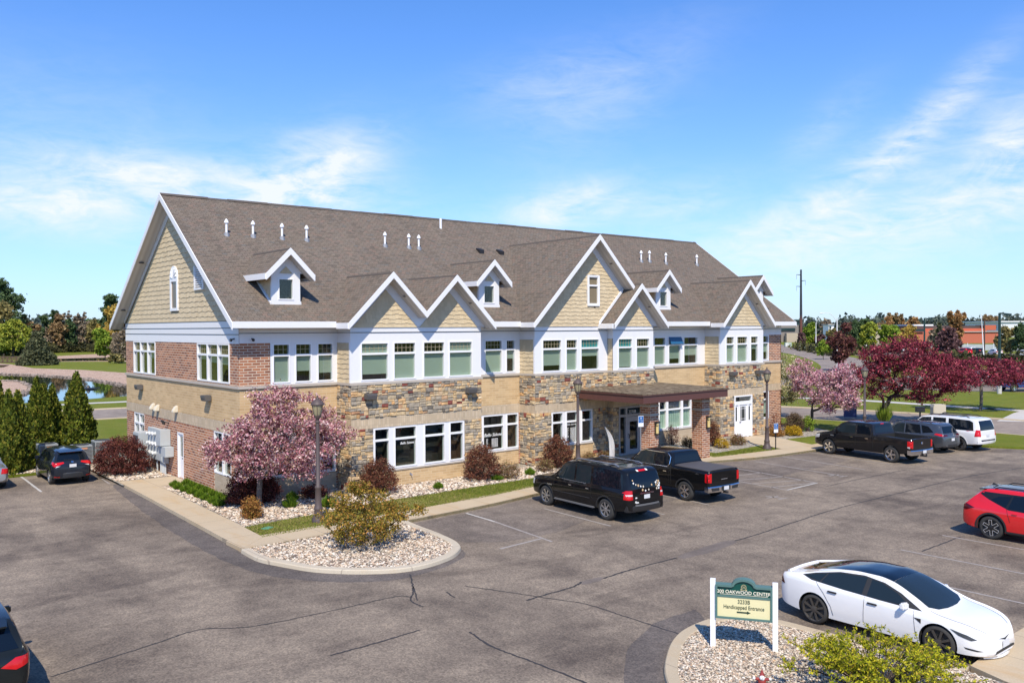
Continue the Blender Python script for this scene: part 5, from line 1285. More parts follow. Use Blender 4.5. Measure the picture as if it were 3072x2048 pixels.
for s in (-1, 1):
    MB().tube([(s * .10, 0, .20), (s * .17, -.02, .20), (s * .22, -.03, .22)], [.05, .05, .045], 8).build('arm', RED, gn, smooth=60); MB().sphere((s * .255, -.04, .23), .052, 10).build('mitten', WHT, gn, smooth=180)

# ------------------------------------------------------------------ by the road on the right
DGM = plain('dark_green_metal', (.012, .035, .032), .45, var=.1); BEIGE = plain('beige_box', (.50, .45, .36), .6, var=.05)
def at(px, py, z=-.13):
    p = gp(px, py, z); return (p.x, p.y, z)
mbx = thing('mailbox', 'black box on a post in the lawn beside the road', 'mailbox', at(2760, 1251), R(-40))
MB().box(-.05, .05, -.05, .05, -.1, .75).build('post', BLACKM, mbx); MB().box(-.31, .31, -.2, .2, .42, .80).box(-.34, .34, -.23, .23, .80, .84).build('box', BLACKM, mbx, bevel=.01)
cbx = thing('utility_cabinet', 'beige utility cabinet standing on the lawn beside the road', 'utility cabinet', at(2814, 1248), R(-42))
MB().prism([(-.5, -.3, -.05), (.5, -.3, -.05), (.5, -.3, .97), (-.42, -.3, .97), (-.5, -.3, .75)], (0, 0, 0), (0, .6, 0)).build('cabinet', BEIGE, cbx, bevel=.02); MB().box(-.46, .46, -.32, -.301, .08, .88).build('door', BEIGE, cbx)
bs = thing('blue_sign', 'dark blue slab sign on the lawn behind the pink tree', 'sign', at(2550, 1254), R(-50))
MB().box(-.48, .48, -.12, .12, .0, 1.6).build('panel', plain('deep_blue', (.035, .05, .16), .5, var=.2), bs, bevel=.01); MB().box(-.5, .5, -.15, .15, -.05, .10).build('base', plain('grey_base', (.35, .35, .36), .7), bs)

def shoebox(px, py, h, label, mat, base=False, rz=R(-40)):
    t = thing('lot_light', label, 'light pole', at(px, py), rz, 'parking lot light poles')
    z0 = .75 if base else 0
    MB().tube([(0, 0, z0), (0, 0, h)], [.15, .13], 10).build('pole', mat, t); MB().prism([(.06, -.2, h - .10), (1.15, -.28, h - .22), (1.15, .28, h - .22), (.06, .2, h - .10)], (0, 0, 0), (0, 0, .14)).prism([(.35, -.26, h - .28), (1.1, -.28, h - .28), (1.1, .28, h - .28), (.35, .26, h - .28)], (0, 0, 0), (0, 0, .09)).build('lamp_head', mat, t, bevel=.02)
    if base: MB().lathe([(.24, -.1), (.24, .78), (.22, .8)], 18).build('concrete_base', CONC_P, t, smooth=40)
    return t
shoebox(2773, 1112, 8.5, 'dark green light pole rising behind the big burgundy tree', DGM)
shoebox(2953, 1082, 8.3, 'brown light pole beside the white flagpole', plain('brown_pole', (.07, .045, .035), .6))
shoebox(2998, 1180, 8.6, 'dark green light pole on a round concrete base behind the smaller burgundy tree', DGM, True)
fp = thing('flagpole', 'thin white flagpole near the far parking lot', 'flagpole', at(2952, 1084)); MB().tube([(0, 0, 0), (-.45, .35, 9.3)], [.14, .05], 8).build('pole', WHITE2, fp); MB().sphere((-.45, .35, 9.4), .11, 8).build('finial', WHITE2, fp)
def cobra(px, py, h, label, arm):
    t = thing('road_light', label, 'road light', at(px, py), R(-40), 'tall road lights'); MB().tube([(0, 0, 0), (0, 0, h)], [.17, .09], 10).build('pole', plain('pale_pole', (.66, .66, .67), .45), t)
    MB().tube([(0, 0, h - .5), (-arm * .25, 0, h + .35), (-arm * .55, 0, h + 1.0), (-arm * .85, 0, h + 1.05), (-arm, 0, h + 1.0)], .05, 6).build('arm', plain('pale_pole', 0), t); MB().sphere((-arm - .25, 0, h + .98), .3, 8, (1.3, .5, .35)).build('lamp_head', plain('pale_pole', 0), t)
cobra(2448, 1053, 8.2, 'pale tall road light beyond the curve of the road', -1.0); cobra(2511, 1101, 8.6, 'pale tall road light with a long curved arm behind the dark red trees', 2.5)
tw = thing('transmission_pole', 'tall dark steel power pole with three crossarms', 'power pole', at(2403, 1040)); RUST = NT('weathered_steel'); sp_ = RUST.n('ShaderNodeSeparateXYZ'); RUST.l(RUST.pos(), sp_.inputs[0])
RUST.set(RUST.mix(RUST.ramp(RUST.math('DIVIDE', sp_.outputs[2], 27), [(.33, (0, 0, 0)), (.42, (1, 1, 1))]), (.13, .045, .03), (.022, .026, .034)), .6); RUST = RUST.m
MB().tube([(0, 0, 0), (0, 0, 27.2)], [.55, .30], 12).build('pole', RUST, tw)
for (z, s) in ((25.4, -1), (23.3, 1), (21.3, -1)): MB().tube([(0, 0, z - .1), (s * 1.6 * .77, -s * 1.6 * .64, z + .05)], [.14, .08], 8).tube([(s * 1.55 * .77, -s * 1.55 * .64, z), (s * 1.55 * .77, -s * 1.55 * .64, z - 1.6)], .04, 6).build('crossarm', RUST, tw)
for (px, py, lb) in ((2364, 1040, 'small green and white utility box in the far grass left of the power pole'), (2405, 1045, 'small pale utility box at the foot of the power pole')):
    t = thing('transformer_box', lb, 'utility box', at(px, py), R(-45), 'pad-mounted boxes by the power pole'); MB().box(-1.1, 1.1, -.8, .8, 0, 1.5).build('cabinet', plain('pale_green_box', (.36, .44, .38), .6), t, bevel=.05); MB().box(-1.0, .2, -.83, -.80, .2, 1.35).build('door', plain('pale_panel', (.6, .62, .6), .6), t)

# ------------------------------------------------------------------ far buildings
def dp(px, py, D): return CAM + ray(px, py) * D
def far_block(root, name, px0, px1, yt, D, depth, mat, zb=-.2, D2=None, yb=None):
    a, b = dp(px0, yt, D), dp(px1, yt, D2 or D); zt = (a.z + b.z) / 2
    if yb is not None: zb = (dp(px0, yb, D).z + dp(px1, yb, D2 or D).z) / 2
    u = (Vector((b.x, b.y, 0)) - Vector((a.x, a.y, 0))); nrm = Vector((-u.y, u.x, 0)).normalized() * depth
    p = [Vector((a.x, a.y, zb)), Vector((b.x, b.y, zb)), Vector((b.x, b.y, zt)), Vector((a.x, a.y, zt))]
    o = MB().prism(p, (0, 0, 0), nrm).build(name, mat, root); return o
FARBR = brick('far_red_brick', [(.38, .050, .028), (.44, .060, .034), (.47, .072, .04), (.41, .055, .03)], (.44, .13, .08), .6, .2, .02, .1)
FARGR = plain('far_grey_wall', (.21, .185, .165), .8, var=.1); TAN2 = plain('far_tan_wall', (.40, .33, .25), .8); DGL = plain('far_window_glass', (.02, .04, .045), .12); ROOFG = plain('far_roof_grey', (.42, .42, .43), .7); ORBR = plain('far_orange_brick', (.46, .11, .055), .8)
g = thing('grey_office', 'modern grey office block seen past the right end of the roof', 'building')
far_block(g, 'wall', 2250, 2396, 975, 400, 22, FARGR); far_block(g, 'window_band', 2330, 2386, 984, 399.5, .6, DGL, yb=992); far_block(g, 'window_band', 2250, 2326, 984, 399.5, .6, DGL, yb=992)
far_block(g, 'upper_storey', 2370, 2400, 960, 402, 12, DGL, yb=976); far_block(g, 'roof', 2366, 2403, 958, 401, 14, plain('teal_roof', (.05, .10, .10), .5), yb=961); far_block(g, 'entrance_block', 2360, 2394, 999, 396, 3, TAN2)
g = thing('red_brick_building', 'long low red brick building beyond the far parking lot', 'building')
far_block(g, 'wall', 2740, 2998, 995, 352, 40, FARBR); far_block(g, 'upper_wall', 2770, 2960, 985, 368, 26, ORBR, yb=996); far_block(g, 'roof', 2742, 2990, 977, 380, 30, plain('dark_roof_edge', (.07, .05, .045), .7), yb=986); far_block(g, 'roof_block', 2955, 2988, 975, 376, 8, ORBR, yb=990)
far_block(g, 'window_band', 2746, 2772, 986, 351, .8, DGL, yb=994); far_block(g, 'coping', 2880, 2998, 993.5, 351.4, .6, plain('pale_coping', (.5, .45, .4), .7), yb=995.5)
far_block(g, 'roof', 2738, 2800, 973, 390, 20, plain('white_roof', (.7, .7, .7), .6), yb=977); far_block(g, 'roof', 2772, 2830, 977, 385, 10, ROOFG, yb=984)
g = thing('white_warehouse', 'long white ribbed warehouse under the tree line at the right edge', 'building'); far_block(g, 'wall', 3000, 3160, 965, 520, 40, plain('white_ribbed', (.62, .64, .66), .6, var=.08)); far_block(g, 'roof', 2998, 3165, 962.5, 519, 42, WHITE2, yb=965.5)
g = thing('tan_house', 'small tan building between the orange and green trees far right', 'building'); far_block(g, 'wall', 2624, 2655, 978, 300, 8, TAN2); far_block(g, 'roof', 2622, 2658, 975, 299.5, 9, plain('house_roof', (.16, .13, .11), .9), yb=978.5); far_block(g, 'window', 2626, 2634, 984, 299.6, .5, DGL, yb=992)
g = thing('white_shed', 'small white building half hidden among far trees beside the road lights', 'building'); far_block(g, 'wall', 2486, 2502, 974, 330, 6, WHITE2); far_block(g, 'roof', 2484, 2504, 972, 329.5, 7, ROOFG, yb=974.5); far_block(g, 'window', 2489, 2494, 979, 329.6, .5, DGL, yb=985)
# white slatted fence in front of the red building
fn = thing('white_fence', 'long white slatted fence in front of the red brick building', 'fence'); A_, B_ = gp(2690, 1046, -.13), gp(3120, 1054, -.13); L_ = (B_ - A_).length; n = int(L_ / 2.4); b = MB(); c = MB()
for i in range(n):
    p, q = A_.lerp(B_, i / n), A_.lerp(B_, (i + 1) / n); b.bar(p + Vector((0, 0, .9)), q + Vector((0, 0, .9)), .08, 1.7); 
b.build('slat_panel', plain('white_fence_slats', (.66, .67, .66), .6, var=.15, scale=.8), fn)
for i in range(0, n + 1, 3):
    p = A_.lerp(B_, i / n); MB().box(p.x - .08, p.x + .08, p.y - .08, p.y + .08, -.13, 1.9).build('post', WHITE2, fn)
# footbridge and fountain float in the park on the left
fb_ = thing('footbridge', 'low brown truss footbridge by the pond at the left edge', 'footbridge'); BR = plain('bridge_brown', (.10, .055, .04), .7); P0, P1 = gp(-60, 1088, -.1), gp(62, 1087, -.1)
b = MB(); d_ = (P1 - P0); nn = Vector((-d_.y, d_.x, 0)).normalized() * 2.2
MB().prism([P0 + Vector((0, 0, .2)), P1 + Vector((0, 0, .2)), P1 + Vector((0, 0, .0)), P0], (0, 0, 0), nn).build('deck', BR, fb_)
for off_ in (Vector((0, 0, 0)), nn):
    b = MB(); N_ = 9; b.bar(P0 + off_ + Vector((0, 0, 1.25)), P1 + off_ + Vector((0, 0, 1.25)), .14); b.bar(P0 + off_ + Vector((0, 0, .7)), P1 + off_ + Vector((0, 0, .7)), .08)
    for i in range(N_ + 1):
        p = P0.lerp(P1, i / N_) + off_; b.bar(p, p + Vector((0, 0, 1.3)), .12)
        if i < N_: b.bar(p + Vector((0, 0, .2 if i % 2 else 1.2)), P0.lerp(P1, (i + 1) / N_) + off_ + Vector((0, 0, 1.2 if i % 2 else .2)), .09)
    b.build('railing', BR, fb_)
pf = at(265, 1167); fl = thing('fountain_float', 'dark fountain float lying on the pond', 'fountain', pf); MB().lathe([(.3, -.05), (.9, .05), (.9, .12), (.25, .2), (.12, .45), (.02, .5)], 14).build('float', BLACKM, fl); MB().bar((-1.3, 0, .1), (1.3, 0, .1), .25, .12).build('outrigger', BLACKM, fl)
# ------------------------------------------------------------------ vehicles
def pchip(xs, ys):
    xs = np.array(xs, float); ys = np.array(ys, float); h = np.diff(xs); d = np.diff(ys) / h; m = np.zeros_like(ys)
    for i in range(1, len(xs) - 1):
        if d[i - 1] * d[i] > 0:
            w1, w2 = 2 * h[i] + h[i - 1], h[i] + 2 * h[i - 1]; m[i] = (w1 + w2) / (w1 / d[i - 1] + w2 / d[i])
    m[0], m[-1] = d[0], d[-1]
    def f(x):
        x = min(max(x, xs[0]), xs[-1]); i = min(max(int(np.searchsorted(xs, x)) - 1, 0), len(h) - 1); t = (x - xs[i]) / h[i]
        return (2 * t ** 3 - 3 * t * t + 1) * ys[i] + (t ** 3 - 2 * t * t + t) * h[i] * m[i] + (-2 * t ** 3 + 3 * t * t) * ys[i + 1] + (t ** 3 - t * t) * h[i] * m[i + 1]
    return f
CGLASS = NT('car_glass'); CGLASS.set((.004, .007, .012), .03, spec=.45); CGLASS = CGLASS.m
CGLASS_L = NT('car_glass_clear'); CGLASS_L.set((.014, .022, .027), .03, spec=.5); CGLASS_L = CGLASS_L.m
WELL = plain('wheel_well', (.012, .012, .012), .9); TRIMB = plain('black_trim', (.022, .022, .023), .6, var=.2); SEAM = plain('panel_gap', (.006, .006, .006), .8)
RLENS = NT('red_lens'); RLENS.set(RLENS.mix(RLENS.noise(RLENS.obj(), 9, 2), (.42, .004, .008), (.62, .012, .015)), .12); RLENS = RLENS.m
DRLENS = plain('dark_red_lens', (.07, .004, .008), .12); CLENS = plain('clear_lens', (.55, .55, .56), .1, var=.2); HEADL = plain('headlamp_dark', (.06, .07, .085), .06, spec=.8)
ALLOY = plain('alloy', (.50, .50, .51), .25, .85); ALLOYD = plain('dark_alloy', (.075, .068, .062), .4, .3); PLATE = plain('licence_plate', (.62, .63, .65), .5, var=.12, scale=30)
GREYPL = plain('grey_plastic', (.12, .12, .125), .6)

class Car:
    def __init__(s, name, label, paint_m, L, top, belt, bot, wid, axles, r, tumble=.17, arch=None, crown=.025, cuts=(), edge=.05, group='parked cars'):
        s.root = thing(name, label, 'car', (0, 0, 0), 0, group); s.L = L; s.r = r; s.axles = axles
        T, B, O, Wd = (pchip(*zip(*q)) for q in (top, belt, bot, wid)); s.T, s.B, s.O, s.W = T, B, O, Wd; s.tx = lambda v: v
        xs = sorted(set([round(v, 4) for v in list(np.linspace(-L / 2, L / 2, 84)) + [p[0] for p in top] + [-L / 2 + .03, -L / 2 + .08, L / 2 - .03, L / 2 - .08]]))
        V = []; F = []; npt = 0
        for x in xs:
            t, b, o, w = T(x), B(x), O(x), Wd(x); b = min(b, t - .012); h = t - b; k = min(1, h / .5)
            tm = tumble * k; ws = w - .045
            sec = [(0, o), (w - .14, o), (w - .035, o + .05), (w - .008, o + (b - o) * .30), (w, o + (b - o) * .58), (w - .008, b - .11), (w - .022, b - .035), (ws, b),
                   (ws - tm * .5 - .012, b + h * .48), (ws - tm * .88 - .022, b + h * .86), (ws - tm - edge, t - .02 - crown * .5), (ws - tm - .20, t - .004 - crown * .35), ((ws - tm) * .42, t - crown * .08), (0, t)]
            ring = sec + [(-y, z) for y, z in sec[-2:0:-1]]; npt = len(ring)
            V += [(x, y, z) for y, z in ring]
        for i in range(len(xs) - 1):
            for j in range(npt): a = i * npt + j; c = i * npt + (j + 1) % npt; F.append((a, c, c + npt, a + npt))
        F.append(tuple(range(npt - 1, -1, -1))); e = (len(xs) - 1) * npt; F.append(tuple(e + j for j in range(npt)))
        me = bpy.data.meshes.new('body'); me.from_pydata(V, [], F); me.materials.append(paint_m)
        bm = bmesh.new(); bm.from_mesh(me); bmesh.ops.recalc_face_normals(bm, faces=bm.faces); bm.to_mesh(me); bm.free()
        body = bpy.data.objects.new('body', me); link(body, s.root)
        ra = arch or r * 1.13; cb = MB()
        for ax in axles:
            for sg in (-1, 1):
                w = Wd(ax); y0, y1 = sg * (w - .34), sg * (w + .3)
                cb.lathe([(ra, min(y0, y1)), (ra, max(y0, y1))], 36, (ax, 0, r * 1.02), 'y')
                cb.box(ax - ra * .97, ax + ra * .97, min(y0, y1), max(y0, y1), -.3, r * .7)
        for c in cuts: cb.box(*c)
        bmr = bpy.data.meshes.new('c'); bmr.from_pydata(cb.v, [], cb.f); bmr.materials.append(WELL)
        b2 = bmesh.new(); b2.from_mesh(bmr); bmesh.ops.recalc_face_normals(b2, faces=b2.faces); b2.to_mesh(bmr); b2.free()
        co = bpy.data.objects.new('c', bmr); COL.objects.link(co)
        md = body.modifiers.new('b', 'BOOLEAN'); md.operation = 'DIFFERENCE'; md.object = co; md.solver = 'EXACT'; md.use_self = True; md.material_mode = 'TRANSFER'
        dg = bpy.context.evaluated_depsgraph_get(); dg.update()
        nm = bpy.data.meshes.new_from_object(body.evaluated_get(dg)); body.modifiers.clear(); body.data = nm; bpy.data.objects.remove(co)
        nm.polygons.foreach_set('use_smooth', [True] * len(nm.polygons)); nm.set_sharp_from_angle(angle=R(32))
        s.body = body; bm = bmesh.new(); bm.from_mesh(nm); s.bvh = BVHTree.FromBMesh(bm); bm.free()
    def decal(s, name, poly, view, mat, off=.006, sub=.10, parent=None, sides=(1,), thick=0.0, raw=False):
        """a panel cut to the given outline and laid on the body; view: side (x,z), rear / front (y,z), top (x,y)"""
        res = []
        for sg in sides:
            tx = s.tx if view in ('side', 'top') and not raw else (lambda q: q)
            bm = bmesh.new(); vs = [bm.verts.new((tx(p[0]), p[1], 0)) for p in poly]; bm.faces.new(vs); bmesh.ops.triangulate(bm, faces=bm.faces)
            for _ in range(7):
                es = [e for e in bm.edges if e.calc_length() > sub]
                if not es: break
                bmesh.ops.subdivide_edges(bm, edges=es, cuts=1); bmesh.ops.triangulate(bm, faces=bm.faces)
            outn = {'side': Vector((0, sg, 0)), 'rear': Vector((-1, 0, 0)), 'front': Vector((1, 0, 0)), 'top': Vector((0, 0, 1))}[view]; bad = []
            for v in bm.verts:
                a, b = v.co.x, v.co.y
                p = {'side': Vector((a, sg * 3, b)), 'rear': Vector((-9, a, b)), 'front': Vector((9, a, b)), 'top': Vector((a, b, 4))}[view]
                h = s.bvh.ray_cast(p, -outn)
                if h[0] is None: bad.append(v); continue
                n = h[1]; n = n if n.dot(outn) > 0 else -n
                v.co = h[0] + (n * .4 + outn * .6).normalized() * off
            if bad: bmesh.ops.delete(bm, geom=bad, context='VERTS')
            if thick:
                r_ = bmesh.ops.extrude_face_region(bm, geom=bm.faces[:]); mv = [g for g in r_['geom'] if isinstance(g, bmesh.types.BMVert)]
                for v in mv: v.co += outn * thick
            bmesh.ops.recalc_face_normals(bm, faces=bm.faces)
            me = bpy.data.meshes.new(name); bm.to_mesh(me); bm.free(); me.materials.append(mat)
            me.polygons.foreach_set('use_smooth', [True] * len(me.polygons)); me.set_sharp_from_angle(angle=R(40))
            if len(me.polygons) and not thick:
                cn = sum((p.normal.dot(outn) for p in me.polygons))
                if cn < 0: me.flip_normals()
            res.append(link(bpy.data.objects.new(name, me), parent or s.root))
        return res
    def strip(s, name, pts, view, mat, w=.012, off=.008, parent=None, sides=(1, -1)):
        if view in ('side', 'top'): pts = [(s.tx(a), b) for a, b in pts]
        for sg in sides:
            P = []; outn = {'side': Vector((0, sg, 0)), 'rear': Vector((-1, 0, 0)), 'front': Vector((1, 0, 0)), 'top': Vector((0, 0, 1))}[view]
            for (a, b), (c, d) in zip(pts[:-1], pts[1:]):
                for t in np.linspace(0, 1, 9)[:-1]:
                    u, v = a + (c - a) * t, b + (d - b) * t
                    h = s.bvh.ray_cast({'side': Vector((u, sg * 3, v)), 'rear': Vector((-9, u, v)), 'front': Vector((9, u, v)), 'top': Vector((u, v, 4))}[view], -outn)
                    if h[0] is not None: P.append(h[0] + outn * (off - w * .3))
            if len(P) > 1: MB().tube(P, w / 2, 5).build(name, mat, parent or s.root)
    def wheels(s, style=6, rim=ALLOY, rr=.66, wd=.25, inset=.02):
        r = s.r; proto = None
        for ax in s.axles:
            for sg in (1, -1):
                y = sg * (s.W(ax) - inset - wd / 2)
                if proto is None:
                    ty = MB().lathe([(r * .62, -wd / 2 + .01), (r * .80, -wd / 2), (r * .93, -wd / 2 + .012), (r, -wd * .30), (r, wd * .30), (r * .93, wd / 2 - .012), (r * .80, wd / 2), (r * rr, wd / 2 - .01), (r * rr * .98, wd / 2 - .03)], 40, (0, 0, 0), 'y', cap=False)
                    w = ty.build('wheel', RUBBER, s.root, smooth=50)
                    MB().lathe([(r * rr, wd / 2 - .045), (.01, wd / 2 - .07)], 30, (0, 0, 0), 'y', cap=False).build('spoke_shade', TRIMB, w)  # black disc stands in for the shade behind the spokes
                    b = MB().lathe([(r * rr * 1.0, wd / 2 - .02), (r * rr * .985, wd / 2 - .004), (r * rr * .93, wd / 2 - .012), (r * rr * .90, wd / 2 - .05)], 40, (0, 0, 0), 'y', cap=False)
                    R0, R1 = r * rr * .16, r * rr * .95
                    for k in range(style):
                        a = 2 * math.pi * k / style; u = Vector((math.cos(a), 0, math.sin(a))); v = Vector((-math.sin(a), 0, math.cos(a)))
                        w0, w1 = (r * .085, r * .115) if style <= 6 else (r * .06, r * .075)
                        q = [u * R0 - v * w0, u * R1 - v * w1, u * R1 + v * w1, u * R0 + v * w0]
                        b.prism([p + Vector((0, wd / 2 - .052 + (.018 if i in (0, 3) else .03), 0)) for i, p in enumerate(q)], (0, 0, 0), (0, .016, 0))
                    b.lathe([(r * rr * .27, wd / 2 - .06), (r * rr * .25, wd / 2 - .012), (r * rr * .12, wd / 2 - .006), (.005, wd / 2 - .004)], 20, (0, 0, 0), 'y')
                    b.build('rim', rim, w, smooth=35); proto = w
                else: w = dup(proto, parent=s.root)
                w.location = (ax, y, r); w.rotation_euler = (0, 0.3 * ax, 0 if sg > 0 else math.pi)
        return proto
    def flare(s, mat, w=.055, parent=None):
        ra = s.r * 1.13
        for ax in s.axles:
            A = np.linspace(R(-12), R(192), 26)
            poly = [(ax + (ra + .004) * math.cos(a), s.r * 1.02 + (ra + .004) * math.sin(a)) for a in A] + [(ax + (ra + w) * math.cos(a), s.r * 1.02 + (ra + w) * math.sin(a)) for a in A[::-1]]
            s.decal('arch_trim', poly, 'side', mat, .004, .08, sides=(1, -1), thick=.012, raw=True)
    def mirror(s, x, z, mat, sides=(1, -1)):
        x = s.tx(x)
        for sg in sides:
            h = s.bvh.ray_cast(Vector((x, sg * 3, z)), Vector((0, -sg, 0))); y = h[0].y if h[0] else sg * s.W(x)
            MB().prism([(x + .07, y, z - .05), (x - .05, y + sg * .04, z - .06), (x - .07, y + sg * .22, z - .05), (x + .05, y + sg * .22, z - .04)], (0, 0, 0), (0, 0, .16)).build('mirror', mat, s.root, bevel=.03, smooth=40)
    def handles(s, pts, mat, w=.17):
        for sg in (1, -1):
            for (x, z) in pts:
                x = s.tx(x)
                h = s.bvh.ray_cast(Vector((x, sg * 3, z)), Vector((0, -sg, 0)))
                if h[0]: MB().box(x - w / 2, x + w / 2, h[0].y - .01 if sg > 0 else h[0].y - .035, h[0].y + .035 if sg > 0 else h[0].y + .01, z - .018, z + .018).build('door_handle', mat, s.root, bevel=.012)
    def bumper(s, x, hw, z0, z1, mat, depth=.14, curve=.10, name='bumper'):
        n = 13; pts = [(-hw + 2 * hw * i / (n - 1)) for i in range(n)]; f = lambda y: x + (curve * abs(y / hw) ** 2.4) * (1 if x < 0 else -1)
        sgn = -1 if x < 0 else 1; V = []; F = []
        for y in pts:
            xx = f(y); V += [(xx - sgn * depth, y, z0 + .03), (xx - sgn * .02, y, z0), (xx, y, z0 + .05), (xx, y, z1 - .04), (xx - sgn * .03, y, z1), (xx - sgn * depth, y, z1)]
        for i in range(n - 1):
            for j in range(6): a = i * 6 + j; b = i * 6 + (j + 1) % 6; F.append((a, b, b + 6, a + 6))
        F += [tuple(range(6)), tuple((n - 1) * 6 + j for j in range(6))]
        o = mesh_obj(name, V, F, mat, s.root); bm = bmesh.new(); bm.from_mesh(o.data); bmesh.ops.recalc_face_normals(bm, faces=bm.faces); bm.to_mesh(o.data); bm.free()
        o.data.polygons.foreach_set('use_smooth', [True] * len(o.data.polygons)); o.data.set_sharp_from_angle(angle=R(35)); return o
    def plate(s, x, z, y=0):
        sg = -1 if x < 0 else 1; MB().box(min(x, x + sg * .012), max(x, x + sg * .012), y - .15, y + .15, z - .075, z + .075).build('licence_plate', PLATE, s.root)
    def put(s, x, y, rz, z=ZA): s.root.location = (x, y, z); s.root.rotation_euler = (0, 0, rz)

def rearM(x, y, z): return Matrix.Translation((x, y, z)) @ Matrix.Rotation(R(-90), 4, 'Z') @ Matrix.Rotation(R(90), 4, 'X')
UPY = R(90)

# --- long black sport utility vehicle
PB1 = paint('black_paint', (.004, .0045, .006), .0, .10)
L = 5.85
c = Car('sport_utility_vehicle', 'long black sport utility vehicle with stickers on its rear window', PB1, L,
        [(-2.925, 1.05), (-2.90, 1.30), (-2.80, 1.66), (-2.66, 1.92), (-2.35, 2.015), (-1.2, 2.06), (.1, 2.04), (.62, 1.98), (.95, 1.80), (1.42, 1.36), (1.65, 1.26), (2.3, 1.20), (2.7, 1.12), (2.86, 1.0), (2.925, .80)],
        [(-2.925, .98), (-2.8, 1.16), (-2, 1.22), (0, 1.20), (1.3, 1.18), (2.3, 1.12), (2.8, .98), (2.925, .74)], [(-2.925, .50), (-2.6, .42), (-1.5, .36), (1.5, .36), (2.5, .40), (2.925, .46)],
        [(-2.925, .88), (-2.86, .95), (-2.6, 1.0), (0, 1.02), (2.0, 1.01), (2.6, .97), (2.85, .86), (2.925, .74)], (-1.72, 1.85), .415, tumble=.13)
c.wheels(7, ALLOY); c.flare(TRIMB, .05)
for poly in ([(1.22, 1.26), (.98, 1.62), (.74, 1.86), (.12, 1.92), (.10, 1.26)], [(.0, 1.26), (.02, 1.92), (-.82, 1.93), (-.86, 1.26)], [(-.98, 1.27), (-.94, 1.93), (-2.3, 1.90), (-2.52, 1.80), (-2.62, 1.28)]): c.decal('side_window', poly, 'side', CGLASS if poly[0][0] < -.5 else CGLASS_L, sides=(1, -1))
c.strip('window_trim', [(1.22, 1.25), (-.86, 1.25)], 'side', ALLOY, .018)
c.decal('windshield', [(1.36, -.74), (1.36, .74), (.72, .62), (.72, -.62)], 'top', CGLASS_L)
rw = c.decal('rear_window', [(-.80, 1.30), (.80, 1.30), (.70, 1.86), (-.70, 1.86)], 'rear', CGLASS)[0]
c.decal('brake_light', [(-.20, 1.90), (.20, 1.90), (.20, 1.95), (-.20, 1.95)], 'rear', RLENS, .012)
for sg in (1, -1): c.decal('tail_light', [(sg * .72, .92), (sg * .965, .92), (sg * .965, 1.26), (sg * .74, 1.26)], 'rear', RLENS, .012, thick=.0)
c.decal('tail_light_wrap', [(-2.87, .93), (-2.70, .93), (-2.72, 1.25), (-2.85, 1.25)], 'side', RLENS, .010, sides=(1, -1))
for sg in (1, -1): c.decal('reverse_light', [(sg * .74, 1.06), (sg * .96, 1.06), (sg * .96, 1.12), (sg * .74, 1.12)], 'rear', CLENS, .016)
c.decal('chrome_bar', [(-.36, 1.09), (.36, 1.09), (.36, 1.15), (-.36, 1.15)], 'rear', CHROME, .012, thick=.02)
c.plate(-2.945, .985); c.bumper(-3.0, .96, .46, .70, plain('bumper_black', (.02, .02, .022), .4), .18, .14)
c.bumper(-3.02, .62, .69, .71, GREYPL, .12, .05, 'bumper_step')
stk = MB(); rs = random.Random(8)
spots = [(.62 + .10 * math.cos(a), 1.40 + .10 * math.sin(a)) for a in np.linspace(0, 6.28, 8)[:-1]] + [(.62, 1.40), (.55, 1.22), (.66, 1.22), (.30, 1.38), (-.15, 1.36), (-.28, 1.38), (-.40, 1.42), (-.52, 1.46), (-.63, 1.52), (-.64, 1.62), (.12, 1.22), (-.05, 1.20), (-.2, 1.24)]
STM = [plain('sticker_' + n_, col, .5) for n_, col in (('white', (.75, .75, .73)), ('tan', (.55, .38, .2)), ('pale', (.6, .55, .45)))]
for i, (y, z) in enumerate(spots):
    w = rs.uniform(.03, .048); c.decal('sticker', [(-y + w * math.cos(a), z + w * math.sin(a)) for a in np.linspace(0, 6.28, 9)[:-1]], 'rear', STM[i % 3], .016, .2, parent=rw)
for y, z, w in ((.22, 1.93, .05), (-.26, 1.93, .05), (.5, .80, .09), (.56, .83, .06), (.55, .98, .05)): c.decal('sticker', [(y - w, z - .025), (y + w, z - .03), (y + w * .8, z + .03), (y - w * .7, z + .02)], 'rear', STM[0], .014, .2, parent=c.body)
c.mirror(1.02, 1.28, PB1); c.handles([(.30, 1.07), (-.72, 1.07)], ALLOY); c.strip('door_gap', [(1.30, 1.15), (1.28, .5)], 'side', SEAM); c.strip('door_gap', [(.05, 1.24), (.05, .45)], 'side', SEAM); c.strip('door_gap', [(-.92, 1.24), (-.95, .80), (-1.2, .62)], 'side', SEAM)
c.strip('side_moulding', [(1.30, .72), (-1.15, .72)], 'side', TRIMB, .03)
for sg in (1, -1):
    MB().bar((1.25, sg * .98, .40), (-1.12, sg * .98, .40), .20, .06).build('running_board', GREYPL, c.root, bevel=.02)
    y = sg * .62; MB().tube([(.35, y, 2.03), (.2, y, 2.10), (-1.9, y, 2.10), (-2.1, y, 2.03)], .025, 8).build('roof_rail', plain('rail_grey', (.30, .31, .33), .25, .6), c.root)
for x in (-.1, -1.55): MB().bar((x, -.62, 2.10), (x, .62, 2.10), .05, .03).build('crossbar', TRIMB, c.root)
for sg in (1, -1): c.decal('headlight', [(2.62, .82), (2.86, .80), (2.80, 1.02), (2.58, 1.04)], 'side', CLENS, .008, sides=(sg,))
c.decal('fender_badge', [(1.42, .90), (1.72, .90), (1.72, .95), (1.42, .95)], 'side', ALLOY, .010, sides=(1, -1))
c.put(10.42, -10.40, UPY - R(2.5))

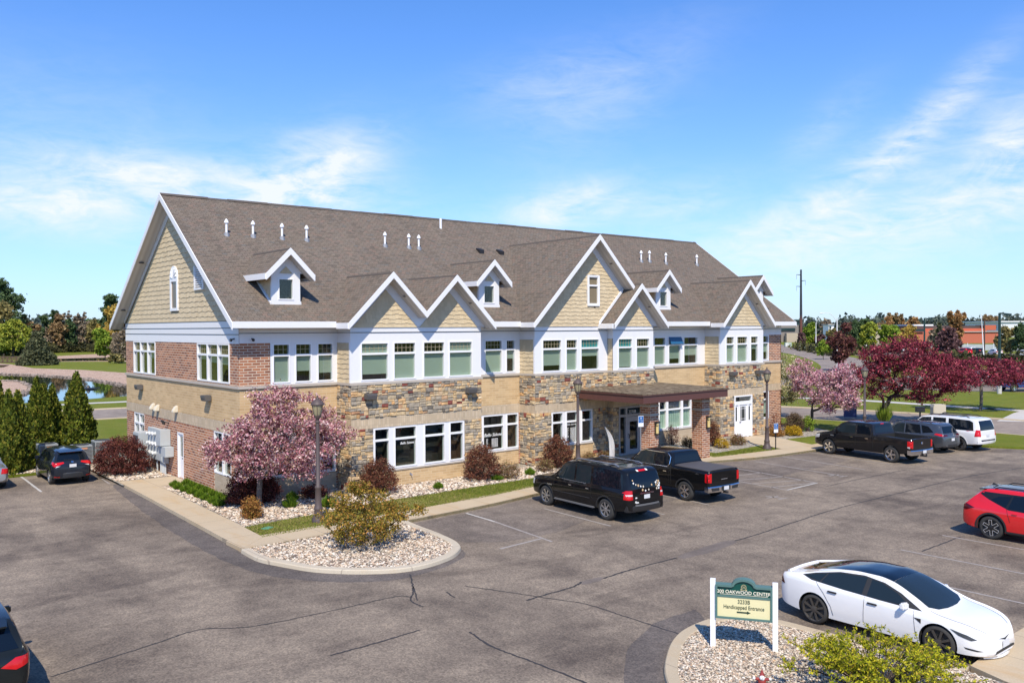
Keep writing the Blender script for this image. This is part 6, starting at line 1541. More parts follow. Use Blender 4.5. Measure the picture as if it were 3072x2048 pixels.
# --- black pickup with a covered bed
PB2 = paint('gloss_black_paint', (.003, .0035, .0045), .0, .06)
def pickup(name, label, pm, L, axles, r, H, bedx, open_bed, wide=1.04, k=1.0):
    h = L / 2
    top = [(-h, 1.32), (-h + .03, 1.36), (bedx - .02, 1.40), (bedx + .02, 1.44), (bedx + .07, 1.62), (bedx + .16, H - .06), (bedx + .55, H), (bedx + 1.7 * k, H - .01), (bedx + 2.15 * k, H - .10), (bedx + 2.92 * k, 1.36), (bedx + 3.12 * k, 1.30), (h - .75, 1.24), (h - .25, 1.16), (h - .05, 1.02), (h, .84)]
    belt = [(-h, 1.28), (-h + .1, 1.33), (bedx, 1.36), (bedx + .1, 1.30), (bedx + 2.6 * k, 1.25), (h - .6, 1.14), (h - .1, .98), (h, .80)]
    cuts = [(-h + .07, bedx - .10, -.80, .80, .80, 2.2)] if open_bed else []
    c = Car(name, label, pm, L, top, belt, [(-h, .60), (-h + .5, .52), (-1.2, .44), (h - .6, .44), (h, .50)], [(-h, .96), (-h + .06, 1.0), (0, wide), (h - .6, 1.0), (h - .12, .90), (h, .80)], axles, r, tumble=.14, cuts=cuts, edge=.06)
    c.tx = lambda v: float(np.interp(v, [-h, -.80, 2.12, h], [-h, bedx, bedx + 2.92 * k, h]))
    return c
c = pickup('pickup_truck', 'gloss black pickup truck with a black bed cover and chrome bumper', PB2, 6.05, (-1.75, 2.08), .415, 1.97, -1.02, False, 1.05, .905)
c.wheels(6, CHROME, .64); c.flare(TRIMB, .06)
c.decal('side_window', [(1.86, 1.34), (1.30, 1.78), (1.12, 1.84), (.40, 1.86), (.38, 1.34)], 'side', CGLASS_L, sides=(1, -1)); c.decal('side_window', [(.30, 1.34), (.32, 1.86), (-.42, 1.84), (-.58, 1.72), (-.58, 1.45), (-.50, 1.36)], 'side', CGLASS, sides=(1, -1))
c.strip('window_trim', [(1.92, 1.31), (-.52, 1.32), (-.63, 1.44), (-.63, 1.74), (-.44, 1.885), (1.1, 1.885), (1.36, 1.80), (1.92, 1.31)], 'side', CHROME, .035)
c.decal('windshield', [(1.95, -.76), (1.95, .76), (1.35, .64), (1.35, -.64)], 'top', CGLASS_L); rw = c.decal('rear_window', [(-.78, 1.46), (.78, 1.46), (.68, 1.86), (-.68, 1.86)], 'rear', CGLASS)[0]
c.decal('bed_cover', [(-2.90, -.86), (-2.90, .86), (-.86, .86), (-.86, -.86)], 'top', plain('tonneau_vinyl', (.075, .068, .068), .55, var=.1), .012, .25, thick=.03)
for sg in (1, -1): c.decal('tail_light', [(sg * .80, .90), (sg * .985, .90), (sg * .985, 1.28), (sg * .80, 1.28)], 'rear', RLENS, .014)
c.decal('tail_light_wrap', [(-2.94, .90), (-2.84, .92), (-2.84, 1.26), (-2.94, 1.28)], 'side', RLENS, .010, sides=(1, -1))
c.strip('tailgate_gap', [(-.78, 1.30), (-.78, .70)], 'rear', SEAM, sides=(1,)); c.strip('tailgate_gap', [(.78, 1.30), (.78, .70)], 'rear', SEAM, sides=(1,))
text('tailgate_lettering', 'GMC', .17, plain('badge_silver', (.42, .36, .35), .3, .5), c.root, rearM(-2.995, 0, 1.16), bold=.002, sx=1.5); c.decal('badge', [(-.2, .98), (.2, .98), (.2, 1.01), (-.2, 1.01)], 'rear', ALLOY, .01)
c.bumper(-3.13, 1.0, .50, .74, CHROME, .20, .10); MB().box(-3.145, -3.12, -.26, .26, .55, .73).build('plate_recess', TRIMB, c.root)
for sg in (1, -1): MB().prism([(-3.12, sg * .42, .56), (-3.075, sg * .80, .56), (-3.075, sg * .84, .68), (-3.12, sg * .44, .68)], (0, 0, 0), (-.012, 0, 0)).build('bumper_step', TRIMB, c.root)
c.plate(-3.148, .64); MB().box(-3.22, -3.0, -.05, .05, .42, .50).build('tow_hitch', TRIMB, c.root)
c.mirror(1.58, 1.36, PB2); c.handles([(.56, 1.13), (-.42, 1.13)], CHROME, .2); c.strip('door_gap', [(.35, 1.30), (.35, .5)], 'side', SEAM); c.strip('door_gap', [(-.66, 1.40), (-.66, .55)], 'side', SEAM); c.strip('door_gap', [(1.75, 1.26), (1.70, .5)], 'side', SEAM); c.strip('bed_gap', [(-.78, 1.36), (-.78, .50)], 'side', SEAM, .022)
c.decal('headlight', [(2.60, .92), (2.88, .88), (2.84, 1.06), (2.58, 1.10)], 'side', CLENS, .008, sides=(1, -1)); text('bed_lettering', '4X4', .09, ALLOY, c.root, Matrix.Translation((-2.45, 1.035, 1.22)) @ Matrix.Rotation(R(180), 4, 'Z') @ Matrix.Rotation(R(90), 4, 'X'), shear=.2)
MB().lathe([(.03, 0), (.02, .12)], 8, (.6, 0, 1.96)).prism([(.55, -.03, 1.96), (.75, -.03, 1.96), (.62, -.01, 2.04)], (0, 0, 0), (0, .06, 0)).build('roof_antenna', TRIMB, c.root)
c.put(15.62, -9.95, UPY - R(2.5))

# --- dark pickup with an open bed
PB3 = paint('dark_grey_paint', (.011, .0105, .012), .1, .12)
c = pickup('pickup_truck', 'dark grey pickup truck with an open empty bed and chrome wheels', PB3, 6.15, (-1.92, 2.0), .435, 2.0, -.88, True, 1.06, .955)
c.wheels(5, CHROME, .66); 
c.decal('side_window', [(1.86, 1.35), (1.30, 1.80), (1.10, 1.86), (.42, 1.88), (.40, 1.35)], 'side', CGLASS_L, sides=(1, -1)); c.decal('side_window', [(.28, 1.35), (.30, 1.88), (-.46, 1.86), (-.60, 1.38)], 'side', CGLASS, sides=(1, -1))
c.decal('windshield', [(1.95, -.76), (1.95, .76), (1.35, .64), (1.35, -.64)], 'top', CGLASS_L); c.decal('rear_window', [(-.80, 1.46), (.80, 1.46), (.70, 1.88), (-.70, 1.88)], 'rear', CGLASS); c.decal('brake_light', [(-.14, 1.90), (.14, 1.90), (.14, 1.94), (-.14, 1.94)], 'rear', RLENS, .012)
for sg in (1, -1): c.decal('tail_light', [(sg * .80, .86), (sg * .99, .86), (sg * .99, 1.24), (sg * .80, 1.24)], 'rear', RLENS, .014)
c.decal('tail_light_wrap', [(-3.04, .86), (-2.88, .88), (-2.88, 1.24), (-3.04, 1.24)], 'side', RLENS, .010, sides=(1, -1))
c.decal('reverse_light', [(-3.03, .86), (-2.89, .88), (-2.89, .95), (-3.03, .95)], 'side', CLENS, .014, sides=(1, -1))
MB().lathe([(.07, 0), (.06, -.02)], 14, (-3.09, 0, 1.10), 'x').build('badge', CHROME, c.root); c.bumper(-3.22, 1.0, .50, .76, CHROME, .22, .12); c.plate(-3.238, .66); MB().box(-3.36, -3.0, -.05, .05, .40, .48).sphere((-3.34, 0, .53), .05, 8).build('tow_hitch', TRIMB, c.root)
c.mirror(1.55, 1.36, PB3); c.handles([(.60, 1.15), (-.40, 1.15)], CHROME, .2)
for p in ([(.34, 1.32), (.34, .5)], [(-.68, 1.40), (-.66, .55)], [(1.75, 1.26), (1.70, .5)]): c.strip('door_gap', p, 'side', SEAM)
c.strip('bed_gap', [(-.80, 1.38), (-.80, .50)], 'side', SEAM, .025); c.bumper(3.10, .88, .52, .74, CHROME, .2, .16); c.decal('headlight', [(2.70, .92), (3.0, .86), (2.96, 1.06), (2.68, 1.12)], 'side', CLENS, .008, sides=(1, -1)); c.decal('fender_badge', [(1.80, 1.08), (2.06, 1.08), (2.06, 1.15), (1.80, 1.15)], 'side', ALLOY, .010, sides=(1, -1))
c.strip('bed_rail', [(-3.0, 1.33), (-.82, 1.37)], 'side', TRIMB, .03)
c.put(32.05, -10.52, UPY - R(6.5))

# --- smaller sport utility vehicles and hatchback
def suv(name, label, pm, L, H, axles, r, w, hood=.98, rear_rake=.42, top=None, group='parked cars'):
    h = L / 2
    top = top or [(-h, .88), (-h + .03, 1.02), (-h + .14, 1.14), (-h + rear_rake, H - .12), (-h + rear_rake + .22, H - .035), (-h + 1.5, H), (.30, H - .02), (.62, H - .08), (1.0, H - .30), (h - 1.08, hood + .06), (h - .95, hood), (h - .35, hood - .10), (h - .08, hood - .22), (h, .62)]
    belt = [(-h, .84), (-h + .12, 1.08), (-h + .9, 1.06), (0, 1.0), (h - 1.2, .95), (h - .4, hood - .16), (h - .06, .72), (h, .56)]
    return Car(name, label, pm, L, top, belt, [(-h, .42), (-h + .4, .30), (-1, .24), (1, .24), (h - .3, .26), (h, .34)], [(-h, w - .20), (-h + .08, w - .10), (-h + .5, w - .01), (0, w), (h - .8, w - .01), (h - .25, w - .10), (h, w - .30)], axles, r, tumble=.19, group=group)
PG = paint('steel_grey_paint', (.075, .085, .10), .5, .2)
c = suv('crossover', 'steel grey crossover parked between the dark pickup and the white wagon', PG, 4.75, 1.72, (-1.38, 1.42), .37, .93)
c.wheels(5, ALLOY); c.flare(TRIMB, .05); h = 4.75 / 2
for poly, m_ in (([(1.24, 1.02), (.72, 1.44), (.5, 1.54), (.12, 1.57), (.10, 1.04)], CGLASS_L), ([(.02, 1.05), (.04, 1.58), (-.82, 1.56), (-.98, 1.08)], CGLASS), ([(-1.08, 1.10), (-.92, 1.55), (-1.35, 1.50), (-1.72, 1.20)], CGLASS)): c.decal('side_window', poly, 'side', m_, sides=(1, -1))
c.decal('windshield', [(1.26, -.70), (1.26, .70), (.66, .55), (.66, -.55)], 'top', CGLASS_L); c.decal('rear_window', [(-.64, 1.16), (.64, 1.16), (.52, 1.52), (-.52, 1.52)], 'rear', CGLASS)
for sg in (1, -1): c.decal('tail_light', [(sg * .42, 1.02), (sg * .80, 1.0), (sg * .80, 1.10), (sg * .46, 1.08)], 'rear', DRLENS, .012)
c.decal('tail_light_wrap', [(-2.30, 1.0), (-1.78, 1.08), (-1.88, 1.16), (-2.28, 1.12)], 'side', RLENS, .010, sides=(1, -1)); c.bumper(-2.42, .80, .36, .56, TRIMB, .2, .16); c.plate(-2.40, .80); c.mirror(.98, 1.04, PG); c.handles([(.28, .92), (-.72, .94)], PG)
for sg in (1, -1): MB().tube([(.2, sg * .60, 1.69), (.1, sg * .60, 1.745), (-1.35, sg * .60, 1.73), (-1.5, sg * .6, 1.66)], .02, 6).build('roof_rail', TRIMB, c.root)
for p in ([(.06, 1.02), (.06, .35)], [(-.98, 1.05), (-.80, .6)], [(1.12, .95), (1.05, .35)]): c.strip('door_gap', p, 'side', SEAM)
c.put(36.98, -10.62, UPY - R(6.5))

PW = paint('white_paint', (.74, .74, .74), .0, .15)
L = 5.65
c = Car('white_wagon', 'long white sport utility wagon with black roof rails at the end of the row', PW, L,
        [(-2.825, 1.0), (-2.80, 1.25), (-2.70, 1.62), (-2.58, 1.84), (-2.3, 1.92), (-1.2, 1.955), (.1, 1.94), (.60, 1.88), (.95, 1.70), (1.40, 1.30), (1.62, 1.20), (2.3, 1.13), (2.62, 1.05), (2.77, .93), (2.825, .75)],
        [(-2.825, .94), (-2.7, 1.12), (-2, 1.17), (0, 1.15), (1.3, 1.12), (2.3, 1.05), (2.7, .92), (2.825, .70)], [(-2.825, .48), (-2.5, .40), (-1.5, .34), (1.5, .34), (2.5, .38), (2.825, .44)],
        [(-2.825, .87), (-2.76, .94), (-2.5, .99), (0, 1.01), (2.0, 1.0), (2.5, .96), (2.75, .85), (2.825, .73)], (-1.66, 1.78), .41, tumble=.13)
c.wheels(5, CHROME); c.flare(PW, .05)
for poly in ([(1.20, 1.20), (.96, 1.55), (.72, 1.77), (.12, 1.82), (.10, 1.20)], [(-.02, 1.20), (.0, 1.82), (-.80, 1.83), (-.84, 1.20)], [(-1.0, 1.21), (-.96, 1.83), (-2.2, 1.80), (-2.42, 1.70), (-2.50, 1.22)]): c.decal('side_window', poly, 'side', CGLASS, sides=(1, -1))
c.decal('windshield', [(1.34, -.74), (1.34, .74), (.70, .62), (.70, -.62)], 'top', CGLASS_L); c.decal('rear_window', [(-.76, 1.24), (.76, 1.24), (.66, 1.78), (-.66, 1.78)], 'rear', CGLASS)
for sg in (1, -1): c.decal('tail_light', [(sg * .74, .90), (sg * .95, .90), (sg * .95, 1.28), (sg * .76, 1.28)], 'rear', RLENS, .012)
c.decal('tail_light_wrap', [(-2.76, .90), (-2.58, .90), (-2.62, 1.28), (-2.75, 1.28)], 'side', RLENS, .010, sides=(1, -1)); c.plate(-2.84, .95); c.bumper(-2.92, .94, .46, .66, PW, .2, .14); c.bumper(-2.925, .7, .655, .675, TRIMB, .12, .05, 'bumper_step')
for sg in (1, -1): MB().tube([(.3, sg * .62, 1.93), (.15, sg * .62, 2.0), (-1.9, sg * .62, 2.0), (-2.1, sg * .62, 1.92)], .025, 8).build('roof_rail', TRIMB, c.root)
for x in (-.2, -1.5): MB().bar((x, -.62, 2.0), (x, .62, 2.0), .05, .03).build('crossbar', TRIMB, c.root)
c.mirror(1.0, 1.22, PW); c.handles([(.28, 1.02), (-.72, 1.02)], PW)
for p in ([(.05, 1.18), (.05, .42)], [(-.92, 1.18), (-.95, .80)], [(1.28, 1.1), (1.26, .45)]): c.strip('door_gap', p, 'side', SEAM)
c.put(39.35, -11.15, UPY - R(6.5))

PR = paint('bright_red_paint', (.62, .008, .012), .0, .12)
c = suv('red_crossover', 'bright red crossover with a black roof at the right edge', PR, 4.90, 1.74, (-1.45, 1.46), .40, .97, rear_rake=.62)
wh = c.wheels(6, plain('black_alloy', (.015, .015, .017), .25), .70); c.flare(TRIMB, .06)
sp = MB()
for k in range(6):                                       # bright outline on each spoke
    a = math.pi / 3 * k; u = Vector((math.cos(a), 0, math.sin(a))); v = Vector((-math.sin(a), 0, math.cos(a))); y = Vector((0, .115, 0)); rr_ = .28
    for s_ in (-1, 1): sp.bar(u * .09 + v * s_ * .045 + y, u * rr_ * .94 + v * s_ * .045 + y, .012)
    sp.bar(u * rr_ * .94 - v * .05 + y, u * rr_ * .94 + v * .05 + y, .012)
spm = sp.build('spoke_edge', plain('bright_edge', (.7, .7, .7), .25, .6), wh)
for w_ in [x for x in children(c.root) if x.name.startswith('wheel') and x is not wh]:
    q = spm.copy(); COL.objects.link(q); q.parent = w_
c.decal('black_roof', [(-1.95, -.62), (-1.95, .62), (.52, .60), (.52, -.60)], 'top', paint('black_roof_paint', (.012, .013, .015), 0, .1), .010, .2)
c.decal('pillar_panel', [(1.24, 1.04), (.70, 1.48), (.45, 1.60), (-1.78, 1.585), (-1.86, 1.50), (-1.55, 1.34), (-.9, 1.08), (.1, 1.05)], 'side', paint('black_roof_paint', 0), .005, sides=(1, -1))
for poly in ([(1.18, 1.06), (.68, 1.46), (.5, 1.54), (.08, 1.55), (.06, 1.07)], [(-.02, 1.08), (.0, 1.55), (-.78, 1.54), (-.92, 1.12)], [(-1.0, 1.15), (-.84, 1.53), (-1.25, 1.48), (-1.50, 1.34)]): c.decal('side_window', poly, 'side', CGLASS, .010, sides=(1, -1))
c.decal('windshield', [(1.28, -.72), (1.28, .72), (.68, .58), (.68, -.58)], 'top', CGLASS_L); c.decal('rear_window', [(-.64, 1.18), (.64, 1.18), (.50, 1.50), (-.50, 1.50)], 'rear', CGLASS)
MB().prism([(-1.50, -.60, 1.665), (-1.99, -.55, 1.60), (-1.99, .55, 1.60), (-1.50, .60, 1.665)], (0, 0, 0), (0, 0, .04)).build('spoiler', paint('black_roof_paint', 0), c.root, bevel=.012)
MB().prism([(-1.55, -.02, 1.72), (-1.78, -.02, 1.71), (-1.74, -.0, 1.80)], (0, 0, 0), (0, .04, 0)).build('shark_fin', TRIMB, c.root)
for sg in (1, -1): c.decal('tail_light', [(sg * .36, 1.0), (sg * .84, .98), (sg * .84, 1.14), (sg * .40, 1.08)], 'rear', DRLENS, .012)
c.decal('tail_light_wrap', [(-2.40, .92), (-2.26, .92), (-1.98, 1.02), (-2.22, 1.10), (-2.38, 1.12)], 'side', DRLENS, .010, sides=(1, -1)); c.bumper(-2.49, .84, .34, .56, TRIMB, .3, .2); c.plate(-2.46, .78)
c.decal('sill_trim', [(-.98, .24), (1.0, .24), (1.0, .36), (-.98, .36)], 'side', TRIMB, .008, sides=(1, -1)); c.mirror(1.0, 1.06, PR); c.handles([(-.70, .97), (.30, .95)], PR)
for p in ([(.02, 1.04), (.02, .36)], [(-.96, 1.1), (-.82, .62)]): c.strip('door_gap', p, 'side', SEAM, .010)
for sg in (1, -1): MB().tube([(.3, sg * .60, 1.71), (.2, sg * .60, 1.77), (-1.3, sg * .60, 1.77), (-1.45, sg * .6, 1.70)], .02, 6).build('roof_rail', TRIMB, c.root)
c.put(18.12, -24.22, -UPY)

# --- white electric saloon
PW2 = paint('pearl_white_paint', (.80, .80, .81), .0, .10)
L = 5.06
c = Car('white_saloon', 'white low saloon car with a dark glass roof beside the entrance sign', PW2, L,
        [(-2.53, .80), (-2.50, .96), (-2.42, 1.075), (-2.2, 1.12), (-1.9, 1.185), (-1.4, 1.33), (-.9, 1.43), (-.4, 1.478), (.0, 1.475), (.4, 1.40), (.9, 1.20), (1.25, 1.02), (1.42, .955), (1.9, .87), (2.2, .79), (2.42, .67), (2.50, .58), (2.53, .50)],
        [(-2.53, .76), (-2.4, 1.03), (-1.9, 1.08), (-1.2, 1.03), (0, .965), (1.1, .91), (1.8, .84), (2.25, .72), (2.46, .56), (2.53, .46)], [(-2.53, .40), (-2.35, .28), (-1.6, .20), (1.6, .19), (2.4, .20), (2.53, .22)],
        [(-2.53, .74), (-2.46, .86), (-2.2, .96), (-1.5, 1.01), (0, .985), (1.4, .99), (2.0, .95), (2.3, .84), (2.46, .66), (2.53, .52)], (-1.48, 1.52), .365, tumble=.26, crown=.03)
c.wheels(8, ALLOYD, .80, .24)
c.decal('glass_roof', [(-2.12, -.42), (-2.12, .42), (-1.6, .56), (-.9, .62), (.0, .615), (.36, .615), (.36, -.615), (.0, -.615), (-.9, -.62), (-1.6, -.56)], 'top', CGLASS, .008, .16)
c.decal('windshield', [(.365, -.615), (.365, .615), (.8, .68), (1.22, .73), (1.36, .55), (1.42, .25), (1.43, 0), (1.42, -.25), (1.36, -.55), (1.22, -.73), (.8, -.68)], 'top', CGLASS_L, .008, .14)
c.decal('window_surround', [(1.16, .955), (.62, 1.21), (.2, 1.345), (-.3, 1.405), (-.9, 1.37), (-1.5, 1.245), (-1.82, 1.15), (-1.55, 1.075), (-.7, 1.015), (.2, .975)], 'side', TRIMB, .005, sides=(1, -1))
for poly in ([(.88, .985), (.55, 1.19), (.15, 1.325), (-.10, 1.36), (-.14, 1.0)], [(-.26, 1.005), (-.22, 1.375), (-.9, 1.345), (-1.16, 1.29), (-1.30, 1.075), (-.8, 1.03)], [(-1.34, 1.08), (-1.20, 1.28), (-1.5, 1.215), (-1.74, 1.145)]): c.decal('side_window', poly, 'side', CGLASS_L, .010, sides=(1, -1))
for sg in (1, -1): c.decal('tail_light', [(sg * .42, .90), (sg * .80, .88), (sg * .80, 1.0), (sg * .45, .97)], 'rear', RLENS, .01)
c.decal('tail_light_wrap', [(-2.50, .84), (-2.30, .82), (-2.40, 1.0), (-2.50, 1.0)], 'side', DRLENS, .01, sides=(1, -1))
c.decal('headlight', [(2.30, .60), (2.12, .68), (1.78, .75), (1.96, .64), (2.20, .57)], 'side', HEADL, .008, .06, sides=(1, -1))
c.decal('fender_vent', [(1.16, .80), (1.16, .70), (1.00, .80)], 'side', TRIMB, .008, sides=(1, -1)); c.decal('nose_badge', [(-.30, .565), (0, .50), (.30, .565), (0, .535)], 'front', TRIMB, .01, .05)
c.decal('lower_grille', [(-.52, .27), (.52, .27), (.44, .33), (-.44, .33)], 'front', TRIMB, .008, .08); c.decal('side_inlet', [(2.40, .36), (2.22, .40), (2.06, .42), (2.10, .38), (2.3, .35)], 'side', TRIMB, .006, .06, sides=(1, -1)); c.plate(2.55, .43)
c.decal('spoiler', [(-2.34, -.66), (-2.40, .0), (-2.34, .66), (-2.43, .62), (-2.475, .3), (-2.485, 0), (-2.475, -.3), (-2.43, -.62)], 'top', PW2, .0, .1, thick=.035)
c.mirror(.80, .98, PW2); c.handles([(-.98, .905), (.02, .86)], TRIMB, .24)
for p in ([(-.18, .98), (-.20, .30)], [(.98, .93), (1.05, .32)], [(-1.42, 1.06), (-1.22, .85), (-1.02, .55), (-.95, .32)]): c.strip('door_gap', p, 'side', SEAM, .007)
c.strip('hood_gap', [(1.30, .80), (1.8, .76), (2.2, .66), (2.40, .52)], 'top', SEAM, .007, sides=(1,)); c.strip('hood_gap', [(1.30, -.80), (1.8, -.76), (2.2, -.66), (2.40, -.52)], 'top', SEAM, .007, sides=(1,))
c.bumper(2.56, .62, .17, .20, PW2, .22, .22, 'front_lip'); c.bumper(-2.55, .70, .24, .36, TRIMB, .25, .18, 'diffuser')
c.put(5.95, -24.98, -UPY)

# --- dark blue hatchback, silver saloon, black car at the corner
PN = paint('midnight_blue_paint', (.016, .021, .032), .3, .12)
c = suv('hatchback', 'midnight blue hatchback parked against the evergreen hedge', PN, 4.34, 1.62, (-1.30, 1.34), .34, .89, rear_rake=.50)
c.wheels(5, ALLOY); 
for poly in ([(1.12, 1.02), (.62, 1.38), (.42, 1.46), (.06, 1.48), (.04, 1.04)], [(-.04, 1.05), (-.02, 1.48), (-.70, 1.47), (-1.22, 1.32), (-1.30, 1.16), (-.9, 1.08)]): c.decal('side_window', poly, 'side', CGLASS, sides=(1, -1))
c.decal('windshield', [(1.16, -.66), (1.16, .66), (.60, .52), (.60, -.52)], 'top', CGLASS_L); c.decal('rear_window', [(-.66, 1.14), (.66, 1.14), (.54, 1.44), (-.54, 1.44)], 'rear', CGLASS)
for sg in (1, -1):
    c.decal('tail_light', [(sg * .36, 1.045), (sg * .78, .90), (sg * .80, 1.08), (sg * .38, 1.10)], 'rear', RLENS, .012); c.decal('reverse_light', [(sg * .52, .93), (sg * .74, .86), (sg * .70, .93)], 'rear', CLENS, .014); c.decal('reflector', [(sg * .56, .40), (sg * .78, .41), (sg * .78, .46), (sg * .56, .45)], 'rear', RLENS, .05)
c.decal('tail_light_wrap', [(-2.10, .88), (-1.86, 1.04), (-1.80, 1.12), (-2.02, 1.10)], 'side', RLENS, .010, sides=(1, -1)); c.decal('brake_light', [(-.2, 1.47), (.2, 1.47), (.2, 1.50), (-.2, 1.50)], 'rear', RLENS, .012)
c.plate(-2.20, .92); c.bumper(-2.21, .78, .34, .60, plain('bumper_dark', (.025, .028, .034), .35), .2, .16); c.mirror(.92, 1.03, PN); c.handles([(.22, .94)], PN); c.decal('badge', [(-.05, 1.05), (.05, 1.05), (.05, 1.12), (-.05, 1.12)], 'rear', CHROME, .014)
MB().prism([(-1.40, -.55, 1.555), (-1.84, -.50, 1.505), (-1.84, .50, 1.505), (-1.40, .55, 1.555)], (0, 0, 0), (0, 0, .03)).build('spoiler', PN, c.root, bevel=.01); c.strip('wiper', [(-.05, 1.17), (.42, 1.20)], 'rear', TRIMB, .02, .02, sides=(1,))
c.put(-4.22, 11.95, UPY)

PS = paint('silver_paint', (.36, .37, .38), .6, .22); L = 4.9
c = Car('silver_saloon', 'silver saloon cut off by the left edge beside the hedge', PS, L,
        [(-2.45, .86), (-2.42, 1.0), (-2.3, 1.05), (-1.75, 1.08), (-1.5, 1.12), (-.9, 1.40), (-.5, 1.48), (.2, 1.48), (.6, 1.38), (1.2, 1.05), (1.4, 1.0), (2.1, .92), (2.38, .78), (2.45, .6)],
        [(-2.45, .82), (-2.3, .99), (-1.5, 1.0), (0, .96), (1.2, .94), (2.1, .86), (2.45, .56)], [(-2.45, .42), (-2.2, .30), (0, .22), (2.2, .26), (2.45, .34)], [(-2.45, .76), (-2.36, .85), (-2, .92), (0, .93), (1.6, .92), (2.2, .82), (2.45, .62)], (-1.40, 1.45), .335, tumble=.2)
c.wheels(5, ALLOY); c.decal('rear_window', [(-1.52, -.62), (-1.52, .62), (-.88, .52), (-.88, -.52)], 'top', CGLASS_L); c.decal('windshield', [(1.16, -.66), (1.16, .66), (.60, .54), (.60, -.54)], 'top', CGLASS_L)
for poly in ([(1.0, .99), (.55, 1.30), (.02, 1.40), (0, .99)], [(-.08, .99), (-.06, 1.40), (-.7, 1.34), (-1.2, 1.12), (-1.25, 1.02)]): c.decal('side_window', poly, 'side', CGLASS, sides=(1, -1))
for sg in (1, -1): c.decal('tail_light', [(sg * .56, .74), (sg * .80, .74), (sg * .80, .96), (sg * .60, .98)], 'rear', RLENS, .012)
c.decal('tail_light_wrap', [(-2.42, .74), (-2.22, .76), (-2.20, .93), (-2.40, .97)], 'side', RLENS, .010, sides=(1, -1)); c.bumper(-2.50, .82, .36, .60, PS, .25, .2); c.plate(-2.46, .80); c.handles([(.2, .90), (-.7, .90)], PS); c.mirror(.85, .99, PS)
c.put(-7.66, 12.85, UPY)

PB4 = paint('dark_green_black_paint', (.008, .011, .012), .1, .12)
c = suv('dark_crossover', 'black crossover cut off by the bottom left corner showing one red tail light', PB4, 4.6, 1.68, (-1.36, 1.38), .36, .92, rear_rake=.46)
c.wheels(5, ALLOY); c.decal('rear_window', [(-.68, 1.15), (.68, 1.15), (.56, 1.46), (-.56, 1.46)], 'rear', CGLASS); c.decal('windshield', [(1.22, -.70), (1.22, .70), (.66, .55), (.66, -.55)], 'top', CGLASS_L)
for poly in ([(1.2, 1.02), (.72, 1.42), (.5, 1.52), (.12, 1.54), (.10, 1.04)], [(.02, 1.05), (.04, 1.55), (-.78, 1.53), (-1.35, 1.36), (-1.5, 1.16), (-.98, 1.08)]): c.decal('side_window', poly, 'side', CGLASS_L, sides=(1, -1))
for sg in (1, -1): c.decal('tail_light', [(sg * .34, .88), (sg * .60, .80), (sg * .82, .86), (sg * .82, 1.03), (sg * .60, 1.02)], 'rear', RLENS, .012)
c.decal('tail_light_wrap', [(-2.24, .86), (-2.06, .92), (-2.02, 1.02), (-2.2, 1.04)], 'side', RLENS, .010, sides=(1, -1)); c.decal('reverse_light', [(-2.12, .90), (-2.04, .92), (-2.03, 1.0), (-2.10, 1.0)], 'side', CLENS, .013, sides=(1, -1))
MB().prism([(-1.55, -.57, 1.60), (-2.06, -.50, 1.55), (-2.06, .50, 1.55), (-1.55, .57, 1.60)], (0, 0, 0), (0, 0, .04)).build('spoiler', PB4, c.root, bevel=.015); c.mirror(.95, 1.04, PB4); c.plate(-2.34, .92); c.bumper(-2.36, .80, .34, .56, TRIMB, .2, .16); c.handles([(.2, .94), (-.7, .95)], PB4)
c.put(-11.68, -13.95, UPY)
# ------------------------------------------------------------------ vegetation
def quads_mesh(name, P, U, Vv, mat, parent=None, fold=.0):
    """one four-cornered leaf per row: centre P, half-length U, half-width V"""
    n = len(P); N = np.cross(U, Vv); N /= (np.linalg.norm(N, axis=1, keepdims=True) + 1e-9)
    w = np.linalg.norm(Vv, axis=1, keepdims=True)
    co = np.empty((n, 4, 3)); co[:, 0] = P - U; co[:, 1] = P + Vv + N * w * fold; co[:, 2] = P + U; co[:, 3] = P - Vv + N * w * fold
    me = bpy.data.meshes.new(name); me.vertices.add(4 * n); me.vertices.foreach_set('co', co.reshape(-1).astype(np.float32))
    me.loops.add(4 * n); me.loops.foreach_set('vertex_index', np.arange(4 * n, dtype=np.int32)); me.polygons.add(n)
    me.polygons.foreach_set('loop_start', np.arange(0, 4 * n, 4, dtype=np.int32)); me.polygons.foreach_set('loop_total', np.full(n, 4, dtype=np.int32))
    me.update(calc_edges=True); me.validate(); me.materials.append(mat)
    return link(bpy.data.objects.new(name, me), parent)
def rdir(rn, n):
    v = rn.normal(size=(n, 3)); return v / np.linalg.norm(v, axis=1, keepdims=True)
def leaf_cloud(name, C_, rad, per, size, rn, mat, parent, aspect=.5, squash=.8, up=.0, follow=None):
    C_ = np.repeat(np.asarray(C_, float), per, 0); n = len(C_); r = np.repeat(np.broadcast_to(np.asarray(rad, float), (n // per,)), per)
    P = C_ + rn.normal(size=(n, 3)) * r[:, None] * np.array([.55, .55, .55 * squash])
    u = rdir(rn, n); u[:, 2] += up; u /= np.linalg.norm(u, axis=1, keepdims=True); v = np.cross(u, rdir(rn, n)); v /= (np.linalg.norm(v, axis=1, keepdims=True) + 1e-9)
    s = size * rn.uniform(.42, 1.55, (n, 1))
    return quads_mesh(name, P, u * s, v * s * aspect, mat, parent, .25)
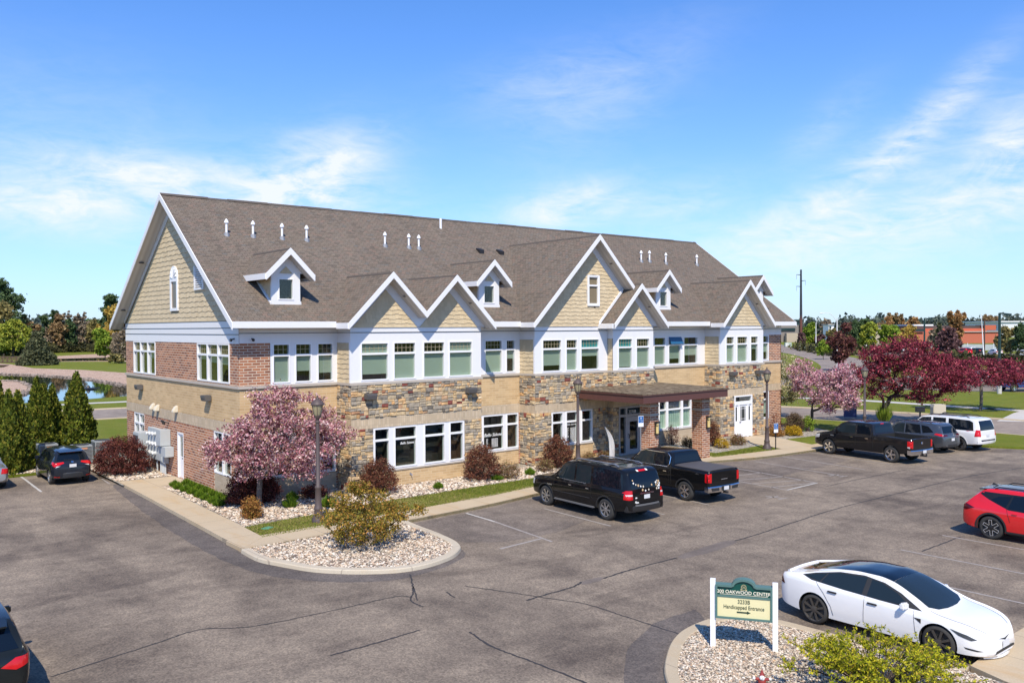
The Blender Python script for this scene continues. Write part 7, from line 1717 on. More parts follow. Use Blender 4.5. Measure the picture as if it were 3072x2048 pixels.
def skeleton(base, fork, tips, rn, r0, tipr=.008, lean=.35, sides=6, stems=1):
    """branches that join every tip to the nearest wood below it; returns a tube collector"""
    base = np.array(base, float); nodes = []; parent = []
    pts = [base, base + (np.array(fork) - base) * .5 + rn.normal(0, .03, 3), np.array(fork, float)]
    for i, p in enumerate(pts): nodes.append(p); parent.append(i - 1)
    order = sorted(range(len(tips)), key=lambda i: np.linalg.norm(tips[i] - pts[-1]))
    for i in order:
        t = np.array(tips[i]); A = np.array(nodes[2:]); d = np.linalg.norm(A - t, axis=1) + np.maximum(0, A[:, 2] - t[2]) * 1.5
        k = int(np.argmin(d)) + 2; a = nodes[k]; L = np.linalg.norm(t - a); st = max(1, min(4, int(L / .45) + 1)); prev = k
        for s in range(1, st + 1):
            f = s / st; p = a + (t - a) * f + np.array([0, 0, lean * .25 * L * math.sin(math.pi * f)]) + rn.normal(0, .035 * L * (f < 1), 3); nodes.append(p); parent.append(prev); prev = len(nodes) - 1
    cnt = np.ones(len(nodes))
    for i in range(len(nodes) - 1, 0, -1): cnt[parent[i]] += cnt[i]
    rad = tipr * np.power(cnt, .46); k = r0 / rad[0]; rad = np.maximum(tipr, rad * min(k, 3) if k < 1 else rad * (1 + (k - 1) * np.clip(cnt / cnt[0], 0, 1)))
    b = MB()
    for i in range(1, len(nodes)): b.tube([nodes[parent[i]], nodes[i]], [rad[parent[i]] if parent[i] < 3 or rad[parent[i]] < rad[i] * 1.8 else rad[i] * 1.35, rad[i]], sides if rad[i] > .03 else 4, cap=False)
    return b, nodes
BARK = plain('grey_bark', (.135, .115, .10), .9, var=.35, scale=9); BARKD = plain('dark_bark', (.055, .042, .036), .95, var=.35, scale=9)
def blobs(rn, n, parts, gap=.0):
    """n points through the volumes in parts: (centre, radii, weight); denser towards the skin"""
    out = []; w = np.array([p[2] for p in parts], float); w /= w.sum()
    for c, r, _ in [parts[i] for i in rn.choice(len(parts), n, p=w)]:
        d = rdir(rn, 1)[0] * rn.uniform(.25, 1.0) ** .45; out.append(np.array(c) + d * np.array(r))
    return np.array(out)
def tree(name, label, loc, fork, parts, n, per, rad, size, mat, seed, r0=.12, bark=BARK, group=None, cat='tree', aspect=.5, lean=.35, sparse=None, up=0):
    rn = np.random.default_rng(seed); t = thing(name, label, cat, loc, 0, group); tips = blobs(rn, n, parts)
    tips[:, 2] = np.maximum(tips[:, 2], .15)
    b, nodes = skeleton((0, 0, -.15), fork, tips, rn, r0, lean=lean); b.build('trunk', bark, t, smooth=180)
    leaf_cloud('crown', tips, rad * rn.uniform(.6, 1.3, n), per, size, rn, mat, t, aspect, up=up)
    return t
def fol(name, stops, trans=.25, nvar=.25): return island_mat(name, stops, .7, nscale=1.2, nvar=nvar, trans=trans, spec=.2)
PINK = fol('crab_blossom', [(0, (.12, .035, .045)), (.16, (.24, .075, .09)), (.30, (.44, .17, .21)), (.48, (.58, .29, .33)), (.66, (.70, .44, .45)), (.82, (.78, .61, .57)), (.91, (.38, .24, .13)), (1, (.20, .10, .07))])
PINKL = fol('light_crab_blossom', [(0, (0.127, 0.042, 0.058)), (.2, (0.345, 0.126, 0.179)), (.42, (0.598, 0.273, 0.347)), (.66, (0.759, 0.462, 0.504)), (.85, (0.851, 0.630, 0.609)), (.93, (0.322, 0.252, 0.105)), (1, (0.172, 0.084, 0.063))])
CREAMF = fol('cream_blossom', [(0, (0.132, 0.143, 0.044)), (.35, (0.286, 0.275, 0.110)), (.6, (0.528, 0.440, 0.242)), (.85, (0.682, 0.616, 0.440)), (1, (0.396, 0.242, 0.110))])
BURG = fol('burgundy_leaves', [(0, (.06, .014, .02)), (.28, (.15, .025, .042)), (.58, (.28, .036, .066)), (.82, (.42, .065, .105)), (.93, (.50, .13, .15)), (1, (.20, .11, .045))])
BURGD = fol('dull_burgundy_leaves', [(0, (0.056, 0.024, 0.022)), (.4, (0.133, 0.047, 0.048)), (.75, (0.224, 0.081, 0.072)), (1, (0.196, 0.121, 0.060))])
G1 = 'flowering and red-leaved ornamental trees'
tree('crabapple_tree', 'pink blossoming crabapple tree at the front left corner of the brick building', (.08, -1.68, 0), (.05, 0, 1.25),
     [(tuple(np.array(c) + (.5, -.35, 0)), r, w) for c, r, w in [((.25, -.1, 2.6), (2.5, 2.0, 1.25), 5), ((-1.1, .0, 2.2), (1.5, 1.4, .9), 2), ((.0, .2, 3.9), (.75, .8, 1.15), 1.2), ((1.5, .3, 3.7), (.9, .9, .95), 1.2), ((2.1, .1, 2.9), (.8, .8, .6), .9), ((-1.5, -.3, 3.1), (.6, .6, .6), .6), ((.9, -1.0, 2.0), (1.4, 1.0, .8), 1.5), ((-.6, .2, 4.2), (.3, .3, .55), .35), ((.75, .1, 4.3), (.3, .3, .6), .35), ((2.6, .6, 3.5), (.45, .4, .4), .4), ((-2.3, -.2, 2.5), (.5, .5, .35), .4), ((2.5, -.4, 2.7), (.9, .8, .55), .8)]], 400, 88, .24, .051, PINK, 5, .11, BARK, G1)
tree('crabapple_tree', 'light pink blossoming crabapple tree on the lawn right of the building', (39.64, -2.25, 0), (.05, 0, .9),
     [((.6, -.6, 3.0), (2.0, 2.0, 1.3), 4), ((-.4, .5, 3.9), (.9, .9, 1.1), 1), ((1.6, -1.5, 3.4), (1.1, 1.1, 1.3), 1.3), ((1.3, -1.2, 2.0), (1.8, 1.6, .7), 1.2)], 240, 84, .27, .058, PINKL, 6, .10, BARKD, G1)
tree('crabapple_tree', 'cream blossoming tree half hidden behind the right corner of the building', (46.2, 4.6, 0), (0, 0, 1.0), [((0, -.3, 3.0), (2.2, 2.2, 1.9), 1)], 150, 70, .36, .07, CREAMF, 7, .1, BARKD, G1)
tree('red_leaved_tree', 'big burgundy spreading tree beside the road', (48.89, -2.63, 0), (.0, 0, 1.0),
     [((1.0, -1.2, 3.7), (3.6, 3.6, 1.3), 4), ((.9, -1.2, 5.0), (2.3, 2.3, 1.35), 2.6), ((3.2, -3.8, 3.1), (1.6, 1.6, .9), 1.3), ((-1.9, 1.5, 3.4), (1.6, 1.6, 1.1), 1.2), ((2.6, -3.0, 4.4), (1.1, 1.1, .8), .8), ((-.9, .4, 4.9), (1.0, 1.0, .9), .8), ((2.0, -2.3, 2.1), (1.8, 1.8, .6), .8), ((0, .1, 2.2), (1.5, 1.5, .6), .6)], 620, 54, .30, .075, BURG, 8, .19, BARKD, G1)
tree('red_leaved_tree', 'smaller burgundy tree with two bare low limbs on the far lawn', (64.19, -3.31, -.1), (.05, -.05, .5),
     [((.2, -.3, 3.3), (3.6, 3.6, 1.15), 5), ((1.6, -2.0, 3.2), (2.0, 2.0, 1.1), 1.5), ((-1.6, 1.8, 2.9), (2.0, 2.0, .9), 1.5)], 420, 50, .30, .078, BURG, 9, .13, BARK, G1)

def m_bare(m): return not m.name.startswith('brown_twigs')
def gtree(px, pb, pt, wpx, mat, label, seed, shape='round', n=90, per=46, bark=BARKD, name='tree', group='trees in the far landscape', depth=1.0, clear=.16, size=None):
    """a tree standing on the ground at a place in the landscape, sized from how it shows there"""
    g = gp(px, pb, -.14); D = (g - CAM).dot(FWD); h = (pb - pt) * D / F_PX; w = wpx * D / F_PX / 2; rn = np.random.default_rng(seed)
    if shape == 'round':
        parts = [((0, 0, h * .52), (w * .62, w * .62 * depth, h * .36), 2.5)]
        for k in range(11):
            f = rn.uniform(clear + .08, .93); a = rn.uniform(0, 6.28); ww = w * (1.0 - 1.15 * abs(f - .42)) * rn.uniform(.45, .85); q = rn.uniform(.20, .36)
            parts.append(((ww * math.cos(a), ww * math.sin(a), h * f), (w * q, w * q, h * q * .42), .9))
    elif shape == 'upright': parts = [((0, 0, h * .5), (w * .7, w * .7, h * .42), 3), ((0, 0, h * .78), (w * .95, w * .95, h * .2), 1.4)] + [((w * .8 * math.cos(k * 1.3), w * .8 * math.sin(k * 1.3), h * (.82 + .13 * (k % 3) / 2)), (w * .12, w * .12, h * .10), .35) for k in range(7)]
    elif shape == 'pine': parts = [((rn.normal(0, w * .12), rn.normal(0, w * .12), h * f), (w * (1.05 - .72 * (f - .25) / .75), w * (1.05 - .72 * (f - .25) / .75), h * .05), 1.2 - .6 * f) for f in np.linspace(.25, .97, 8)]
    elif shape == 'cone': parts = [((0, 0, h * (f + .03)), (w * (1.02 - f), w * (1.02 - f), h * .05), 1.05 - f) for f in np.linspace(.02, .95, 11)]
    sz = size or max(.08, .00138 * D)
    return tree(name, label, (g.x, g.y, -.14), (0, 0, h * (.3 if shape in ('round', 'upright') else .5)), parts, int(n * 2.4), max(18, int(per * .72)) if m_bare(mat) else 14, w * .125 if shape != 'cone' else w * .15, sz, mat, seed, max(.08, h * .014), bark, group, aspect=.55, lean=.15)
def gcol(name, a, b, c, d): return fol(name, [(0, a), (.35, b), (.75, c), (1, d)], .2)
F_YG = gcol('yellow_green_leaves', (0.122, 0.159, 0.024), (0.244, 0.293, 0.037), (0.366, 0.390, 0.049), (0.464, 0.439, 0.073))
F_OL = gcol('olive_leaves', (0.110, 0.098, 0.043), (0.220, 0.189, 0.073), (0.317, 0.268, 0.098), (0.390, 0.317, 0.134))
F_RU = gcol('rust_leaves', (.14,.085,.045), (.24,.155,.075), (.33,.22,.105), (.38,.28,.14))
F_BR = gcol('brown_twigs', (0.134, 0.104, 0.073), (0.244, 0.189, 0.134), (0.342, 0.268, 0.183), (0.390, 0.317, 0.220))
F_DG = gcol('pine_needles', (0.030, 0.055, 0.027), (0.061, 0.104, 0.043), (0.104, 0.159, 0.061), (0.146, 0.195, 0.073))
F_GR = gcol('fresh_green_leaves', (0.073, 0.122, 0.015), (0.159, 0.244, 0.027), (0.256, 0.342, 0.037), (0.354, 0.415, 0.055))
F_OR = gcol('orange_leaves', (0.183, 0.085, 0.043), (0.329, 0.171, 0.073), (0.451, 0.256, 0.104), (0.512, 0.342, 0.146))
F_OY = gcol('amber_leaves', (0.195, 0.122, 0.024), (0.403, 0.268, 0.055), (0.537, 0.378, 0.085), (0.586, 0.439, 0.122))
F_PU = gcol('purple_leaves', (0.061, 0.030, 0.034), (0.122, 0.063, 0.067), (0.183, 0.098, 0.098), (0.232, 0.134, 0.134))
F_SP = gcol('spruce_needles', (0.037, 0.049, 0.027), (0.073, 0.085, 0.043), (0.122, 0.128, 0.061), (0.171, 0.171, 0.085))
LEFT = [  # wood and park on the left
 (8, 1064, 842, 150, F_DG, 'tall dark white pine at the left edge of the woods', 'pine', 130), (12, 1070, 912, 100, F_OL, 'olive brown budding tree under the tall pine at the left edge', 'round', 90),
 (40, 1073, 962, 100, F_YG, 'yellow green tree in front of the tall pine at the left edge', 'round', 110), (5, 1073, 1000, 60, F_DG, 'low dark green tree at the very left edge above the footbridge', 'round', 60),
 (76, 1066, 972, 60, F_YG, 'yellow green tree behind the big dark spruce', 'round', 70), (98, 1058, 950, 66, F_RU, 'rust brown tree above the big dark spruce', 'round', 90), (70, 1062, 950, 50, F_OL, 'olive tree between the yellow green tree and the rust tree', 'round', 60),
 (136, 1056, 950, 46, F_DG, 'dark green pine right of the rust tree', 'pine', 70), (160, 1056, 932, 40, F_DG, 'thin tall dark pine standing clear above the brown wood', 'pine', 50), (172, 1057, 945, 66, F_RU, 'reddish brown tree in the middle of the wood', 'round', 80), (150, 1057, 985, 50, F_BR, 'grey brown bare tree right of the spruce', 'round', 60),
 (192, 1054, 934, 40, F_BR, 'tall bare tree with thin top branches in the wood', 'upright', 40), (213, 1056, 960, 50, F_DG, 'dark green pine above the far pond', 'pine', 70), (205, 1052, 962, 44, F_YG, 'small yellow green tree among the brown trees', 'round', 50), (236, 1052, 940, 46, F_BR, 'tall bare grey tree right of the dark pine', 'upright', 46),
 (258, 1052, 962, 64, F_BR, 'pale brown budding tree beside the far road', 'round', 70), (284, 1052, 958, 56, F_OL, 'olive tree left of the big pine by the roof', 'round', 70), (276, 1046, 962, 60, F_DG, 'dark pine far behind the olive tree', 'pine', 50),
 (338, 1062, 888, 92, F_DG, 'big tall pine beside the roof edge', 'pine', 130), (340, 1064, 918, 80, F_OY, 'amber budding tree growing into the big pine by the roof', 'round', 70), (300, 1056, 972, 46, F_OY, 'amber tree at the left foot of the big pine', 'round', 50),
 (316, 1082, 984, 88, F_GR, 'bright green low branching tree at the end of the far pond', 'round', 120), (366, 1088, 990, 84, F_BR, 'brown bare shrubby tree beside the brick corner', 'round', 110), (345, 1090, 1062, 60, F_OL, 'low olive shrub at the foot of the brown tree by the brick corner', 'round', 40)]
for i, (px, pb, pt, w, m_, lb, sh, n) in enumerate(LEFT): gtree(px, pb, pt, w, m_, lb, 100 + i, sh, n, 44, group='trees of the park on the left')
gtree(112, 1095, 1000, 108, F_SP, 'broad dark spruce standing alone on the pond bank', 150, 'cone', 260, 60, name='spruce', group='trees of the park on the left', size=.28)
RIGHT = [
 (2431, 1042, 966, 46, F_GR, 'round fresh green tree right of the power pole', 'round', 90), (2404, 1043, 1000, 34, F_PU, 'small purple tree at the foot of the power pole', 'round', 50), (2464, 1042, 996, 36, F_PU, 'purple brown tree behind the first pale road light', 'round', 50), (2478, 1030, 956, 56, F_BR, 'pale bare tree between the two road lights', 'round', 60),
 (2524, 1112, 968, 96, BURGD, 'dull burgundy tree behind the tall curved road light', 'round', 130), (2470, 1078, 1022, 50, F_GR, 'low green shrub by the curve of the far road', 'round', 40), (2556, 1030, 965, 44, F_RU, 'rust tree behind the dull burgundy tree', 'round', 50), (2580, 1044, 951, 72, F_DG, 'dark green tree rising above the burgundy trees', 'round', 100), (2604, 1052, 968, 66, F_YG, 'yellow green tree right of the dark green tree', 'round', 80),
 (2495, 1044, 982, 44, F_OL, 'olive tree in front of the small white building', 'round', 60),
 (2668, 1052, 976, 84, F_GR, 'broad green tree in front of the orange trees', 'round', 90), (2660, 1016, 952, 50, F_OR, 'orange tree left of the tall red maple', 'round', 70), (2684, 1014, 943, 46, F_RU, 'tall red brown maple above the orange trees', 'upright', 70), (2712, 1014, 955, 46, F_OR, 'orange tree right of the tall red maple', 'round', 70), (2738, 1014, 950, 46, F_OR, 'orange tree beside the dark green light pole', 'round', 70), (2728, 1048, 978, 70, F_OY, 'amber tree in front of the red brick building', 'round', 80),
 (2800, 1046, 985, 40, F_BR, 'grey bare tree before the red brick building', 'round', 50), (2817, 1056, 972, 42, F_SP, 'slim olive spruce before the red brick building', 'cone', 90), (2846, 1076, 984, 80, F_PU, 'purple brown tree before the red brick building', 'round', 110), (2868, 1040, 936, 52, F_OR, 'tall orange brown maple with upright branches', 'upright', 90), (2970, 1010, 948, 40, F_RU, 'red brown tree behind the brown light pole', 'upright', 60),
 (3022, 1066, 982, 72, F_OL, 'olive green tree by the far parking lot', 'round', 80), (3066, 1068, 968, 56, F_DG, 'dark green tree at the right edge by the white warehouse', 'round', 80), (3000, 1056, 1010, 50, F_OL, 'low olive tree left of the olive green tree', 'round', 40), (2640, 1034, 962, 44, F_RU, 'brown tree beside the small tan building', 'round', 60)]
for i, (px, pb, pt, w, m_, lb, sh, n) in enumerate(RIGHT): gtree(px, pb, pt, w, m_, lb, 200 + i, sh, n, 44, group='trees beyond the road on the right')
# the far wood along the horizon reads as one mass
FW = gcol('far_woods_green', (.05, .07, .06), (.075, .10, .08), (.10, .125, .095), (.13, .14, .11))
def far_wood(name, p0, p1, D, h0, h1, n, seed):
    rn = np.random.default_rng(seed); px = rn.uniform(p0, p1, n); C_ = []
    f = lambda x: .5 + .5 * math.sin(x * .045 + seed) * math.sin(x * .019 + 1) + .25 * math.sin(x * .21)
    for x in px:
        d = D * rn.uniform(.94, 1.1); b = CAM + ray(x, 1000) * d; C_.append((b.x, b.y, rn.uniform(0, 1) * (h0 + (h1 - h0) * max(0, f(x))) ))
    o = leaf_cloud(name, np.array(C_), 4.2, 8, 1.7, rn, FW, None, .7); o['kind'] = 'stuff'; return o
far_wood('far_woods', 2380, 3250, 820, 6, 14, 2600, 3); far_wood('far_woods', -250, 420, 620, 7, 15, 1500, 5)
UND = gcol('undergrowth', (.02, .022, .012), (.05, .05, .022), (.09, .085, .03), (.13, .12, .04))
def undergrowth(pts, n, seed, h=1.6):
    rn = np.random.default_rng(seed); C_ = []
    for k in range(n):
        i = rn.integers(len(pts) - 1); t = rn.uniform(); p = gp(pts[i][0] + (pts[i + 1][0] - pts[i][0]) * t, pts[i][1] + (pts[i + 1][1] - pts[i][1]) * t + rn.uniform(-3, 1)); C_.append((p.x, p.y, rn.uniform(0, h)))
    o = leaf_cloud('undergrowth', np.array(C_), 1.5, 22, .45, rn, UND, None, .6); o['kind'] = 'stuff'
undergrowth([(-40, 1066), (60, 1064), (140, 1058), (260, 1053)], 260, 1, 2.2); undergrowth([(260, 1053), (300, 1056), (380, 1066)], 90, 2); undergrowth([(2380, 1046), (2500, 1066), (2600, 1060), (2720, 1052)], 120, 3, 1.5); undergrowth([(2800, 1090), (2900, 1090), (3100, 1092)], 90, 4, .8)

# clipped evergreens in a row
ARB = fol('arborvitae_sprays', [(0, (.026, .044, .008)), (.3, (.070, .100, .012)), (.6, (.125, .155, .016)), (.85, (.20, .21, .024)), (1, (.25, .21, .035))], .15)
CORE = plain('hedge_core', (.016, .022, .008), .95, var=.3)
def arborvitae(px, pb, pt, hw, label, seed):
    g = gp(px, pb, 0); D = (g - CAM).dot(FWD); h = (pb - pt) * D / F_PX; w = hw * D / F_PX; rn = np.random.default_rng(seed); n = 8500
    t = thing('arborvitae', label, 'evergreen', (g.x, g.y, -.02), 0, 'evergreens in the hedge')
    z = (1 - np.sqrt(rn.uniform(0, 1, n))) ** .9 * 1.0; a = rn.uniform(0, 2 * np.pi, n); prof = lambda f: np.clip(1 - f, 0, 1) ** .78 * (.86 + .14 * np.minimum(f * 6, 1))
    bump = 1 + .13 * np.sin(a * 3 + z * 9 + seed) + .10 * np.sin(a * 7 - z * 23 + seed * 2) + .07 * np.sin(a * 2 + z * 41)
    r = w * prof(z) * bump * rn.uniform(.80, 1.06, n) + .03
    P = np.stack([r * np.cos(a), r * np.sin(a), z * h], 1); out = np.stack([np.cos(a), np.sin(a), np.full(n, .45)], 1)
    u = out * .55 + np.array([0, 0, .85]) + rn.normal(0, .42, (n, 3)); u /= np.linalg.norm(u, axis=1, keepdims=True); v = np.cross(u, out + rn.normal(0, .5, (n, 3))); v /= np.linalg.norm(v, axis=1, keepdims=True)
    s = rn.uniform(.055, .125, (n, 1)); quads_mesh('foliage', P, u * s, v * s * .6, ARB, t, .3)
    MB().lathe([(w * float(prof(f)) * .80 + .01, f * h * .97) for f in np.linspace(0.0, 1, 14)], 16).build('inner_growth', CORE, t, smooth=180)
    MB().tube([(0, 0, -.1), (0, 0, .5)], .09, 8).build('trunk', BARKD, t)
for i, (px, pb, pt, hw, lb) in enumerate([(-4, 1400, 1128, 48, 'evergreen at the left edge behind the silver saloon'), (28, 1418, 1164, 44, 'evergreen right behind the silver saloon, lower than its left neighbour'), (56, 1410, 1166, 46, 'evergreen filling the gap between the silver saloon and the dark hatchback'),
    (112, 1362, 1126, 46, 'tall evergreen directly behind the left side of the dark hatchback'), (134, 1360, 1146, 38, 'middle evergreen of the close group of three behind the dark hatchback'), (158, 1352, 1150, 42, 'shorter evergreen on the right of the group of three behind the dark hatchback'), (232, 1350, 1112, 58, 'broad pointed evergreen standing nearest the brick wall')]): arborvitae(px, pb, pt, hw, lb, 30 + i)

# shrubs
TWIG = plain('red_twig', (.10, .05, .04), .9, var=.3)
BARB = fol('barberry_leaves', [(0, (0.053, 0.021, 0.016)), (.35, (0.128, 0.045, 0.031)), (.7, (0.217, 0.078, 0.047)), (.92, (0.315, 0.128, 0.065)), (1, (0.300, 0.240, 0.130))], .2)
BARB2 = fol('dark_barberry_leaves', [(0, (0.045, 0.014, 0.014)), (.4, (0.104, 0.028, 0.025)), (.8, (0.176, 0.051, 0.039)), (1, (0.240, 0.093, 0.056))], .2)
SPIR = fol('spirea_leaves', [(0, (0.096, 0.060, 0.024)), (.35, (0.204, 0.102, 0.054)), (.65, (0.288, 0.156, 0.090)), (.85, (0.192, 0.204, 0.048)), (1, (0.336, 0.240, 0.132))], .2)
def shrub(label, x, y, w, h, mat, seed, n=150, per=40, size=.032, name='shrub', dep=None, twig=TWIG, group='shrubs in the gravel beds', rad=.16, up=.0, low=.12):
    rn = np.random.default_rng(seed); t = thing(name, label, 'shrub', (x, y, 0), 0, group); dep = dep or w
    d = rdir(rn, n); d[:, 2] = np.abs(d[:, 2]); f = rn.uniform(.45, 1.03, n) ** .6
    tips = np.stack([d[:, 0] * w / 2 * f, d[:, 1] * dep / 2 * f, low * h + d[:, 2] * h * .88 * f], 1)
    b = MB()
    for p in tips[::2]:
        q = np.array([p[0] * .18, p[1] * .18, -.03]); m_ = q + (p - q) * .5 + np.array([p[0] * .08, p[1] * .08, .02]); b.tube([q, m_, p], [.011, .008, .004], 4, cap=False)
    b.build('stems', twig, t)
    leaf_cloud('foliage', tips, rad * rn.uniform(.7, 1.2, n), per, size, rn, mat, t, .55, up=up)
    return t
shrub('very large dark red barberry beside the meter bank', -1.75, 10.75, 2.75, 1.85, BARB2, 1, 420, 46, .034, dep=2.6)
shrub('round reddish barberry in front of the left stone bay', 5.36, -2.15, 1.62, 1.50, BARB, 2, 230, 46, .030)
shrub('round reddish barberry right of the salon windows', 10.75, -2.6, 1.76, 1.66, BARB, 3, 250, 46, .030)
shrub('round reddish barberry before the stone pier left of the entrance', 15.97, -2.2, 1.60, 1.58, BARB, 4, 230, 46, .030)
shrub('low wispy reddish spirea between two round barberries', 12.0, -3.0, 1.25, .80, SPIR, 5, 110, 26, .026)
shrub('low spirea beside the round barberry left of the lamp post', 14.6, -2.75, .9, .60, SPIR, 6, 80, 26, .026)
shrub('small spirea at the foot of the entrance side lamp post', 17.3, -2.4, .75, .5, SPIR, 7, 60, 26, .026); shrub('small spirea under the right salon window', 18.6, -1.8, .75, .45, SPIR, 8, 60, 26, .026); shrub('small spirea nearest the entrance door', 19.5, -2.1, .65, .46, SPIR, 9, 60, 26, .026)
shrub('leafless dark shrub between the two brick columns', 27.0, -.5, .9, 1.25, BARB2, 10, 70, 16, .03, rad=.12); shrub('low dark shrub beside the right brick column', 26.8, -1.9, .75, .6, SPIR, 11, 60, 26, .03)
shrub('tall narrow barberry behind the right brick column', 28.3, -2.6, .75, 1.5, BARB, 12, 110, 36, .03); YEL = fol('golden_leaves', [(0, (.22, .12, .01)), (.4, (.45, .28, .015)), (.8, (.58, .42, .03)), (1, (.40, .18, .03))], .25)
ORL = fol('orange_shrub_leaves', [(0, (.12, .06, .02)), (.4, (.30, .13, .035)), (.8, (.44, .21, .06)), (1, (.36, .30, .06))], .25)
shrub('small golden shrub under the tall barberry by the right column', 28.1, -3.4, .8, .6, YEL, 13, 60, 26, .03); shrub('low brownish spirea before the white side door', 29.9, -3.2, .95, .6, SPIR, 14, 90, 26, .03)
shrub('bright golden round shrub right of the side entrance', 36.4, -2.85, 1.1, .62, YEL, 15, 110, 40, .035); shrub('orange green low shrub beside the bright golden shrub', 35.2, -2.4, .9, .55, ORL, 16, 80, 32, .033); shrub('brown rounded shrub at the right corner of the building', 38.6, -1.6, 1.5, 1.2, gcol('brown_shrub', (.06, .04, .025), (.12, .08, .05), (.17, .115, .07), (.20, .15, .08)), 17, 150, 36, .035)
shrub('leafless upright twiggy shrub against the brick at the right corner', 37.9, -.6, .9, 1.3, BARB2, 18, 60, 8, .03, rad=.08); shrub('green leafy perennial beside the pink tree on the right', 39.2, -2.2, .8, 1.0, F_GR, 19, 60, 24, .05, up=.8)
shrub('dark burgundy shrub under the pink crabapple', -.25, -.75, 1.3, 1.5, BARB2, 20, 170, 40, .034); shrub('second dark burgundy shrub right of the crabapple trunk', .75, -.85, 1.1, 1.3, BARB2, 21, 130, 40, .034)
shrub('dry orange shrub at the foot of the crabapple trunk', -1.0, -3.45, .72, .8, ORL, 22, 110, 34, .03, twig=ORL); shrub('low dark red shrub beneath the left front window', 2.75, -1.2, 1.1, .55, BARB2, 23, 80, 36, .03); 
GT = fol('tuft_blades', [(0, (0.036, 0.081, 0.007)), (.4, (0.091, 0.175, 0.011)), (.8, (0.169, 0.275, 0.017)), (1, (0.286, 0.338, 0.044))], .25)
def tuft(label, x, y, w, h, seed, n=420, mat=GT, group='green clumps in the gravel beds'):
    rn = np.random.default_rng(seed); a = rn.uniform(0, 2 * np.pi, n); f = rn.uniform(0, 1, n) ** .7
    base = np.stack([np.cos(a) * f * w * .28, np.sin(a) * f * w * .28, np.zeros(n)], 1); tip = np.stack([np.cos(a) * f * w * .55, np.sin(a) * f * w * .55, h * (1.15 - .6 * f) * rn.uniform(.7, 1.1, n)], 1) + rn.normal(0, .02, (n, 3))
    u = (tip - base) / 2; v = np.cross(u, rdir(rn, n)); v /= np.linalg.norm(v, axis=1, keepdims=True)
    t = quads_mesh('grass_clump', (base + tip) / 2, u, v * .016, mat, None, .3); t.location = (x, y, 0); tag(t, label, 'plant', group); return t
ROWL = ['nearest the side door', 'second from the side door', 'third from the side door', 'fourth from the side door', 'fifth from the side door', 'sixth from the side door', 'seventh from the side door', 'nearest the crabapple tree']
near = [(-.95, 5.30), (-1.05, 4.55), (-1.0, 3.72), (-.98, 2.90), (-1.0, 2.0), (-1.02, 1.15), (-1.0, .40), (-1.05, -.35)]; far = [(-.40, 5.35), (-.46, 4.45), (-.42, 3.65), (-.46, 2.80), (-.50, 1.80), (-.52, .95), (-.5, .2)]
for i, (x, y) in enumerate(near): tuft('green grassy clump in the outer row along the left wall, ' + ROWL[i], x, y, .56, .30, 40 + i)
for i, (x, y) in enumerate(far): tuft('green grassy clump in the row against the left brick wall, ' + (ROWL[i] if i < 6 else ROWL[7]), x, y, .58, .32, 60 + i)
tuft('small round green clump between the spireas and the salon bay', 13.35, -3.05, .56, .36, 80); tuft('small green clump alone in the gravel below the salon windows', 7.9, -3.05, .5, .30, 81); tuft('leafy green clump right behind the corner lamp post', 2.2, -3.45, .8, .45, 82, 520); tuft('green grassy clump under the right side of the crabapple', 1.05, -2.5, .72, .45, 83, 300); tuft('small green clump under the left front window', 1.7, -1.3, .6, .4, 84)
tuft('green sprouting clump at the foot of the round barberry by the salon', 11.2, -3.15, .7, .28, 85, 260)

# low spreading tree on the island
ISLF = fol('bronze_green_leaves', [(0, (0.072, 0.063, 0.011)), (.25, (0.168, 0.144, 0.020)), (.5, (0.300, 0.230, 0.033)), (.72, (0.456, 0.265, 0.050)), (.88, (0.540, 0.253, 0.066)), (1, (0.264, 0.276, 0.044))], .3)
tree('spreading_tree', 'low spreading bronze green tree in the gravel island at the corner', (.34, -9.64, -.03), (.05, 0, .45),
     [((0, .1, .95), (1.7, 1.6, .36), 5), ((-.1, .2, 1.5), (1.05, 1.0, .35), 2.2), ((0, .4, 1.88), (.45, .45, .22), .8), ((-.35, -.4, .55), (1.3, 1.2, .28), 2.2), ((1.2, -.7, 1.05), (.75, .7, .2), .8)], 330, 42, .15, .034, ISLF, 12, .06, BARKD, 'flowering and red-leaved ornamental trees', aspect=.6, lean=.1)
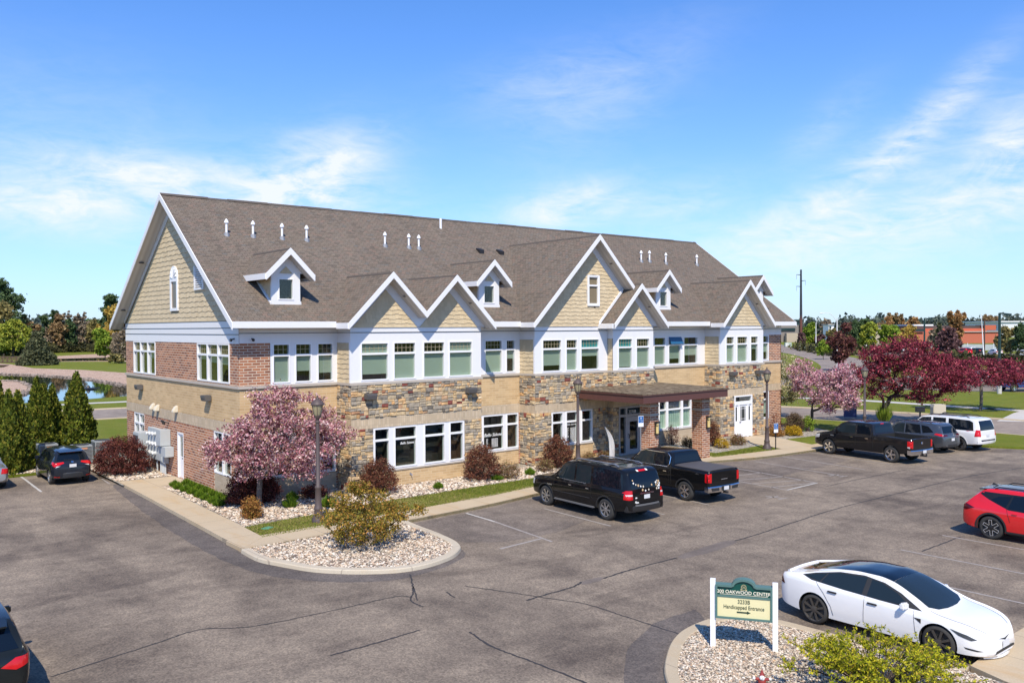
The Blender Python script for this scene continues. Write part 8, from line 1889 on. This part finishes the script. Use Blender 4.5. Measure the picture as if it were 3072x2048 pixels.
# yellow-green shrub in the foreground: leaves in small bunches along thin shoots
def bunch_shrub(label, loc, rx, ry, h, seed, nsh, mat):
    rn = np.random.default_rng(seed); t = thing('shrub', label, 'shrub', loc, 0, 'shrubs in the gravel beds'); b = MB(); C_ = []; Dn = []
    for k in range(nsh):
        a = rn.uniform(0, 2 * np.pi); f = rn.uniform(.1, 1) ** .55; top = np.array([math.cos(a) * rx * f, math.sin(a) * ry * f, h * (1 - .55 * f * f) * rn.uniform(.65, 1.08)])
        q = np.array([top[0] * .12, top[1] * .12, 0]); mid = q + (top - q) * .55 + np.array([top[0] * .06, top[1] * .06, h * .12]) + rn.normal(0, .03, 3); b.tube([q, mid, top], [.016, .011, .004], 5, cap=False)
        for s in range(5):                                # side shoots
            tt = rn.uniform(.42, 1.0); p0 = q + (mid - q) * min(1, tt / .55) if tt < .55 else mid + (top - mid) * ((tt - .55) / .45); dd = rdir(rn, 1)[0] * np.array([1, 1, .45]) + np.array([0, 0, .35]); L = rn.uniform(.14, .36); p1 = p0 + dd * L
            b.tube([p0, p1], [.006, .003], 4, cap=False)
            for u in np.linspace(.25, 1, 5): C_.append(p0 + (p1 - p0) * u + rn.normal(0, .008, 3)); Dn.append(dd)
        for u in np.linspace(.5, 1, 5): C_.append(mid + (top - mid) * u); Dn.append(np.array([0, 0, 1.]))
    b.build('stems', BARKD, t)
    C_ = np.repeat(np.array(C_), 5, 0); n = len(C_); u = rdir(rn, n) + np.repeat(np.array(Dn), 5, 0) * .5; u /= np.linalg.norm(u, axis=1, keepdims=True); L = rn.uniform(.022, .042, (n, 1))
    v = np.cross(u, rdir(rn, n)); v /= np.linalg.norm(v, axis=1, keepdims=True); quads_mesh('foliage', C_ + u * L, u * L, v * L * .42, mat, t, .35); return t
YGL = fol('lime_leaves', [(0, (0.135, 0.175, 0.012)), (.3, (0.297, 0.325, 0.015)), (.65, (0.486, 0.463, 0.022)), (.9, (0.648, 0.562, 0.040)), (1, (0.567, 0.375, 0.060))], .35, .12)
bunch_shrub('sprawling yellow green shrub in the foreground beside the white saloon', (2.15, -26.6, -.03), 1.95, 1.85, 1.05, 5, 100, YGL)

tuft('green suckers sprouting round the trunk of the big burgundy tree', 48.89, -2.63, 1.3, 1.5, 90, 500, F_GR, 'green clumps in the gravel beds')

# ------------------------------------------------------------------ vehicles parked far off
def far_car(src, label, px, py, rz, col=None):
    """a copy of a car and its parts on a distant lot, repainted"""
    r = next(o for o in COL.objects if o.name == src); c = dup(r, label=label); g = gp(px, py, -.13); c.location = (g.x, g.y, -.13); c.rotation_euler = (0, 0, rz); c['group'] = 'cars on the far parking lots'
    if col:
        m = paint('far_paint_' + col[0], col[1], .0, .15)
        for ch in c.children:
            if ch.name.startswith('body'): ch.material_slots[0].link = 'OBJECT'; ch.material_slots[0].material = m
    return c
BLU, WHI, SIL, DRK = ('blue', (.015, .06, .24)), ('white', (.72, .72, .72)), ('silver', (.34, .35, .36)), ('dark', (.012, .013, .015))
far_car('pickup_truck', 'blue pickup truck cut off by the right edge on the lot across the road', 3074, 1172, R(150), BLU)
far_car('crossover', 'blue crossover behind the blue pickup on the lot across the road', 3080, 1142, R(150), BLU)
far_car('hatchback', 'dark small car between the two burgundy trees on the lot across the road', 2838, 1142, R(60), DRK)
far_car('crossover', 'silver crossover glimpsed under the smaller burgundy tree', 2920, 1150, R(60), SIL)
far_car('crossover', 'white crossover on the far lot left of the dark green light pole', 2712, 1056, R(40), WHI)
far_car('white_saloon', 'white saloon on the far lot beside the white crossover', 2740, 1058, R(40))
far_car('crossover', 'white crossover near the fence left of the flagpole', 2905, 1060, R(60), WHI)
far_car('hatchback', 'dark small car near the fence beside the flagpole', 2930, 1062, R(60), DRK)
far_car('red_crossover', 'red crossover near the fence on the far lot', 2890, 1064, R(60))
far_car('crossover', 'silver crossover at the right edge on the far lot', 3064, 1070, R(30), SIL)
far_car('hatchback', 'white small car on the far lot behind the brown light pole', 2985, 1066, R(50), WHI)
far_car('white_saloon', 'white saloon on the road among the dark red trees', 2584, 1044, R(70))
